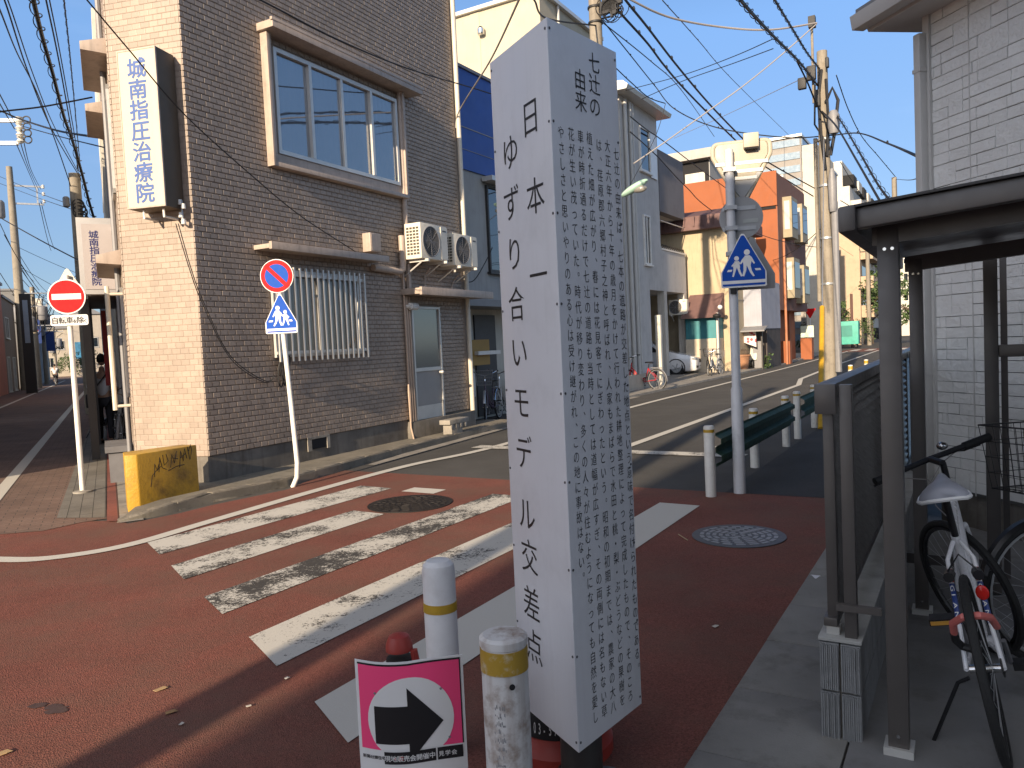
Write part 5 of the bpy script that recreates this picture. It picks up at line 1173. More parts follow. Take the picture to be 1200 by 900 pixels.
MB().box(XB-.5, XB-.1, 35.3, 35.36, 0, 1.25).build('door', M['grey'], t); MB().box(XB-.06, XB, 35.0, 35.1, 0, ZB).build('door_frame', M['darkbronze'], t)
q = RF.w((XA+XB)/2, 34.9, 1.45); t = thing('hanging_cloth', 'red and white cloth hanging at the front of the grey shop', 'cloth', q, 31)
mb = MB(); mb.add([(-.3+.1*i, .02*sin(i*2), z-.25*(i/6)*(z < 0)) for z in (.45, -.2) for i in range(7)]+[(-.3+.1*i, .02*sin(i*2)+.01, z-.25*(i/6)*(z < 0)) for z in (.45, -.2) for i in range(7)], [(i, i+1, 8+i, 7+i) for i in range(6)]+[(14+i, 15+i, 22+i, 21+i) for i in range(6)])
cl = principled('cloth_red_white'); wv = cl[1].nodes.new('ShaderNodeTexVoronoi'); wv.inputs['Scale'].default_value = 5; tcx = cl[1].nodes.new('ShaderNodeTexCoord'); cl[1].links.new(tcx.outputs['Object'], wv.inputs['Vector']); cl[1].links.new(ramp(cl[1], wv.outputs['Distance'], .3, .36, (.5, .06, .08), (.7, .62, .58)), cl[2].inputs['Base Color'])
mb.build('cloth', cl[0], t); MB().tube([(-.4, 0, .47), (.4, 0, .47)], .012, 6).build('rod', M['steel'], t)
# --- orange house
org = wall_mat('orange_render', (.29, .092, .036), dirt=.1, streak=.12); org_shaded = wall_mat('orange_render_shaded', (.2, .1, .075), dirt=.1)
t = fthing(RF, (-8.4, 39, 0), 'orange_house', 'tall orange rendered house with projecting windows on the street side', 'house')
MB().box(-16, -7.95, 39, 46.2, 2.7, 9.35).build('wall', [org], t)
MB().box(-7.95, -7.93, 39.02, 46.2, 2.7, 9.3).build('street_wall', org_shaded, t)  # street side of the orange wall, its shade painted in as brown
MB().box(-16, -8.6, 39.4, 46.1, 0, 2.7).build('ground_floor_wall', org, t)
mb = MB(); mb.box(-16, -7.92, 38.9, 39.0, 7.75, 9.4).build('parapet', org, t)
MB().box(-16, -8.0, 38.96, 39.0, 7.6, 7.75).build('painted_shade_strip', M['dark'], t)  # dark strip painted as the shade under the parapet
MB().box(-9.05, -8.98, 38.9, 38.97, 5.4, 7.6).build('downpipe', mat('pipe_pale', (.5, .45, .4), .5), t)
win_y(t, RF, 38.95, -11.6, -10.9, 6.2, 7.1, 1, M['white'], M['curtain']); win_y(t, RF, 38.95, -10.2, -9.2, 6.1, 7.3, 1, M['white'], M['curtain'])
for y, z in ((40.2, 6.3), (43.0, 6.3), (40.4, 3.3), (43.1, 3.1)):
    b = MB().box(-7.93, -7.5, y, y+1.5, z, z+2.0).build('bay_window', mat('bay_beige', (.27, .23, .15), .6, 0, .1, 3), t); MB().box(-7.5, -7.48, y+.1, y+1.4, z+.5, z+1.8).build('pane', M['glassdark'], b); MB().box(-7.85, -7.6, y-.012, y-.002, z+.4, z+1.8).build('pane', M['curtain'], b)
for y in (40.5, 43.5): MB().box(-8.7, -8.4, y, y+.4, 0, 2.7).build('column', org, t)
MB().box(-8.69, -8.66, 41.2, 42.3, 0, 2.2).build('door', M['darkbronze'], t)
MB().tube([(-7.86, 39.9, 0), (-7.86, 39.9, 6.2)], .06, 8).build('downpipe', mat('pipe_orange', (.4, .16, .08), .5), t)
a = fthing(RF, (-8.0, 46.2, 0), 'gate_pillar', 'orange gate pillar with a small pale sign on top', 'gate pillar'); MB().box(-8.3, -7.7, 46, 46.6, 0, 1.2).build('pillar', org, a); MB().box(-8.3, -7.6, 46.1, 46.2, 1.25, 1.9).build('sign_board', mat('sign_green_white', (.6, .68, .55), .5, 0, .2, 6), a)
a = fthing(RF, (-7.9, 40.0, 0), 'low_pillar', 'low orange pillar at the door of the orange house', 'pillar'); MB().box(-8.2, -7.75, 40.1, 40.6, 0, 1.15).build('pillar', org, a)
MB_y = RF.w(-8.0, 47.5); t = thing('stop_sign', 'small inverted red triangle stop sign far beyond the orange house', 'road sign', MB_y, 31)
MB().tube([(0, 0, 0), (0, 0, 2.9)], .03, 8).build('post', gpole, t); MB().plate(round_corner([(-.35, 2.9), (.35, 2.9), (0, 2.3)], .05), -.05, -.04).build('plate', M['red'], t)
# --- taller blocks behind
t = fthing(RF, (-12, 49, 0), 'grey_terrace_block', 'grey flat roofed block with a roof terrace behind the orange house', 'building')
MB().box(-24, -14.3, 50, 58, 0, 13.0).build('wall', wall_mat('panel_grey', (.36, .36, .35)), t)
MB().box(-24.4, -14.0, 49.4, 58.3, 13.0, 13.6).build('roof', wall_mat('fascia_pale', (.4, .385, .35)), t); MB().box(-22, -14.35, 49.95, 49.99, 11.3, 12.95).build('window_band', M['dark'], t); MB().box(-17.2, -17, 49.5, 49.7, 10.4, 13.0).box(-15.9, -14.6, 49.85, 49.94, 11.4, 12.2).build('pilaster', whl, t)
t = fthing(RF, (-14, 66, 0), 'striped_tower', 'tall office block with grey and white horizontal window bands', 'building')
MB().box(-26, -11.8, 68, 88, 0, 17.7).build('wall', wall_mat('tower_white', (.27, .25, .23)), t)
mb = MB()
for k in range(16): mb.box(-25.9, -11.9, 67.93, 67.995, .8+k*1.08, 1.36+k*1.08)
mb.build('window_band', mat('tower_glass', (.2, .27, .34), .25, 0, .1, 1), t)
mb = MB()
for k in range(16): mb.box(-11.795, -11.74, 68.2, 87, .8+k*1.08, 1.36+k*1.08)
mb.build('window_band', MATS['tower_glass'], t)
MB().box(-26.1, -11.7, 67.8, 88.2, 17.7, 17.9).build('roof', M['alu'], t)
MB().box(-14.4, -13.2, 67.5, 67.92, 13.6, 14.7).build('frame_sign', M['white'], t); MB().box(-14.15, -13.45, 67.45, 67.49, 13.85, 14.45).build('pane', M['glassdark'], t)
t = fthing(RF, (-9.5, 58, 0), 'white_slim_tower', 'slim plain white building beside the utility pole', 'building')
MB().box(-10.05, -9.06, 58.2, 66, 0, 14.7).build('wall', wall_mat('tower_plain_white', (.5, .46, .39), streak=.1), t); MB().box(-9.05, -8.9, 58.1, 66, 0, 2.6).build('entrance', M['darkbronze'], t)
mb = MB()
for k in range(11): mb.box(-10.1, -10.055, 58.3, 60.4, 1.2+k*.7, 1.6+k*.7)
mb.build('window_band', M['glassdark'], t)
t = fthing(RF, (-8.8, 67, 0), 'stone_clad_block', 'narrow building clad in rough grey stone behind the utility pole', 'building')
MB().box(-12, -9.95, 67, 72, 0, 13.4).build('wall', mat('rough_stone', (.3, .28, .26), .9, 0, .5, 1.6, dirt=.5, ds=2, bmp=.8, bs=3), t)
t = fthing(RF, (-7, 118, 0), 'white_balcony_block', 'white apartment block with stepped black balconies far down the street', 'building')
wb = wall_mat('apartment_white', (.5, .48, .44)); 
for k in range(7):
    MB().box(-24, -12.4-.9*max(0, k-3), 118+k*.0, 150, k*3.6, k*3.6+3.6).build('storey', wb, t)
    for j in range(5): MB().box(-12.4-.9*max(0, k-3), -11-.9*max(0, k-3), 118.5+j*6, 122+j*6, k*3.6+.2, k*3.6+1.6).build('balcony', wb if (j+k) % 2 else M['dark'], t)
t = fthing(RF, (-8, 82, 0), 'beige_apartment_block', 'beige apartment block with projecting balconies beside the far utility pole', 'building')
MB().box(-24, -9.35, 84, 91, 0, 13.4).build('wall', wall_mat('apartment_beige', (.44, .335, .235), streak=.1), t)
for k in range(4):
    b = MB().box(-9.35, -8.2, 84.6, 91, 2.7+k*2.9, 2.9+k*2.9).box(-8.3, -8.2, 84.6, 91, 2.9+k*2.9, 3.9+k*2.9).box(-9.35, -8.3, 84.6, 84.75, 2.9+k*2.9, 3.9+k*2.9).build('balcony', MATS['apartment_beige'], t)
    MB().box(-9.34, -9.28, 85.2, 90.5, 2.95+k*2.9, 5+k*2.9).build('balcony_door', M['glassdark'], b)
mb = MB().box(-9.34, -9.28, 86, 90, 0, 2.4).build('garage_door', M['dark'], t)
t = fthing(RF, (-8, 130, 0), 'far_white_house', 'low white building at the far end of the street above the trees', 'building')
MB().box(-18, -8, 150, 165, 0, 13.3).build('wall', wb, t); MB().box(-18.2, -7.8, 149.7, 165, 13.3, 13.7).build('roof', M['alu'], t)
for k in range(3):
    for j in range(4): win_y(t, RF, 150, -17+j*2.4, -15.6+j*2.4, 6+k*3.2, 7.6+k*3.2, 2)
# trees at the far end
leafA = mat('leaf_green', (.06, .1, .03), .7, 0, .3, .8, island=.45); bark = mat('bark_brown', (.09, .065, .045), .9, 0, .2, 6)
def tree(name, label, loc, h, rad, n=700, seed=1, crown0=.35, ls=.22, group=None, cat='tree', mt=None):
    rg = random.Random(seed); t = thing(name, label, cat, loc, 0, group)
    if crown0 > .15:
        tr = MB(); tr.tube([(0, 0, 0), (.03*h*.2, 0, h*.3), (0, .02*h, h*.75)], [rad*.1, rad*.075, rad*.02], 8)
        for k in range(6): a = k*1.1+rg.random(); z = h*(.35+.06*k); tr.tube([(0, 0, z), (rad*.35*cos(a), rad*.35*sin(a), z+h*.1), (rad*.7*cos(a), rad*.7*sin(a), z+h*.18)], [rad*.045, rad*.03, rad*.01], 5)
        tr.build('trunk', bark, t)
    cl = [(rg.gauss(0, rad*.38), rg.gauss(0, rad*.38), h*(crown0+(1-crown0)*(.12+.8*rg.random())), rad*rg.uniform(.22, .42)) for _ in range(16)]
    mb = MB()
    for i in range(n):
        c = rg.choice(cl); v = Vector((rg.gauss(0, 1), rg.gauss(0, 1), rg.gauss(0, 1))).normalized()*c[3]*rg.uniform(.45, 1.08)
        p = Vector((c[0]+v.x, c[1]+v.y, max(.05, c[2]+v.z))); a = Vector((rg.gauss(0, 1), rg.gauss(0, 1), rg.gauss(0, 1))).normalized(); b = a.cross(Vector((rg.gauss(0, 1), rg.gauss(0, 1), rg.gauss(0, 1)))).normalized(); s = ls*rg.uniform(.6, 1.3)
        mb.add([p-a*s, p+b*s*.45, p+a*s, p-b*s*.45], [(0, 1, 2, 3)])
    mb.build('crown', mt or leafA, t, smooth=False); return t
for i, (px, Y, h, r, lab) in enumerate([(1021, 78, 6.5, 2.6, 'green tree beside the far concrete pole'), (1034, 95, 9, 3.2, 'tall green tree down the street seen past the shelter post'), (1072, 70, 6, 2.6, 'green tree seen between the two shelter posts'), (1010, 72, 2.6, 1.6, 'low green bush at the foot of the far concrete pole'), (948, 57, 2.6, 1.0, 'dark bush in front of the slim white building'), (985, 68, 4.2, 1.3, 'dark bush behind the green cart')]):
    q = D(px, 400, Y); tree('bush' if h < 4 else 'tree', lab, (q.x, q.y, 0), h, r, 650, i+3, .3 if h > 4 else .02, .035*h, cat='bush' if h < 4 else 'tree')
# green cart
q = RF.w(-8.6, 69); t = thing('market_cart', 'turquoise wheeled cage cart parked at the far kerb', 'cart', q, 31)
tq = mat('turquoise', (.06, .34, .27), .6, 0, .2, 3)
MB().box(-1.1, .75, -.5, .5, .35, 2.25).build('body', tq, t, bevel=.05); MB().box(-.9, .3, -.53, -.505, 1.0, 1.9).build('panel', mat('turquoise_dark', (.03, .2, .17), .6), t)
for x in (-.9, .55):
    for y in (-.4, .4): MB().cyl((x-.05, y, .17), (x+.05, y, .17), .17, seg=14).build('wheel', M['black'], t)
# potted plants at the orange house
for i, (px, py, h) in enumerate([(909, 427, 1.9), (898, 432, 1.0)]):
    q = G(px, py); tree('potted_shrub', ['taller leafy potted shrub at the orange house corner', 'small potted shrub between shop and orange house'][i], (q.x, q.y, 0), h*.7, .32, 120, 40+i, .02, .08, cat='plant')
q = G(871, 434); t = thing('flower_pot', 'brown flower pot by the open shop door', 'pot', q); MB().lathe([(.2, 0), (.3, .6), (.34, .62), (.34, .7), (.28, .7)], seg=18).build('pot', mat('terracotta', (.3, .15, .08), .8), t); MB().ball((0, 0, .75), (.3, .3, .2), 10, 6).build('soil', bark, t)
# ================================================================== THE LANE ON THE LEFT
def lane_house(name, label, y0, y1, xf, depth, h, wm, rm=None, wins=(), side=-1):
    t = fthing(LF, (xf, y0, 0), name, label, 'house')
    A = sorted((xf, xf+side*depth)); MB().box(A[0], A[1], y0, y1, 0, h).build('wall', wm, t)
    MB().box(A[0]-.12, A[1]+.12, y0-.12, y1+.12, h, h+.16).build('roof', rm or M['grey'], t)
    for a, b, c, d in wins: win_x(t, LF, xf, y0+a, y0+b, c, d, 2, s=-side)
    return t
l1 = wall_mat('lane_beige', (.26, .21, .16)); l2 = wall_mat('lane_grey', (.2, .2, .2)); l3 = wall_mat('salmon', (.55, .22, .15)); l4 = wall_mat('lane_dark', (.1, .1, .11)); l5 = wall_mat('lane_pale', (.38, .34, .28))
lane_house('lane_corner_house', 'dark house at the left corner of the lane', 11.1, 27, -4.6, 9, 8.5, l4, None, [(1, 3, 1, 2.4), (6, 8, 1, 2.4), (1, 3, 4, 5.4), (9, 11, 4, 5.4)])
lane_house('lane_dark_house', 'low dark grey house at the left edge of the picture', 30, 40, -4.3, 9, 5.2, l4, mat('roof_slate_blue', (.1, .11, .13), .6, 0, .1, 3), [(2, 4, 1, 2.6), (6, 8, 1, 2.6)])
lane_house('salmon_house', 'salmon pink house with a sunlit upper storey on the left of the lane', 41, 58.5, -5.72, 9, 6.9, l3, None, [(2, 4, 5, 6.8), (7, 9, 5, 6.8)])
lane_house('lane_beige_house', 'beige house with tall dark doorways on the left of the lane', 58.7, 66, -5.75, 6, 6.2, l1, None, [(.6, 2, .1, 2.4), (4, 5.4, .1, 2.4), (1, 3, 3.6, 5.0)])
lane_house('lane_grey_house', 'grey house with a blue flag and an air conditioner on the left of the lane', 74, 91, -5.8, 9, 7.9, l2, None, [(2, 4, 1, 2.5), (8, 10, 1, 2.5), (8, 10, 4.5, 6)])
lane_house('lane_far_house', 'pale house farther down the left side of the lane', 94, 108, -6.2, 9, 7, l5, None, [(2, 4, 1, 2.5), (8, 10, 4, 5.5)])
# right side of the lane beyond the clinic
lane_house('lane_shop', 'dark shop front next to the entrance awning on the lane', 21.5, 34, .35, 8, 7.5, wall_mat('shop_dark_grey', (.14, .14, .14)), None, [(1, 3, .6, 2.4), (6, 8, .6, 2.4), (2, 4, 4, 5.4)], side=1)
xa_, zb_ = LF.ony(110, 58, 23); xb_, zt2_ = LF.ony(128, 12, 23)
a_ = fthing(LF, (xb_, 23, 0), 'lane_white_tower', 'white sunlit wall strip rising above the lane canopies', 'building'); MB().box(xa_, xb_+5, 23, 30, 0, zt2_).build('wall', wall_mat('lane_white', (.6, .56, .48)), a_)
lane_house('lane_tall_shop', 'cream house with a tall vertical sign farther along the lane', 36, 52, .5, 8, 8.6, l5, None, [(2, 4, .6, 2.4), (7, 9, 4, 5.5)], side=1)
lane_house('lane_mid_house', 'grey house on the right side of the lane beyond the cream house', 54, 75, .7, 8, 7.8, l2, None, [(2, 4, .6, 2.4), (9, 11, 4, 5.5)], side=1)
for i, (x0, x1, y, h, c, lab) in enumerate([(-9, -4.5, 140, 7.5, (.4, .36, .3), 'sunlit pale house at the far end of the lane, the left one'), (-4.2, -.5, 128, 9.0, (.38, .34, .29), 'sunlit cream house at the far end of the lane with a blue sign'), (-.2, 5, 145, 7.0, (.4, .3, .26), 'brownish house at the far end of the lane')]):
    t = fthing(LF, (x0, y, 0), 'lane_end_house', lab, 'house'); MB().box(x0, x1, y, y+9, 0, h).build('wall', wall_mat('lane_end_%s' % 'abc'[i], c), t); MB().prism([(x0-.3, h), ((x0+x1)/2, h+1.3), (x1+.3, h)], lambda p, q, u: (p, u, q), y-.3, y+9.3).build('roof', M['grey'], t)
    win_y(t, LF, y, x0+.6, x0+1.6, 1.5, 3, 2); win_y(t, LF, y, x0+2, x0+3.2, 4.2, 5.6, 2)
    if i == 1: MB().box(x0+.2, x0+1.0, y-.3, y-.2, 2.6, 5.0).build('sign_board', mat('sign_blue_green', (.05, .2, .35), .5, 0, .5, 2), t)
for i, (px, Y, h, r, lab) in enumerate([(96, 95, 3.4, 2.0, 'green hedge on the right side of the lane, the wider one'), (84, 110, 4, 1.6, 'green bush in the middle of the lane end'), (70, 118, 3, 1.4, 'small bush at the left side of the lane end')]):
    q = D(px, 428, Y); tree('bush', lab, (q.x, q.y, 0), h, r, 500, 60+i, .02, .14, cat='bush')
# flag and air conditioner on the grey house
x, z = LF.ony(45, 366, 73.5)
ac_unit(Frame(*LF.w(x-.6, 73.6).to_2d(), -27.66+90), 0, .5, -.7, .9, z, z+1.1, 'large pale air conditioner unit on the grey house in the lane')
for i, (px, py, Y, lab) in enumerate([(40.5, 388, 73, 'blue banner with a red and white roundel on the grey house in the lane'), (58, 400, 92, 'dark blue banner hanging farther down the lane')]):
    x, z = LF.ony(px, py, Y); t = fthing(LF, (x, Y, z-.9), 'banner', lab, 'banner')
    b = MB().box(x-.45, x+.45, Y, Y+.02, z-1.0, z+1.0).build('cloth', mat('banner_navy', (.02, .05, .2), .7, 0, .1, 3), t); MB().tube([(x-.6, Y+.01, z+1.02), (x+.5, Y+.01, z+1.02)], .025, 6).build('rod', M['steel'], t)
    if i == 0:
        d = MB(); disc(d, (x, z), .26, Y-.006, Y-.003); d.build('emblem', M['signwhite'], b); d = MB(); d.plate([(x+.26*cos(a), z+.26*sin(a)) for a in [pi*k/12 for k in range(13)]], Y-.009, Y-.007); d.build('emblem', M['red'], b)
# tall dark pole sign
x, _ = LF.ony(33, 400, 57); t = fthing(LF, (x, 57, 0), 'pole_sign', 'tall narrow black sign with a pale blue strip on the lane pole', 'sign'); _, z = LF.ony(28, 352, 57); _, z2 = LF.ony(32, 402, 57)
MB().box(x-.3, x+.3, 56.8, 57.2, 0, z+.4).build('box', M['black'], t); MB().box(x-.14, x+.14, 56.77, 56.79, z2, z).build('strip', mat('strip_blue', (.2, .26, .34), .5, 0, .1, 3), t)
x, z = LF.ony(123, 375, 27); t = fthing(LF, (x, 27, z-.7), 'vertical_sign', 'blue grey vertical sign on the right side of the lane', 'sign'); MB().box(x-.12, x+.25, 27, 27.15, z-1.0, z+.9).build('box', mat('sign_blue_grey', (.2, .24, .3), .5, 0, .2, 3), t); MB().box(x+.25, x+.6, 27.05, 27.1, z+.5, z+.55).build('bracket', M['steel'], t)
# ================================================================== PEOPLE
skin = mat('skin', (.42, .26, .18), .6, 0, .05, 6); shirt = mat('white_shirt', (.62, .62, .64), .85, 0, .06, 6); trous = mat('dark_trousers', (.02, .02, .025), .85, 0, .1, 6); hair = mat('black_hair', (.012, .01, .01), .6, 0, .1, 20)
def skinned(name, verts, edges, radii, mt, parent, root=0):
    me = bpy.data.meshes.new(name); me.from_pydata([tuple(v) for v in verts], edges, []); o = bpy.data.objects.new(name, me); COL.objects.link(o)
    md = o.modifiers.new('s', 'SKIN'); md.use_smooth_shade = True
    for i, r in enumerate(radii): sv = me.skin_vertices[0].data[i]; sv.radius = (r, r) if not isinstance(r, tuple) else r; sv.use_root = (i == root); sv.use_loose = False
    sb = o.modifiers.new('d', 'SUBSURF'); sb.levels = 2; sb.render_levels = 2
    bpy.context.view_layer.update(); m2 = bpy.data.meshes.new_from_object(o.evaluated_get(bpy.context.evaluated_depsgraph_get()))
    bpy.data.objects.remove(o); m2.materials.clear(); m2.materials.append(mt); m2.polygons.foreach_set('use_smooth', [True]*len(m2.polygons))
    r = bpy.data.objects.new(name, m2); COL.objects.link(r); r.parent = parent; return r
def person(label, loc, az, hip=.92, pose='stand', bag=False, ride=False):
    t = thing('person', label, 'person', loc, az); H = hip
    if ride: kn = ((-.1, .38, H-.12), (.1, .32, H-.3)); an = ((-.1, .3, H-.5), (.1, .22, H-.68)); to = ((-.1, .42, H-.55), (.1, .34, H-.73)); ch = (0, .14, H+.38); nk = (0, .2, H+.55); el = ((-.25, .3, H+.3), (.25, .3, H+.3)); ha = ((-.24, .55, H+.2), (.24, .55, H+.2))
    else: kn = ((-.1, .03, .5), (.1, .0, .5)); an = ((-.1, 0, .08), (.1, -.04, .08)); to = ((-.1, .15, .04), (.1, .11, .04)); ch = (0, .02, H+.38); nk = (0, .03, H+.57); el = ((-.25, .02, H+.18), (.25, .02, H+.18)); ha = ((-.2, .22, H+.02), (.2, .22, H+.04))
    sh = [(-.18, ch[1]+.02, H+.48), (.18, ch[1]+.02, H+.48)]; hd0 = (0, nk[1]+.02, nk[2]+.08)
    V = [(0, 0, H), (0, ch[1]*.5, H+.2), ch, nk, hd0, sh[0], el[0], ha[0], sh[1], el[1], ha[1], (-.09, 0, H-.06), kn[0], an[0], to[0], (.09, 0, H-.06), kn[1], an[1], to[1]]
    E = [(0, 1), (1, 2), (2, 3), (3, 4), (2, 5), (5, 6), (6, 7), (2, 8), (8, 9), (9, 10), (0, 11), (11, 12), (12, 13), (13, 14), (0, 15), (15, 16), (16, 17), (17, 18)]
    R_ = [.13, .12, .13, .055, .055, .06, .042, .032, .06, .042, .032, .085, .055, .04, .035, .085, .055, .04, .035]
    b = skinned('body', V, E, R_, skin, t)
    # head with face is grown into the same body object by joining
    mb = MB(); c = Vector((0, nk[1]+.04, nk[2]+.2)); mb.ball(c, (.075, .095, .115), 18, 12); mb.ball(c+Vector((0, .095, -.01)), (.014, .02, .022), 8, 6)
    for s_ in (-1, 1): mb.ball(c+Vector((s_*.076, 0, -.01)), (.012, .025, .032), 8, 6)
    hm = mb.build('head', skin, None); bm = bmesh.new(); bm.from_mesh(b.data); bm.from_mesh(hm.data); bm.to_mesh(b.data); bm.free(); bpy.data.objects.remove(hm); b.data.polygons.foreach_set('use_smooth', [True]*len(b.data.polygons))
    mb = MB()
    for s_ in (-1, 1): mb.ball(c+Vector((s_*.03, .088, .012)), (.012, .006, .007), 8, 5)
    mb.build('eyes', M['ink'], t); MB().ball(c+Vector((0, .09, -.055)), (.022, .006, .005), 8, 5).build('mouth', mat('lips', (.3, .12, .1), .5), t)
    hb = MB(); hb.ball(c+Vector((0, -.018, .03)), (.083, .1, .105), 18, 12); hb.xf(lambda x, y, z: (x, y if z > c.z+.03 or y < c.y+.03 else c.y+.03, max(z, c.z-.06))); hb.build('hair', hair, t)
    i = [0, 1, 2, 5, 6, 8, 9]; mp_ = {k: j for j, k in enumerate(i)}
    skinned('shirt', [V[k] for k in i], [(0, 1), (1, 2), (2, 3), (3, 4), (2, 5), (5, 6)], [.145, .138, .15, .08, .06, .08, .06], shirt, t)
    i = [0, 11, 12, 13, 15, 16, 17]
    skinned('trousers', [V[k] for k in i], [(0, 1), (1, 2), (2, 3), (0, 4), (4, 5), (5, 6)], [.14, .1, .072, .055, .1, .072, .055], trous, t)
    mb = MB()
    for q in (to[0], to[1]): mb.ball((q[0], q[1]-.05, q[2]), (.045, .13, .045), 12, 8)
    mb.build('shoes', M['black'], t)
    if bag: MB().tube([(-.2, .1, H+.1), (-.1, .17, H+.3), (.12, .12, H+.52), (.1, -.1, H+.5), (-.12, -.16, H+.2), (-.22, -.05, H+.08)], .014, 6).build('bag_strap', M['black'], t); MB().box(-.3, -.2, -.15, .15, H-.18, H+.1).build('bag', M['black'], t, bevel=.03)
    return t
q = LF.w(-.12, 17.6, .0); person('person in a white shirt with a shoulder strap standing by bicycles at the clinic wall', q, -20, bag=True)
bicycle('parked_bicycle', 'dark bicycle with grey mudguards parked at the clinic wall in the lane, the nearer one', tuple(LF.w(.1, 15.6)), -20, radians(4), M['blackpaint'], .2, sport=False, fender=M['grey'], detail=False)
bicycle('parked_bicycle', 'dark bicycle behind the person in the lane', tuple(LF.w(-.3, 18.6)), -10, radians(4), M['blackpaint'], .1, sport=False, fender=M['grey'], detail=False)
for i, (px, py, Y, lab, la) in enumerate([(65, 449.5, 63, 'cyclist in a grey shirt riding away down the lane, the left one', 'bicycle of the left cyclist in the lane'), (103, 447, 66, 'cyclist in a pale shirt riding down the lane, the one beside the dark posts', 'bicycle of the cyclist beside the dark posts')]):
    q = D(px, py, Y); loc = Vector((q.x, q.y, 0)); a = -27.66; u = LF.u
    bicycle('moving_bicycle', la, tuple(loc), a, 0, M['blackpaint'], 0, sport=False, detail=False, fender=M['grey'], kick=False); person(lab, tuple(loc+u*.25+Vector((0, 0, 0))), a, hip=.95, ride=True)
q = D(1166, 400, 46); t_ = person('person in a white shirt far away, seen between shelter post and house', (q.x, q.y, 0), 10)
# ================================================================== VEHICLES AND BICYCLES ON THE RIGHT STREET
redf = mat('bicycle_red', (.45, .02, .025), .3, 0, .05, 5); silverf = mat('bicycle_silver', (.4, .4, .4), .35, .4, .05, 5)
bicycle('red_bicycle', 'red city bicycle standing across the frontage of the white house', tuple(G(771, 457.5)), -50, radians(-4), redf, .15, sport=False, fender=M['grey'], detail=False)
bicycle('city_bicycle', 'dark city bicycle with a front basket between the tiled building and the monument', tuple(RF.w(-8.95, 14.35)), 195, radians(3), mat('bicycle_purple', (.05, .035, .07), .3, 0, .05, 5), .25, sport=False, fender=M['steel'], basket=M['grey'], detail=False)
bicycle('city_bicycle', 'silver trimmed city bicycle standing behind the basket bicycle beside the monument', tuple(RF.w(-9.1, 15.3)), 200, radians(3), silverf, .1, sport=False, fender=M['chrome'], detail=False)
q = G(845, 440); bicycle('shop_bicycle', 'grey bicycle with baskets parked before the beige house, right of the white car', tuple(q), 215, radians(3), silverf, .3, sport=False, fender=M['steel'], basket=M['grey'], rearbasket=M['grey'], detail=False)
q = G(836, 440); bicycle('shop_bicycle', 'dark bicycle with a basket parked before the beige house next to the white car', tuple(q), 205, radians(3), M['blackpaint'], .3, sport=False, basket=M['darkbronze'], detail=False)
# scooter
q = G(893, 431); t = thing('scooter', 'pale motor scooter parked at the corner of the orange house', 'scooter', q, 215); sc_ = mat('scooter_cream', (.55, .53, .45), .35, 0, .05, 4)
for y in (0, 1.2): MB().torus((0, y, .24), .19, .05, 'x', 24, 8).cyl((-.04, y, .24), (.04, y, .24), .12, seg=14).build('wheel', M['black'], t)
MB().side([(1.32, .42), (1.1, 1.0), (1.02, 1.0), (1.0, .3), (.35, .28), (.3, .75), (-.2, .72), (-.25, .4), (.1, .2), (1.0, .2), (1.15, .42)], -.16, .16).build('body', sc_, t, bevel=.04); MB().box(-.13, .13, -.2, .4, .76, .84).build('seat', M['black'], t, bevel=.03)
MB().tube([(-.3, .98, 1.08), (0, 1.05, 1.02), (.3, .98, 1.08)], .018, 8).build('handlebar', M['black'], t); MB().plate([(-.22, 1.0), (.22, 1.0), (.16, 1.4), (-.16, 1.4)], 1.08, 1.09).build('windscreen', glass_mat('screen_clear', (.2, .2, .2), .5), t); MB().ball((0, 1.13, .95), (.08, .05, .06), 12, 8).build('headlight', M['chrome'], t)
# white car in the carport, nose towards the street
paint = mat('car_white', (.74, .74, .75), .2, 0, .02, 3, coat=.8); plast = mat('car_black_plastic', (.02, .02, .022), .45, 0, .1, 9)
c0_ = RF.w(-9.95, 32.2); C0 = G(821, 438.5)
car = thing('white_car', 'white hatchback car nosing out of the carport of the white house', 'car', (C0.x, C0.y, 0), 112)
prof = [(0.0, .25, .62, .62, .45), (-.05, .2, .72, .72, .74), (-.35, .18, .82, .83, .86), (-.9, .18, .93, .95, .9), (-1.25, .18, .97, 1.02, .9), (-1.9, .18, .99, 1.45, .9), (-2.4, .18, 1.0, 1.55, .9), (-3.4, .18, 1.0, 1.52, .89), (-4.0, .22, .98, 1.2, .86), (-4.25, .3, .9, .95, .78)]
vs = []; K = 14
for y, zb_, zs, zr, hw in prof:
    rt = hw*.72 if zr > zs+.2 else hw*.9
    ring = [(-hw*.92, zb_), (-hw, zb_+.15), (-hw, zs*.6+.1), (-hw*.97, zs), (-rt, zr-.06 if zr > zs+.2 else zr), (-rt*.75, zr), (-rt*.25, zr+.015), (rt*.25, zr+.015), (rt*.75, zr), (rt, zr-.06 if zr > zs+.2 else zr), (hw*.97, zs), (hw, zs*.6+.1), (hw, zb_+.15), (hw*.92, zb_)]
    vs += [(x, y, z) for x, z in ring]
n = len(prof); fs = [(i*K+k, i*K+(k+1) % K, (i+1)*K+(k+1) % K, (i+1)*K+k) for i in range(n-1) for k in range(K)]+[tuple(range(K))[::-1], tuple((n-1)*K+k for k in range(K))]
bm_ = MB(); bm_.add(vs, fs); bo = bm_.build('body', paint, car, bevel=.02)
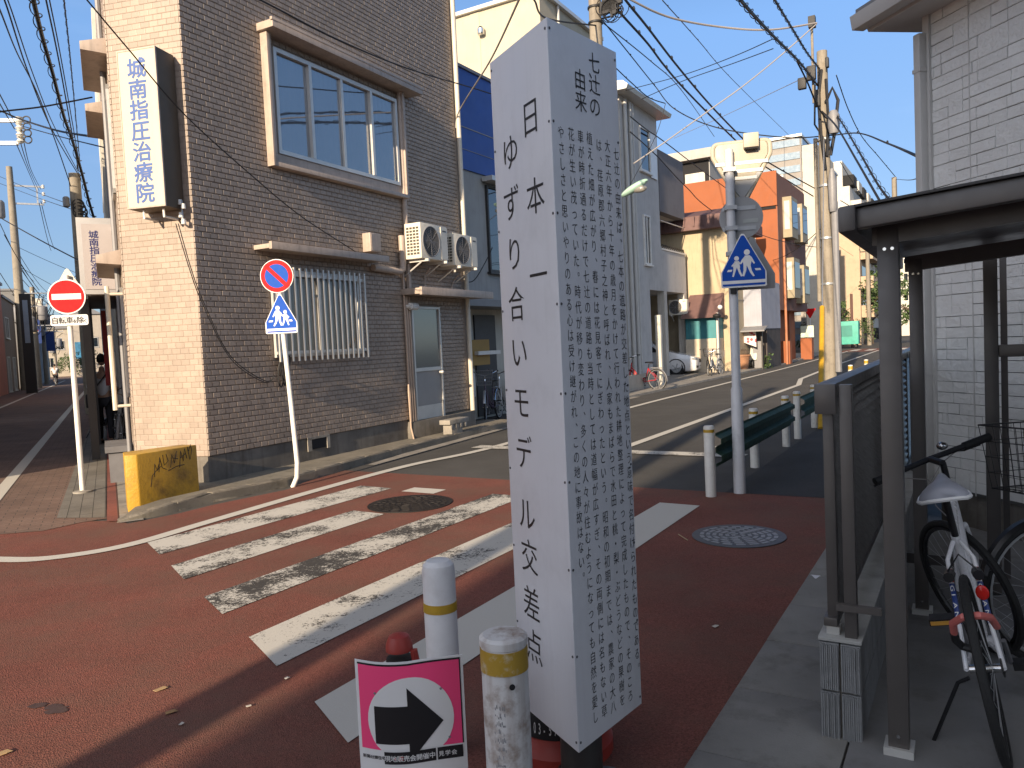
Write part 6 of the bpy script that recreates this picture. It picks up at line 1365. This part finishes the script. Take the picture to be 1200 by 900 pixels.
for s_ in (-1, 1):
    for y in (-.86, -3.5):
        w_ = MB().torus((s_*.8, y, .33), .25, .085, 'x', 32, 10).build('wheel', M['black'], car); r_ = MB(); r_.cyl((s_*.86, y, .33), (s_*.885, y, .33), .2, seg=24)
        for k in range(5): a = k*2*pi/5; r_.tube([(s_*.89, y, .33), (s_*.89, y+.19*cos(a), .33+.19*sin(a))], .025, 6)
        r_.build('rim', M['steel'], w_)
        MB().prism([(y+.37*cos(a), .33+.37*sin(a)) for a in [2*pi*k/28 for k in range(28)]], lambda p, q, u: (u, p, q), s_*.893, s_*.903).build('wheel_arch', M['dark'], car) if False else None
        MB().torus((s_*.905, y, .33), .36, .02, 'x', 32, 6).build('wheel_arch', plast, car)
    MB().ball((s_*.62, -.14, .68), (.2, .16, .075), 14, 8).build('headlight', mat('headlamp', (.5, .52, .55), .1, .6, 0), car)
    MB().ball((s_*.13, -.005, .58), (.11, .035, .09), 14, 8).build('grille', M['black'], car)
    MB().box(s_*.55-.16, s_*.55+.16, -.06, .0, .3, .4).build('air_intake', plast, car, bevel=.02)
    MB().ball((s_*.98, -1.5, 1.0), (.09, .06, .06), 10, 6).build('wing_mirror', paint, car)
    MB().add([(s_*.905, -1.55, 1.02), (s_*.905, -3.6, 1.02), (s_*.69, -3.3, 1.42), (s_*.69, -2.05, 1.42)], [(0, 1, 2, 3)]).build('side_window', M['glassdark'], car)
MB().box(-.26, .26, -.005, .02, .4, .5).build('number_plate', M['signwhite'], car, bevel=.006)
MB().add([(-.7, -1.3, 1.06), (.7, -1.3, 1.06), (.55, -1.87, 1.445), (-.55, -1.87, 1.445)], [(0, 1, 2, 3)]).build('windscreen', M['glassdark'], car)
# ================================================================== POLES AND OVERHEAD CABLES
def utility_pole(name, label, base, h, r0_, r1_, group=None, cross=(), az=31, extra=None):
    t = thing(name, label, 'utility pole', base, az, group)
    MB().tube([(0, 0, 0), (0, 0, h)], [r0_, r1_], 18).build('pole', M['pole'], t)
    for z, L, o in cross:
        MB().box(-L/2+o, L/2+o, -r1_-.1, -r1_-.02, z-.04, z+.04).build('cross_arm', M['steel'], t)
        for k in range(3): x = o-L/2+.1+k*(L-.2)/2; MB().lathe([(.03, 0), (.05, .03), (.03, .06), (.05, .09), (.03, .13), (.0, .14)], (x, -r1_-.06, z+.04), 10).build('insulator', M['porcelain'], t)
    return t
pr = D(972, 400, 23.9); hp_ = D(969, 60, 23.9).z
t = utility_pole('utility_pole', 'tall sunlit concrete utility pole with cables right of the orange house', (pr.x, pr.y, 0), hp_, .19, .15, cross=())
MB().tube([(-.27, 0, hp_-1.5), (-.27, 0, D(961, 24, 23.9).z)], .04, 8).build('extension_rod', M['pole'], t); MB().box(-.36, -.16, -.1, .1, D(961, 30, 23.9).z, D(961, 17, 23.9).z).build('clamp', M['black'], t)
for dx, dz, sx, sz in ((-.28, -.45, .26, .42), (-.55, -.75, .24, .34), (-.12, -1.2, .16, .5), (.18, -.3, .1, .3)): MB().box(dx-sx*.5, dx+sx*.5, -.35, -.17, hp_+dz-sz, hp_+dz).build('splice_box', M['black'], t, bevel=.03)
MB().tube([(.1, -.2, hp_-1.6), (.3, -.2, hp_-1.2), (.45, -.2, hp_-1.6), (.32, -.2, hp_-2.6), (.2, -.2, hp_-3.2)], .05, 8).build('cable_loop', M['cable'], t)
MB().tube([(.0, -.2, hp_-.6), (-.1, -.24, hp_-1.4), (-.05, -.23, hp_-2.6), (.05, -.22, hp_-3.6)], .05, 6).tube([(.12, -.18, hp_-.9), (.16, -.2, hp_-2), (.1, -.2, hp_-3.2)], .045, 6).tube([(-.2, -.15, hp_-1.0), (-.23, -.2, hp_-2.2), (.2, -.2, hp_-3.0)], .03, 6).build('riser_cable', M['cable'], t)
MB().tube([(.26, -.1, .3), (.26, -.1, hp_-4.6)], .1, 10).lathe([(.1, 0), (.13, .1), (.13, .9), (.06, 1.3)], (.22, -.16, hp_-4.9), 14).build('conduit', M['grey'], t)
MB().tube([(-.24, -.1, 2.5), (-.24, -.1, hp_-2.6)], .06, 10).build('conduit', M['pole'], t)
for z in (3.0, 4.4, 6.0, 7.4): MB().lathe([(.2, 0), (.21, 0), (.21, .06), (.2, .06)], (0, 0, z), 18).build('pole_band', M['steel'], t)
MB().lathe([(.02, 0), (.13, .02), (.17, .2), (.17, .55), (.1, .7), (0, .72)], (.32, -.25, hp_-2.6), 12).build('transformer', M['grey'], t)
# guy wire with its yellow guard
ga = G(962, 503); t = thing('guy_guard', 'yellow guard tube on the guy wire beside the slatted fence', 'guy wire', (ga.x, ga.y, 0), 0)
ptop = Vector((pr.x, pr.y, hp_-2.5))-Vector((ga.x, ga.y, 0)); zt_ = D(965, 356, 13.4).z
dirg = ptop.normalized(); Lg = zt_/dirg.z
MB().tube([dirg*.0, dirg*Lg], .05, 12).build('guard_tube', mat('guard_yellow', (.55, .32, .02), .5, 0, .08, 4, dirt=.3, ds=5), t); MB().tube([dirg*Lg, ptop], .012, 6).build('wire', M['steel'], t)
q = D(716, 470, 21); hz_ = D(697, -30, 21).z
t = utility_pole('utility_pole', 'pale concrete utility pole whose top shows above the monument', (q.x, q.y, 0), hz_, .19, .165); 
zz = D(698, 15, 21).z
MB().lathe([(.19, 0), (.2, 0), (.2, .05), (.19, .05)], (0, 0, zz-.3), 16).lathe([(.19, 0), (.2, 0), (.2, .05), (.19, .05)], (0, 0, zz+.1), 16).build('pole_band', M['black'], t)
mb = MB(); rg = random.Random(8)
for k in range(16): mb.torus((.55+rg.uniform(-.25, .25), -.1+rg.uniform(-.1, .1), zz+.1+rg.uniform(-.35, .35)), rg.uniform(.08, .24), .013, 'y', 14, 4)
for k in range(8): mb.box(.5+rg.uniform(-.3, .3), .62+rg.uniform(-.3, .3), -.15, -.05, zz+rg.uniform(-.35, .4), zz+.1+rg.uniform(-.2, .45))
mb.tube([(.1, 0, zz), (.7, 0, zz+.05)], .03, 6).tube([(.1, 0, zz-.2), (.5, 0, zz-.2)], .02, 6); mb.build('cable_tangle', M['cable'], t)
# far poles, right street
for px, py0, py1, Y, lab in ((1019, 404, 240, 72, 'concrete utility pole beside the beige apartment block'), (1052, 400, 208, 33, 'slim pole whose pale tip shows above the shelter roof')):
    b = D(px, py0, Y); t = utility_pole('utility_pole', lab, (b.x, b.y, 0), D(px-6, py1, Y).z, .2 if Y > 50 else .15, .16 if Y > 50 else .1, cross=[(D(px, py1+25, Y).z, 1.6, 0)] if Y > 50 else ())
b = D(999, 403, 66); t = thing('iron_post', 'thin dark rusty post by the green cart', 'post', (b.x, b.y, 0)); MB().tube([(0, 0, 0), (0, 0, 4.6)], .12, 8).lathe([(.16, 0), (.2, .1), (.1, .3)], (0, 0, 2.2), 8).build('post', mat('rust_brown', (.1, .05, .04), .8), t)
b = D(1054, 410, 40); 
# left lane poles
b = D(104, 430, 25); t = utility_pole('utility_pole', 'concrete utility pole behind the lane sign carrying the thick twisted cable', (b.x, b.y, 0), D(99, 203, 25).z, .2, .17, az=-28)
zt_ = D(99, 203, 25).z; MB().lathe([(.06, 0), (.1, .03), (.1, .3), (.06, .34)], (-.28, -.1, zt_-1.1), 12).build('junction_box', M['grey'], t)
mb = MB()
for k in range(7): mb.torus((.05+.02*k, -.15, zt_-1.0-.12*k), .16+.02*(k % 3), .025, 'y', 16, 5)
mb.build('cable_tangle', M['cable'], t)
b = D(30, 440, 56); zt_ = D(17, 195, 56).z
t = utility_pole('utility_pole', 'tall tapering utility pole at the left with two steel bracket arms', (b.x, b.y, 0), zt_, .38, .2, az=-28)
x_ = .0; zA, zB = D(20, 217, 56).z, D(20, 238, 56).z
for z in (zA, zB): MB().box(.1, 2.0, -.05, .05, z-.06, z+.06).build('bracket_arm', M['steel'], t)
MB().box(1.55, 1.65, -.05, .05, zB, zA).build('bracket_arm', M['steel'], t)
for k in range(3): MB().lathe([(.06, 0), (.13, .06), (.06, .14), (.13, .2), (.0, .3)], (2.0, 0, zB+.1+k*(zA-zB)/2.4), 10).build('insulator', M['porcelain'], t)
MB().lathe([(.3, 0), (.36, .1), (.36, 1.1), (.25, 1.25), (0, 1.3)], (-.8, 0, D(6, 240, 56).z-1.0), 16).build('transformer', M['grey'], t)
# pole out of sight to the left with insulators in the picture
b = D(-30, 440, 22); t = utility_pole('utility_pole', 'utility pole left of the picture whose insulator arm reaches in', (b.x, b.y, 0), 9.6, .2, .16, az=-10)
za, zb2 = D(10, 138, 22).z, D(10, 165, 22).z; xa = D(10, 150, 22).x-b.x
for z in (za, zb2): MB().box(0, xa+.1, -.04, .04, z-.05, z+.05).build('bracket_arm', M['steel'], t)
for k in range(4): MB().lathe([(.05, 0), (.11, .05), (.05, .12), (.1, .17), (.0, .2)], (xa+.15, 0, zb2+(za-zb2)*k/3.4), 10).build('insulator', M['porcelain'], t); MB().torus((xa+.35, 0, zb2+.1+(za-zb2)*k/3.4), .1, .02, 'y', 14, 5).build('insulator_loop', M['cable'], t)
# lane clutter pole in the distance
for i, (px, Y, py1, lab) in enumerate([(45, 60, 336, 'far lane utility pole crowded with transformers, the left one'), (54, 71, 350, 'far lane utility pole with cross arms, behind the crowded one'), (66, 105, 384, 'farthest slim utility pole in the lane')]):
    b = D(px, 435, Y); h_ = D(px, py1, Y).z; t = utility_pole('utility_pole', lab, (b.x, b.y, 0), h_, .2, .16, az=-28, cross=[(h_-.5, 2.4, 0), (h_-1.5, 2.0, 0), (h_-3, 1.6, .4)])
    mb = MB(); rg = random.Random(i+90)
    for k in range(14): a_ = rg.uniform(0, 6.28); mb.tube([(0, 0, h_-rg.uniform(.3, 4)), (.5*cos(a_), -.3, h_-rg.uniform(.5, 4)), (1.3*cos(a_), -.2, h_-rg.uniform(.3, 3))], .035, 4)
    mb.build('cable_tangle', M['cable'], t)
    for k in range(3): MB().lathe([(.3, 0), (.36, .1), (.36, 1.0), (.2, 1.15)], (-1.0+k*.8, -.1, h_-2.6-(k % 2)*.8), 12).build('transformer', M['grey'], t)
# twisted bundles and single cables: (label, material, radius, twist, [(px, py, Y)...])
def cable(label, pts, r, mt=None, twist=0, beads=0, group='overhead cables'):
    r *= .8; P = [D(*p) for p in pts]; Q = []
    for i in range(len(P)-1):
        a, b, c, d = P[max(i-1, 0)], P[i], P[i+1], P[min(i+2, len(P)-1)]
        for k in range(10): t = k/10; Q.append(.5*((2*b)+(c-a)*t+(2*a-5*b+4*c-d)*t*t+(3*b-a-3*c+d)*t**3))
    Q.append(P[-1]); mb = MB()
    if len(P) == 2:
        L = (P[1]-P[0]).length; Q = [P[0].lerp(P[1], k/14)-Vector((0, 0, 4*(k/14)*(1-k/14)*L*.012)) for k in range(15)]
    mb.tube(Q, r, 6)
    if twist:
        Ln = sum((Q[i+1]-Q[i]).length for i in range(len(Q)-1)); n = int(Ln/.06); H_ = []; acc = 0
        for k in range(n):
            f = k/n*(len(Q)-1); i = int(f); p = Q[i].lerp(Q[min(i+1, len(Q)-1)], f-i); tg = (Q[min(i+1, len(Q)-1)]-Q[max(i-1, 0)]).normalized(); sd_ = tg.cross(Vector((0, 0, 1))).normalized(); up = sd_.cross(tg)
            a = k*.55; H_.append(p+(sd_*cos(a)+up*sin(a))*twist)
        mb.tube(H_, r*.28, 4, False)
    if beads:
        for k in range(1, beads+1): f = k/(beads+1)*(len(Q)-1); p = Q[int(f)]; mb.ball(p+Vector((0, 0, r)), (r*1.3, r*1.3, r*2.2), 6, 4)
    o = mb.build('overhead_cable', mt or M['cable']); return tag(o, label, 'cable', group)
PY = 23.9
cable('thick black cable bundle from the top edge to the tall sunlit pole', [(845, -40, 9), (868, 0, 12), (905, 41, 16), (937, 73, 20), (958, 100, PY)], .038, twist=.05)
cable('single black cable from the top edge to the tall sunlit pole', [(890, -30, 11), (908, 0, 14), (930, 36, 18), (946, 62, 21), (960, 80, PY)], .03, twist=.035)
cable('pale grey cable sagging across the sky to the rod of the tall sunlit pole', [(700, -25, 20), (740, 0, 20.5), (784, 20, 21.5), (840, 31, 22.5), (900, 35, 23), (957, 27, PY)], .035, M['cablegrey'])
cable('brownish grey cable crossing down to the white house window', [(957, 28, PY), (915, 65, 23.5), (872, 100, 23), (833, 128, 22.8), (780, 166, 22.6), (742, 192, 22.5)], .025, M['cablegrey'])
cable('thick black cable running above the monument to the mirror post, the upper of the pair', [(700, -45, 18), (733, 0, 20), (758, 31, 22), (795, 79, 26), (835, 126, 31), (878, 170, 37), (900, 190, 41), (957, 222, 50)], .045, beads=9)
cable('thick black cable running above the monument to the mirror post, the lower of the pair', [(713, 0, 21), (733, 22, 22), (759, 51, 24), (777, 75, 26), (800, 102, 29), (835, 138, 33), (870, 172, 38), (895, 194, 42), (953, 230, 50)], .045, beads=9)
cable('black cable from the pole above the monument curving to the right house', [(703, 20, 21), (739, 65, 24), (767, 100, 27), (791, 128, 26), (842, 150, 25), (920, 161, 24), (970, 159, PY), (1005, 156, 20), (1040, 168, 14), (1084, 187, 7)], .022, beads=8)
cable('thin black cable slanting down right of the monument top', [(707, 27, 21), (763, 72, 26), (798, 105, 32), (837, 160, 45)], .02, beads=5)
cable('thin wire with small beads crossing the sky at the top', [(776, 0, 22), (818, 47, 30), (860, 95, 42), (926, 160, 70)], .02, beads=10)
cable('thin pair wire crossing from the thick bundle to the white house eaves, the upper one', [(905, 46, 16), (860, 66, 18), (800, 88, 20), (733, 106, 22.3)], .012)
cable('thin pair wire crossing from the thick bundle to the white house eaves, the lower one', [(906, 57, 16), (860, 74, 18), (800, 95, 20), (752, 116, 22.3)], .012)
cable('short black cable right of the monument leading to a small insulator', [(722, 80, 20), (740, 97, 21), (760, 114, 22), (779, 121, 23)], .018, beads=3)
cable('thin wire dropping from the small insulator past the white house', [(780, 121, 23), (768, 160, 23), (740, 214, 22)], .012)
cable('black service cable along the white house wall, the upper one', [(738, 136, 21), (758, 152, 23), (781, 168, 26), (846, 217, 36), (950, 292, 60)], .022)
cable('black service cable along the white house wall, the lower one', [(738, 154, 21), (770, 183, 25), (804, 219, 29), (843, 253, 36), (925, 305, 60)], .022)
cable('thin grey wire from the tall sunlit pole to the tower roofs', [(940, 92, PY), (900, 111, 28), (850, 135, 35), (790, 162, 45)], .014, M['cablegrey'])
cable('thick black cable leaving the tall sunlit pole towards the shelter roof, the left one', [(958, 122, PY), (963, 130, PY), (980, 148, 20), (1005, 190, 16), (1038, 247, 12.5), (1075, 300, 10)], .03)
cable('twisted black cable bundle leaving the tall sunlit pole towards the shelter roof', [(980, 135, PY), (988, 146, 21), (1008, 180, 17), (1030, 218, 14), (1053, 247, 12), (1085, 290, 10)], .028, twist=.05)
cable('black cable hanging off the left side of the tall sunlit pole', [(934, 72, 21), (946, 96, 22), (957, 122, 23), (968, 138, 23.5), (980, 141, 23.6)], .03)
cable('thin beaded wire sloping to the pale pole tip above the shelter', [(980, 88, PY), (994, 128, 26), (1010, 160, 29), (1030, 184, 31), (1050, 208, 33)], .02, beads=6)
cable('thin wire from the pale pole tip to the house on the right', [(1050, 210, 33), (1065, 211, 20), (1084, 206, 8)], .012)
for i, (a, b) in enumerate((((1060, 246, 30), (1085, 231, 9)), ((1066, 248, 30), (1085, 236, 9)))): cable('short thin wire between shelter roof and downpipe, the %s one' % ('upper', 'lower')[i], [a, b], .012)
for i, (a, b) in enumerate((((885, 205, 50), (1000, 300, 70)), ((880, 270, 34), (962, 290, 24)), ((905, 305, 38), (962, 268, 24)), ((985, 190, 24), (1030, 240, 60)), ((985, 235, 24), (1045, 243, 60)))): cable(('thin wire slanting before the orange house roof', 'thin wire across the shaded street side of the orange house', 'thin wire from the orange house up to the tall sunlit pole', 'thin wire before the white balcony block', 'nearly level thin wire before the white balcony block')[i], [a, b], .016)
# wires in front of the tiled building
bxp = CF.w(.1, 3.25, 3.2)
def near(px, py, t_): return (px, py, t_)
cable('thin black wire from the top edge past the clinic sign to the meter box', [(60, -50, 6.0), (102, 0, 6.6), (150, 57, 7.2), (217, 135, 8.2), (300, 210, 9.3), (355, 255, 10.4), (415, 294, 11.6), (422, 300, 11.9)], .009)
cable('black wire crossing in front of the brown tiles above the upper window', [(240, -30, 8), (305, 0, 8.6), (397, 47, 10), (480, 81, 12), (557, 104, 14.5), (600, 118, 16)], .013)
for i in range(2): cable('thin black wire hanging from the sign insulators to the cable coil, the %s one' % ('left', 'right')[i], [(206+i*3, 262, 8.98), (222+i*2, 315, 8.98), (237+i*2, 355, 9.2), (270, 420-i*3, 9.6), (310, 448-i*2, 10.1), (322, 440, 10.2)], .007)
cable('pale drop wire rising from the tiled building end past the monument top', [(534, 150, 14.7), (536, 135, 14.6), (545, 118, 14), (575, 70, 11), (608, 0, 8), (620, -30, 7)], .016, M['cablegrey'])
cable('black cable running off behind the monument top', [(610, -22, 12), (626, 0, 14), (642, 22, 17), (700, 30, 21)], .025)
cable('black cable under the eaves of the blue panel house', [(577, 290, 15.8), (570, 305, 15.6), (556, 328, 15.3), (545, 330, 15.2)], .012)
# sky at the left
cable('thick twisted black cable coming down from the top left to the lane pole', [(30, -40, 12), (39, 0, 13.5), (50, 45, 16), (62, 87, 18), (75, 137, 20.5), (85, 165, 22), (97, 207, 24), (104, 235, 25), (112, 262, 26)], .05, twist=.085)
cable('black wire right of the thick twisted cable, the left one', [(50, -20, 12), (54, 0, 13), (71, 82, 17), (92, 200, 24.5)], .018)
cable('black wire right of the thick twisted cable, the middle one', [(53, -20, 12), (58, 0, 13), (74, 82, 17), (95, 203, 24.5)], .014)
cable('twisted thin wire right of the thick twisted cable', [(73, -20, 11), (75, 0, 12), (81, 55, 15), (86, 107, 18), (94, 195, 24.5)], .014, twist=.02)
cable('black wire crossing the upper left corner, the left one', [(-15, -20, 12), (0, 12, 13), (20, 62, 17), (45, 112, 20), (70, 180, 23), (90, 240, 26)], .018)
cable('black wire crossing the upper left corner, the second one', [(-5, -20, 12), (7, 5, 13), (32, 82, 17), (60, 150, 21), (95, 210, 25)], .018)
cable('black wire crossing the upper left corner, the third one', [(0, -20, 12), (12, 8, 13), (38, 85, 17), (62, 145, 21), (94, 206, 25)], .014)
cable('black wire rising gently from the left edge to the upper canopy of the tiled building', [(-30, 138, 12), (0, 131, 12), (50, 125, 12.5), (108, 114, 13.2)], .016)
cable('thick black cable from the left insulator arm to the tiled building', [(-30, 125, 20), (0, 130, 21), (22, 139, 21.5), (67, 153, 18), (123, 162, 13)], .028)
cable('black wire below the thick cable from the left insulator arm', [(27, 148, 21.5), (70, 160, 18), (123, 173, 13)], .015)
cable('level black wire behind the left pole, the upper one', [(-20, 200, 60), (0, 207, 58), (45, 226, 50), (92, 243, 26)], .02)
cable('level black wire behind the left pole, the lower one', [(-20, 208, 60), (0, 215, 58), (45, 232, 50), (92, 248, 26)], .02)
for i in range(3): cable('thin wire from the left insulator arm to the bracket pole, the %s one' % ('left', 'middle', 'right')[i], [(19+i*3, 168-i*8, 22), (32+i*2, 198, 36), (44+i*2, 226-i*2, 56)], .018)
for i in range(2): cable('wire entering at the left edge above the insulator arm, the %s one' % ('upper', 'lower')[i], [(-20, 72+i*16, 14), (0, 111+i*11, 18), (17, 143+i*8, 22)], .018)
cable('thick black wire sloping across the lane below the bracket pole', [(-20, 243, 30), (7, 259, 30), (50, 283, 27), (94, 306, 24)], .028)
for i, (a, b, r) in enumerate((((48, 236, 56), (64, 292, 90), .03), ((46, 238, 56), (60, 294, 90), .03), ((0, 262, 50), (40, 330, 90), .03), ((0, 320, 50), (50, 380, 95), .03), ((15, 285, 56), (60, 345, 105), .03), ((22, 290, 56), (95, 322, 60), .02), ((22, 312, 56), (92, 350, 60), .02), ((35, 345, 88), (62, 388, 122), .03), ((20, 305, 56), (55, 350, 105), .035), ((14, 300, 56), (46, 345, 60), .03), ((20, 320, 56), (56, 356, 70), .03), ((5, 275, 45), (46, 340, 60), .03), ((46, 345, 60), (92, 380, 45), .025), ((46, 350, 60), (66, 390, 105), .03), ((24, 335, 56), (60, 392, 100), .03), ((30, 345, 56), (45, 370, 60), .03), ((40, 338, 60), (92, 335, 26), .014), ((48, 342, 60), (93, 318, 26), .014), ((40, 360, 88), (64, 330, 110), .03))): cable('one of the tangled thin wires above the lane', [a, b], r, group='tangled wires above the lane')
# pole and tall building behind the camera, source of the long shade
q = RF.w(-2.2, -7.0); utility_pole('utility_pole', 'concrete utility pole behind the camera casting the long shadow on the red road', q, 9.5, .17, .15)
t = fthing(RF, (-.8, -10, 0), 'corner_block', 'tall grey block behind the camera shading the monument and the shelter', 'building')
a = Frame(*RF.w(-1.02, -7.5).to_2d(), SUN_AZ); 
MB().box(-.55, 16, -22, -10, 0, 8.75).box(.9, 15.9, -21.8, -10.1, 8.75, 10.4).build('wall', wall_mat('block_grey', (.4, .38, .35)), t); MB().box(-.56, 16.1, -22.1, -9.99, 8.75, 8.8).build('roof', M['grey'], t)
for k in range(2):
    for j in range(5): win_x(t, RF, -.55, -21+j*2.2, -19.6+j*2.2, 1+k*3.2, 2.5+k*3.2, 2, s=-1);
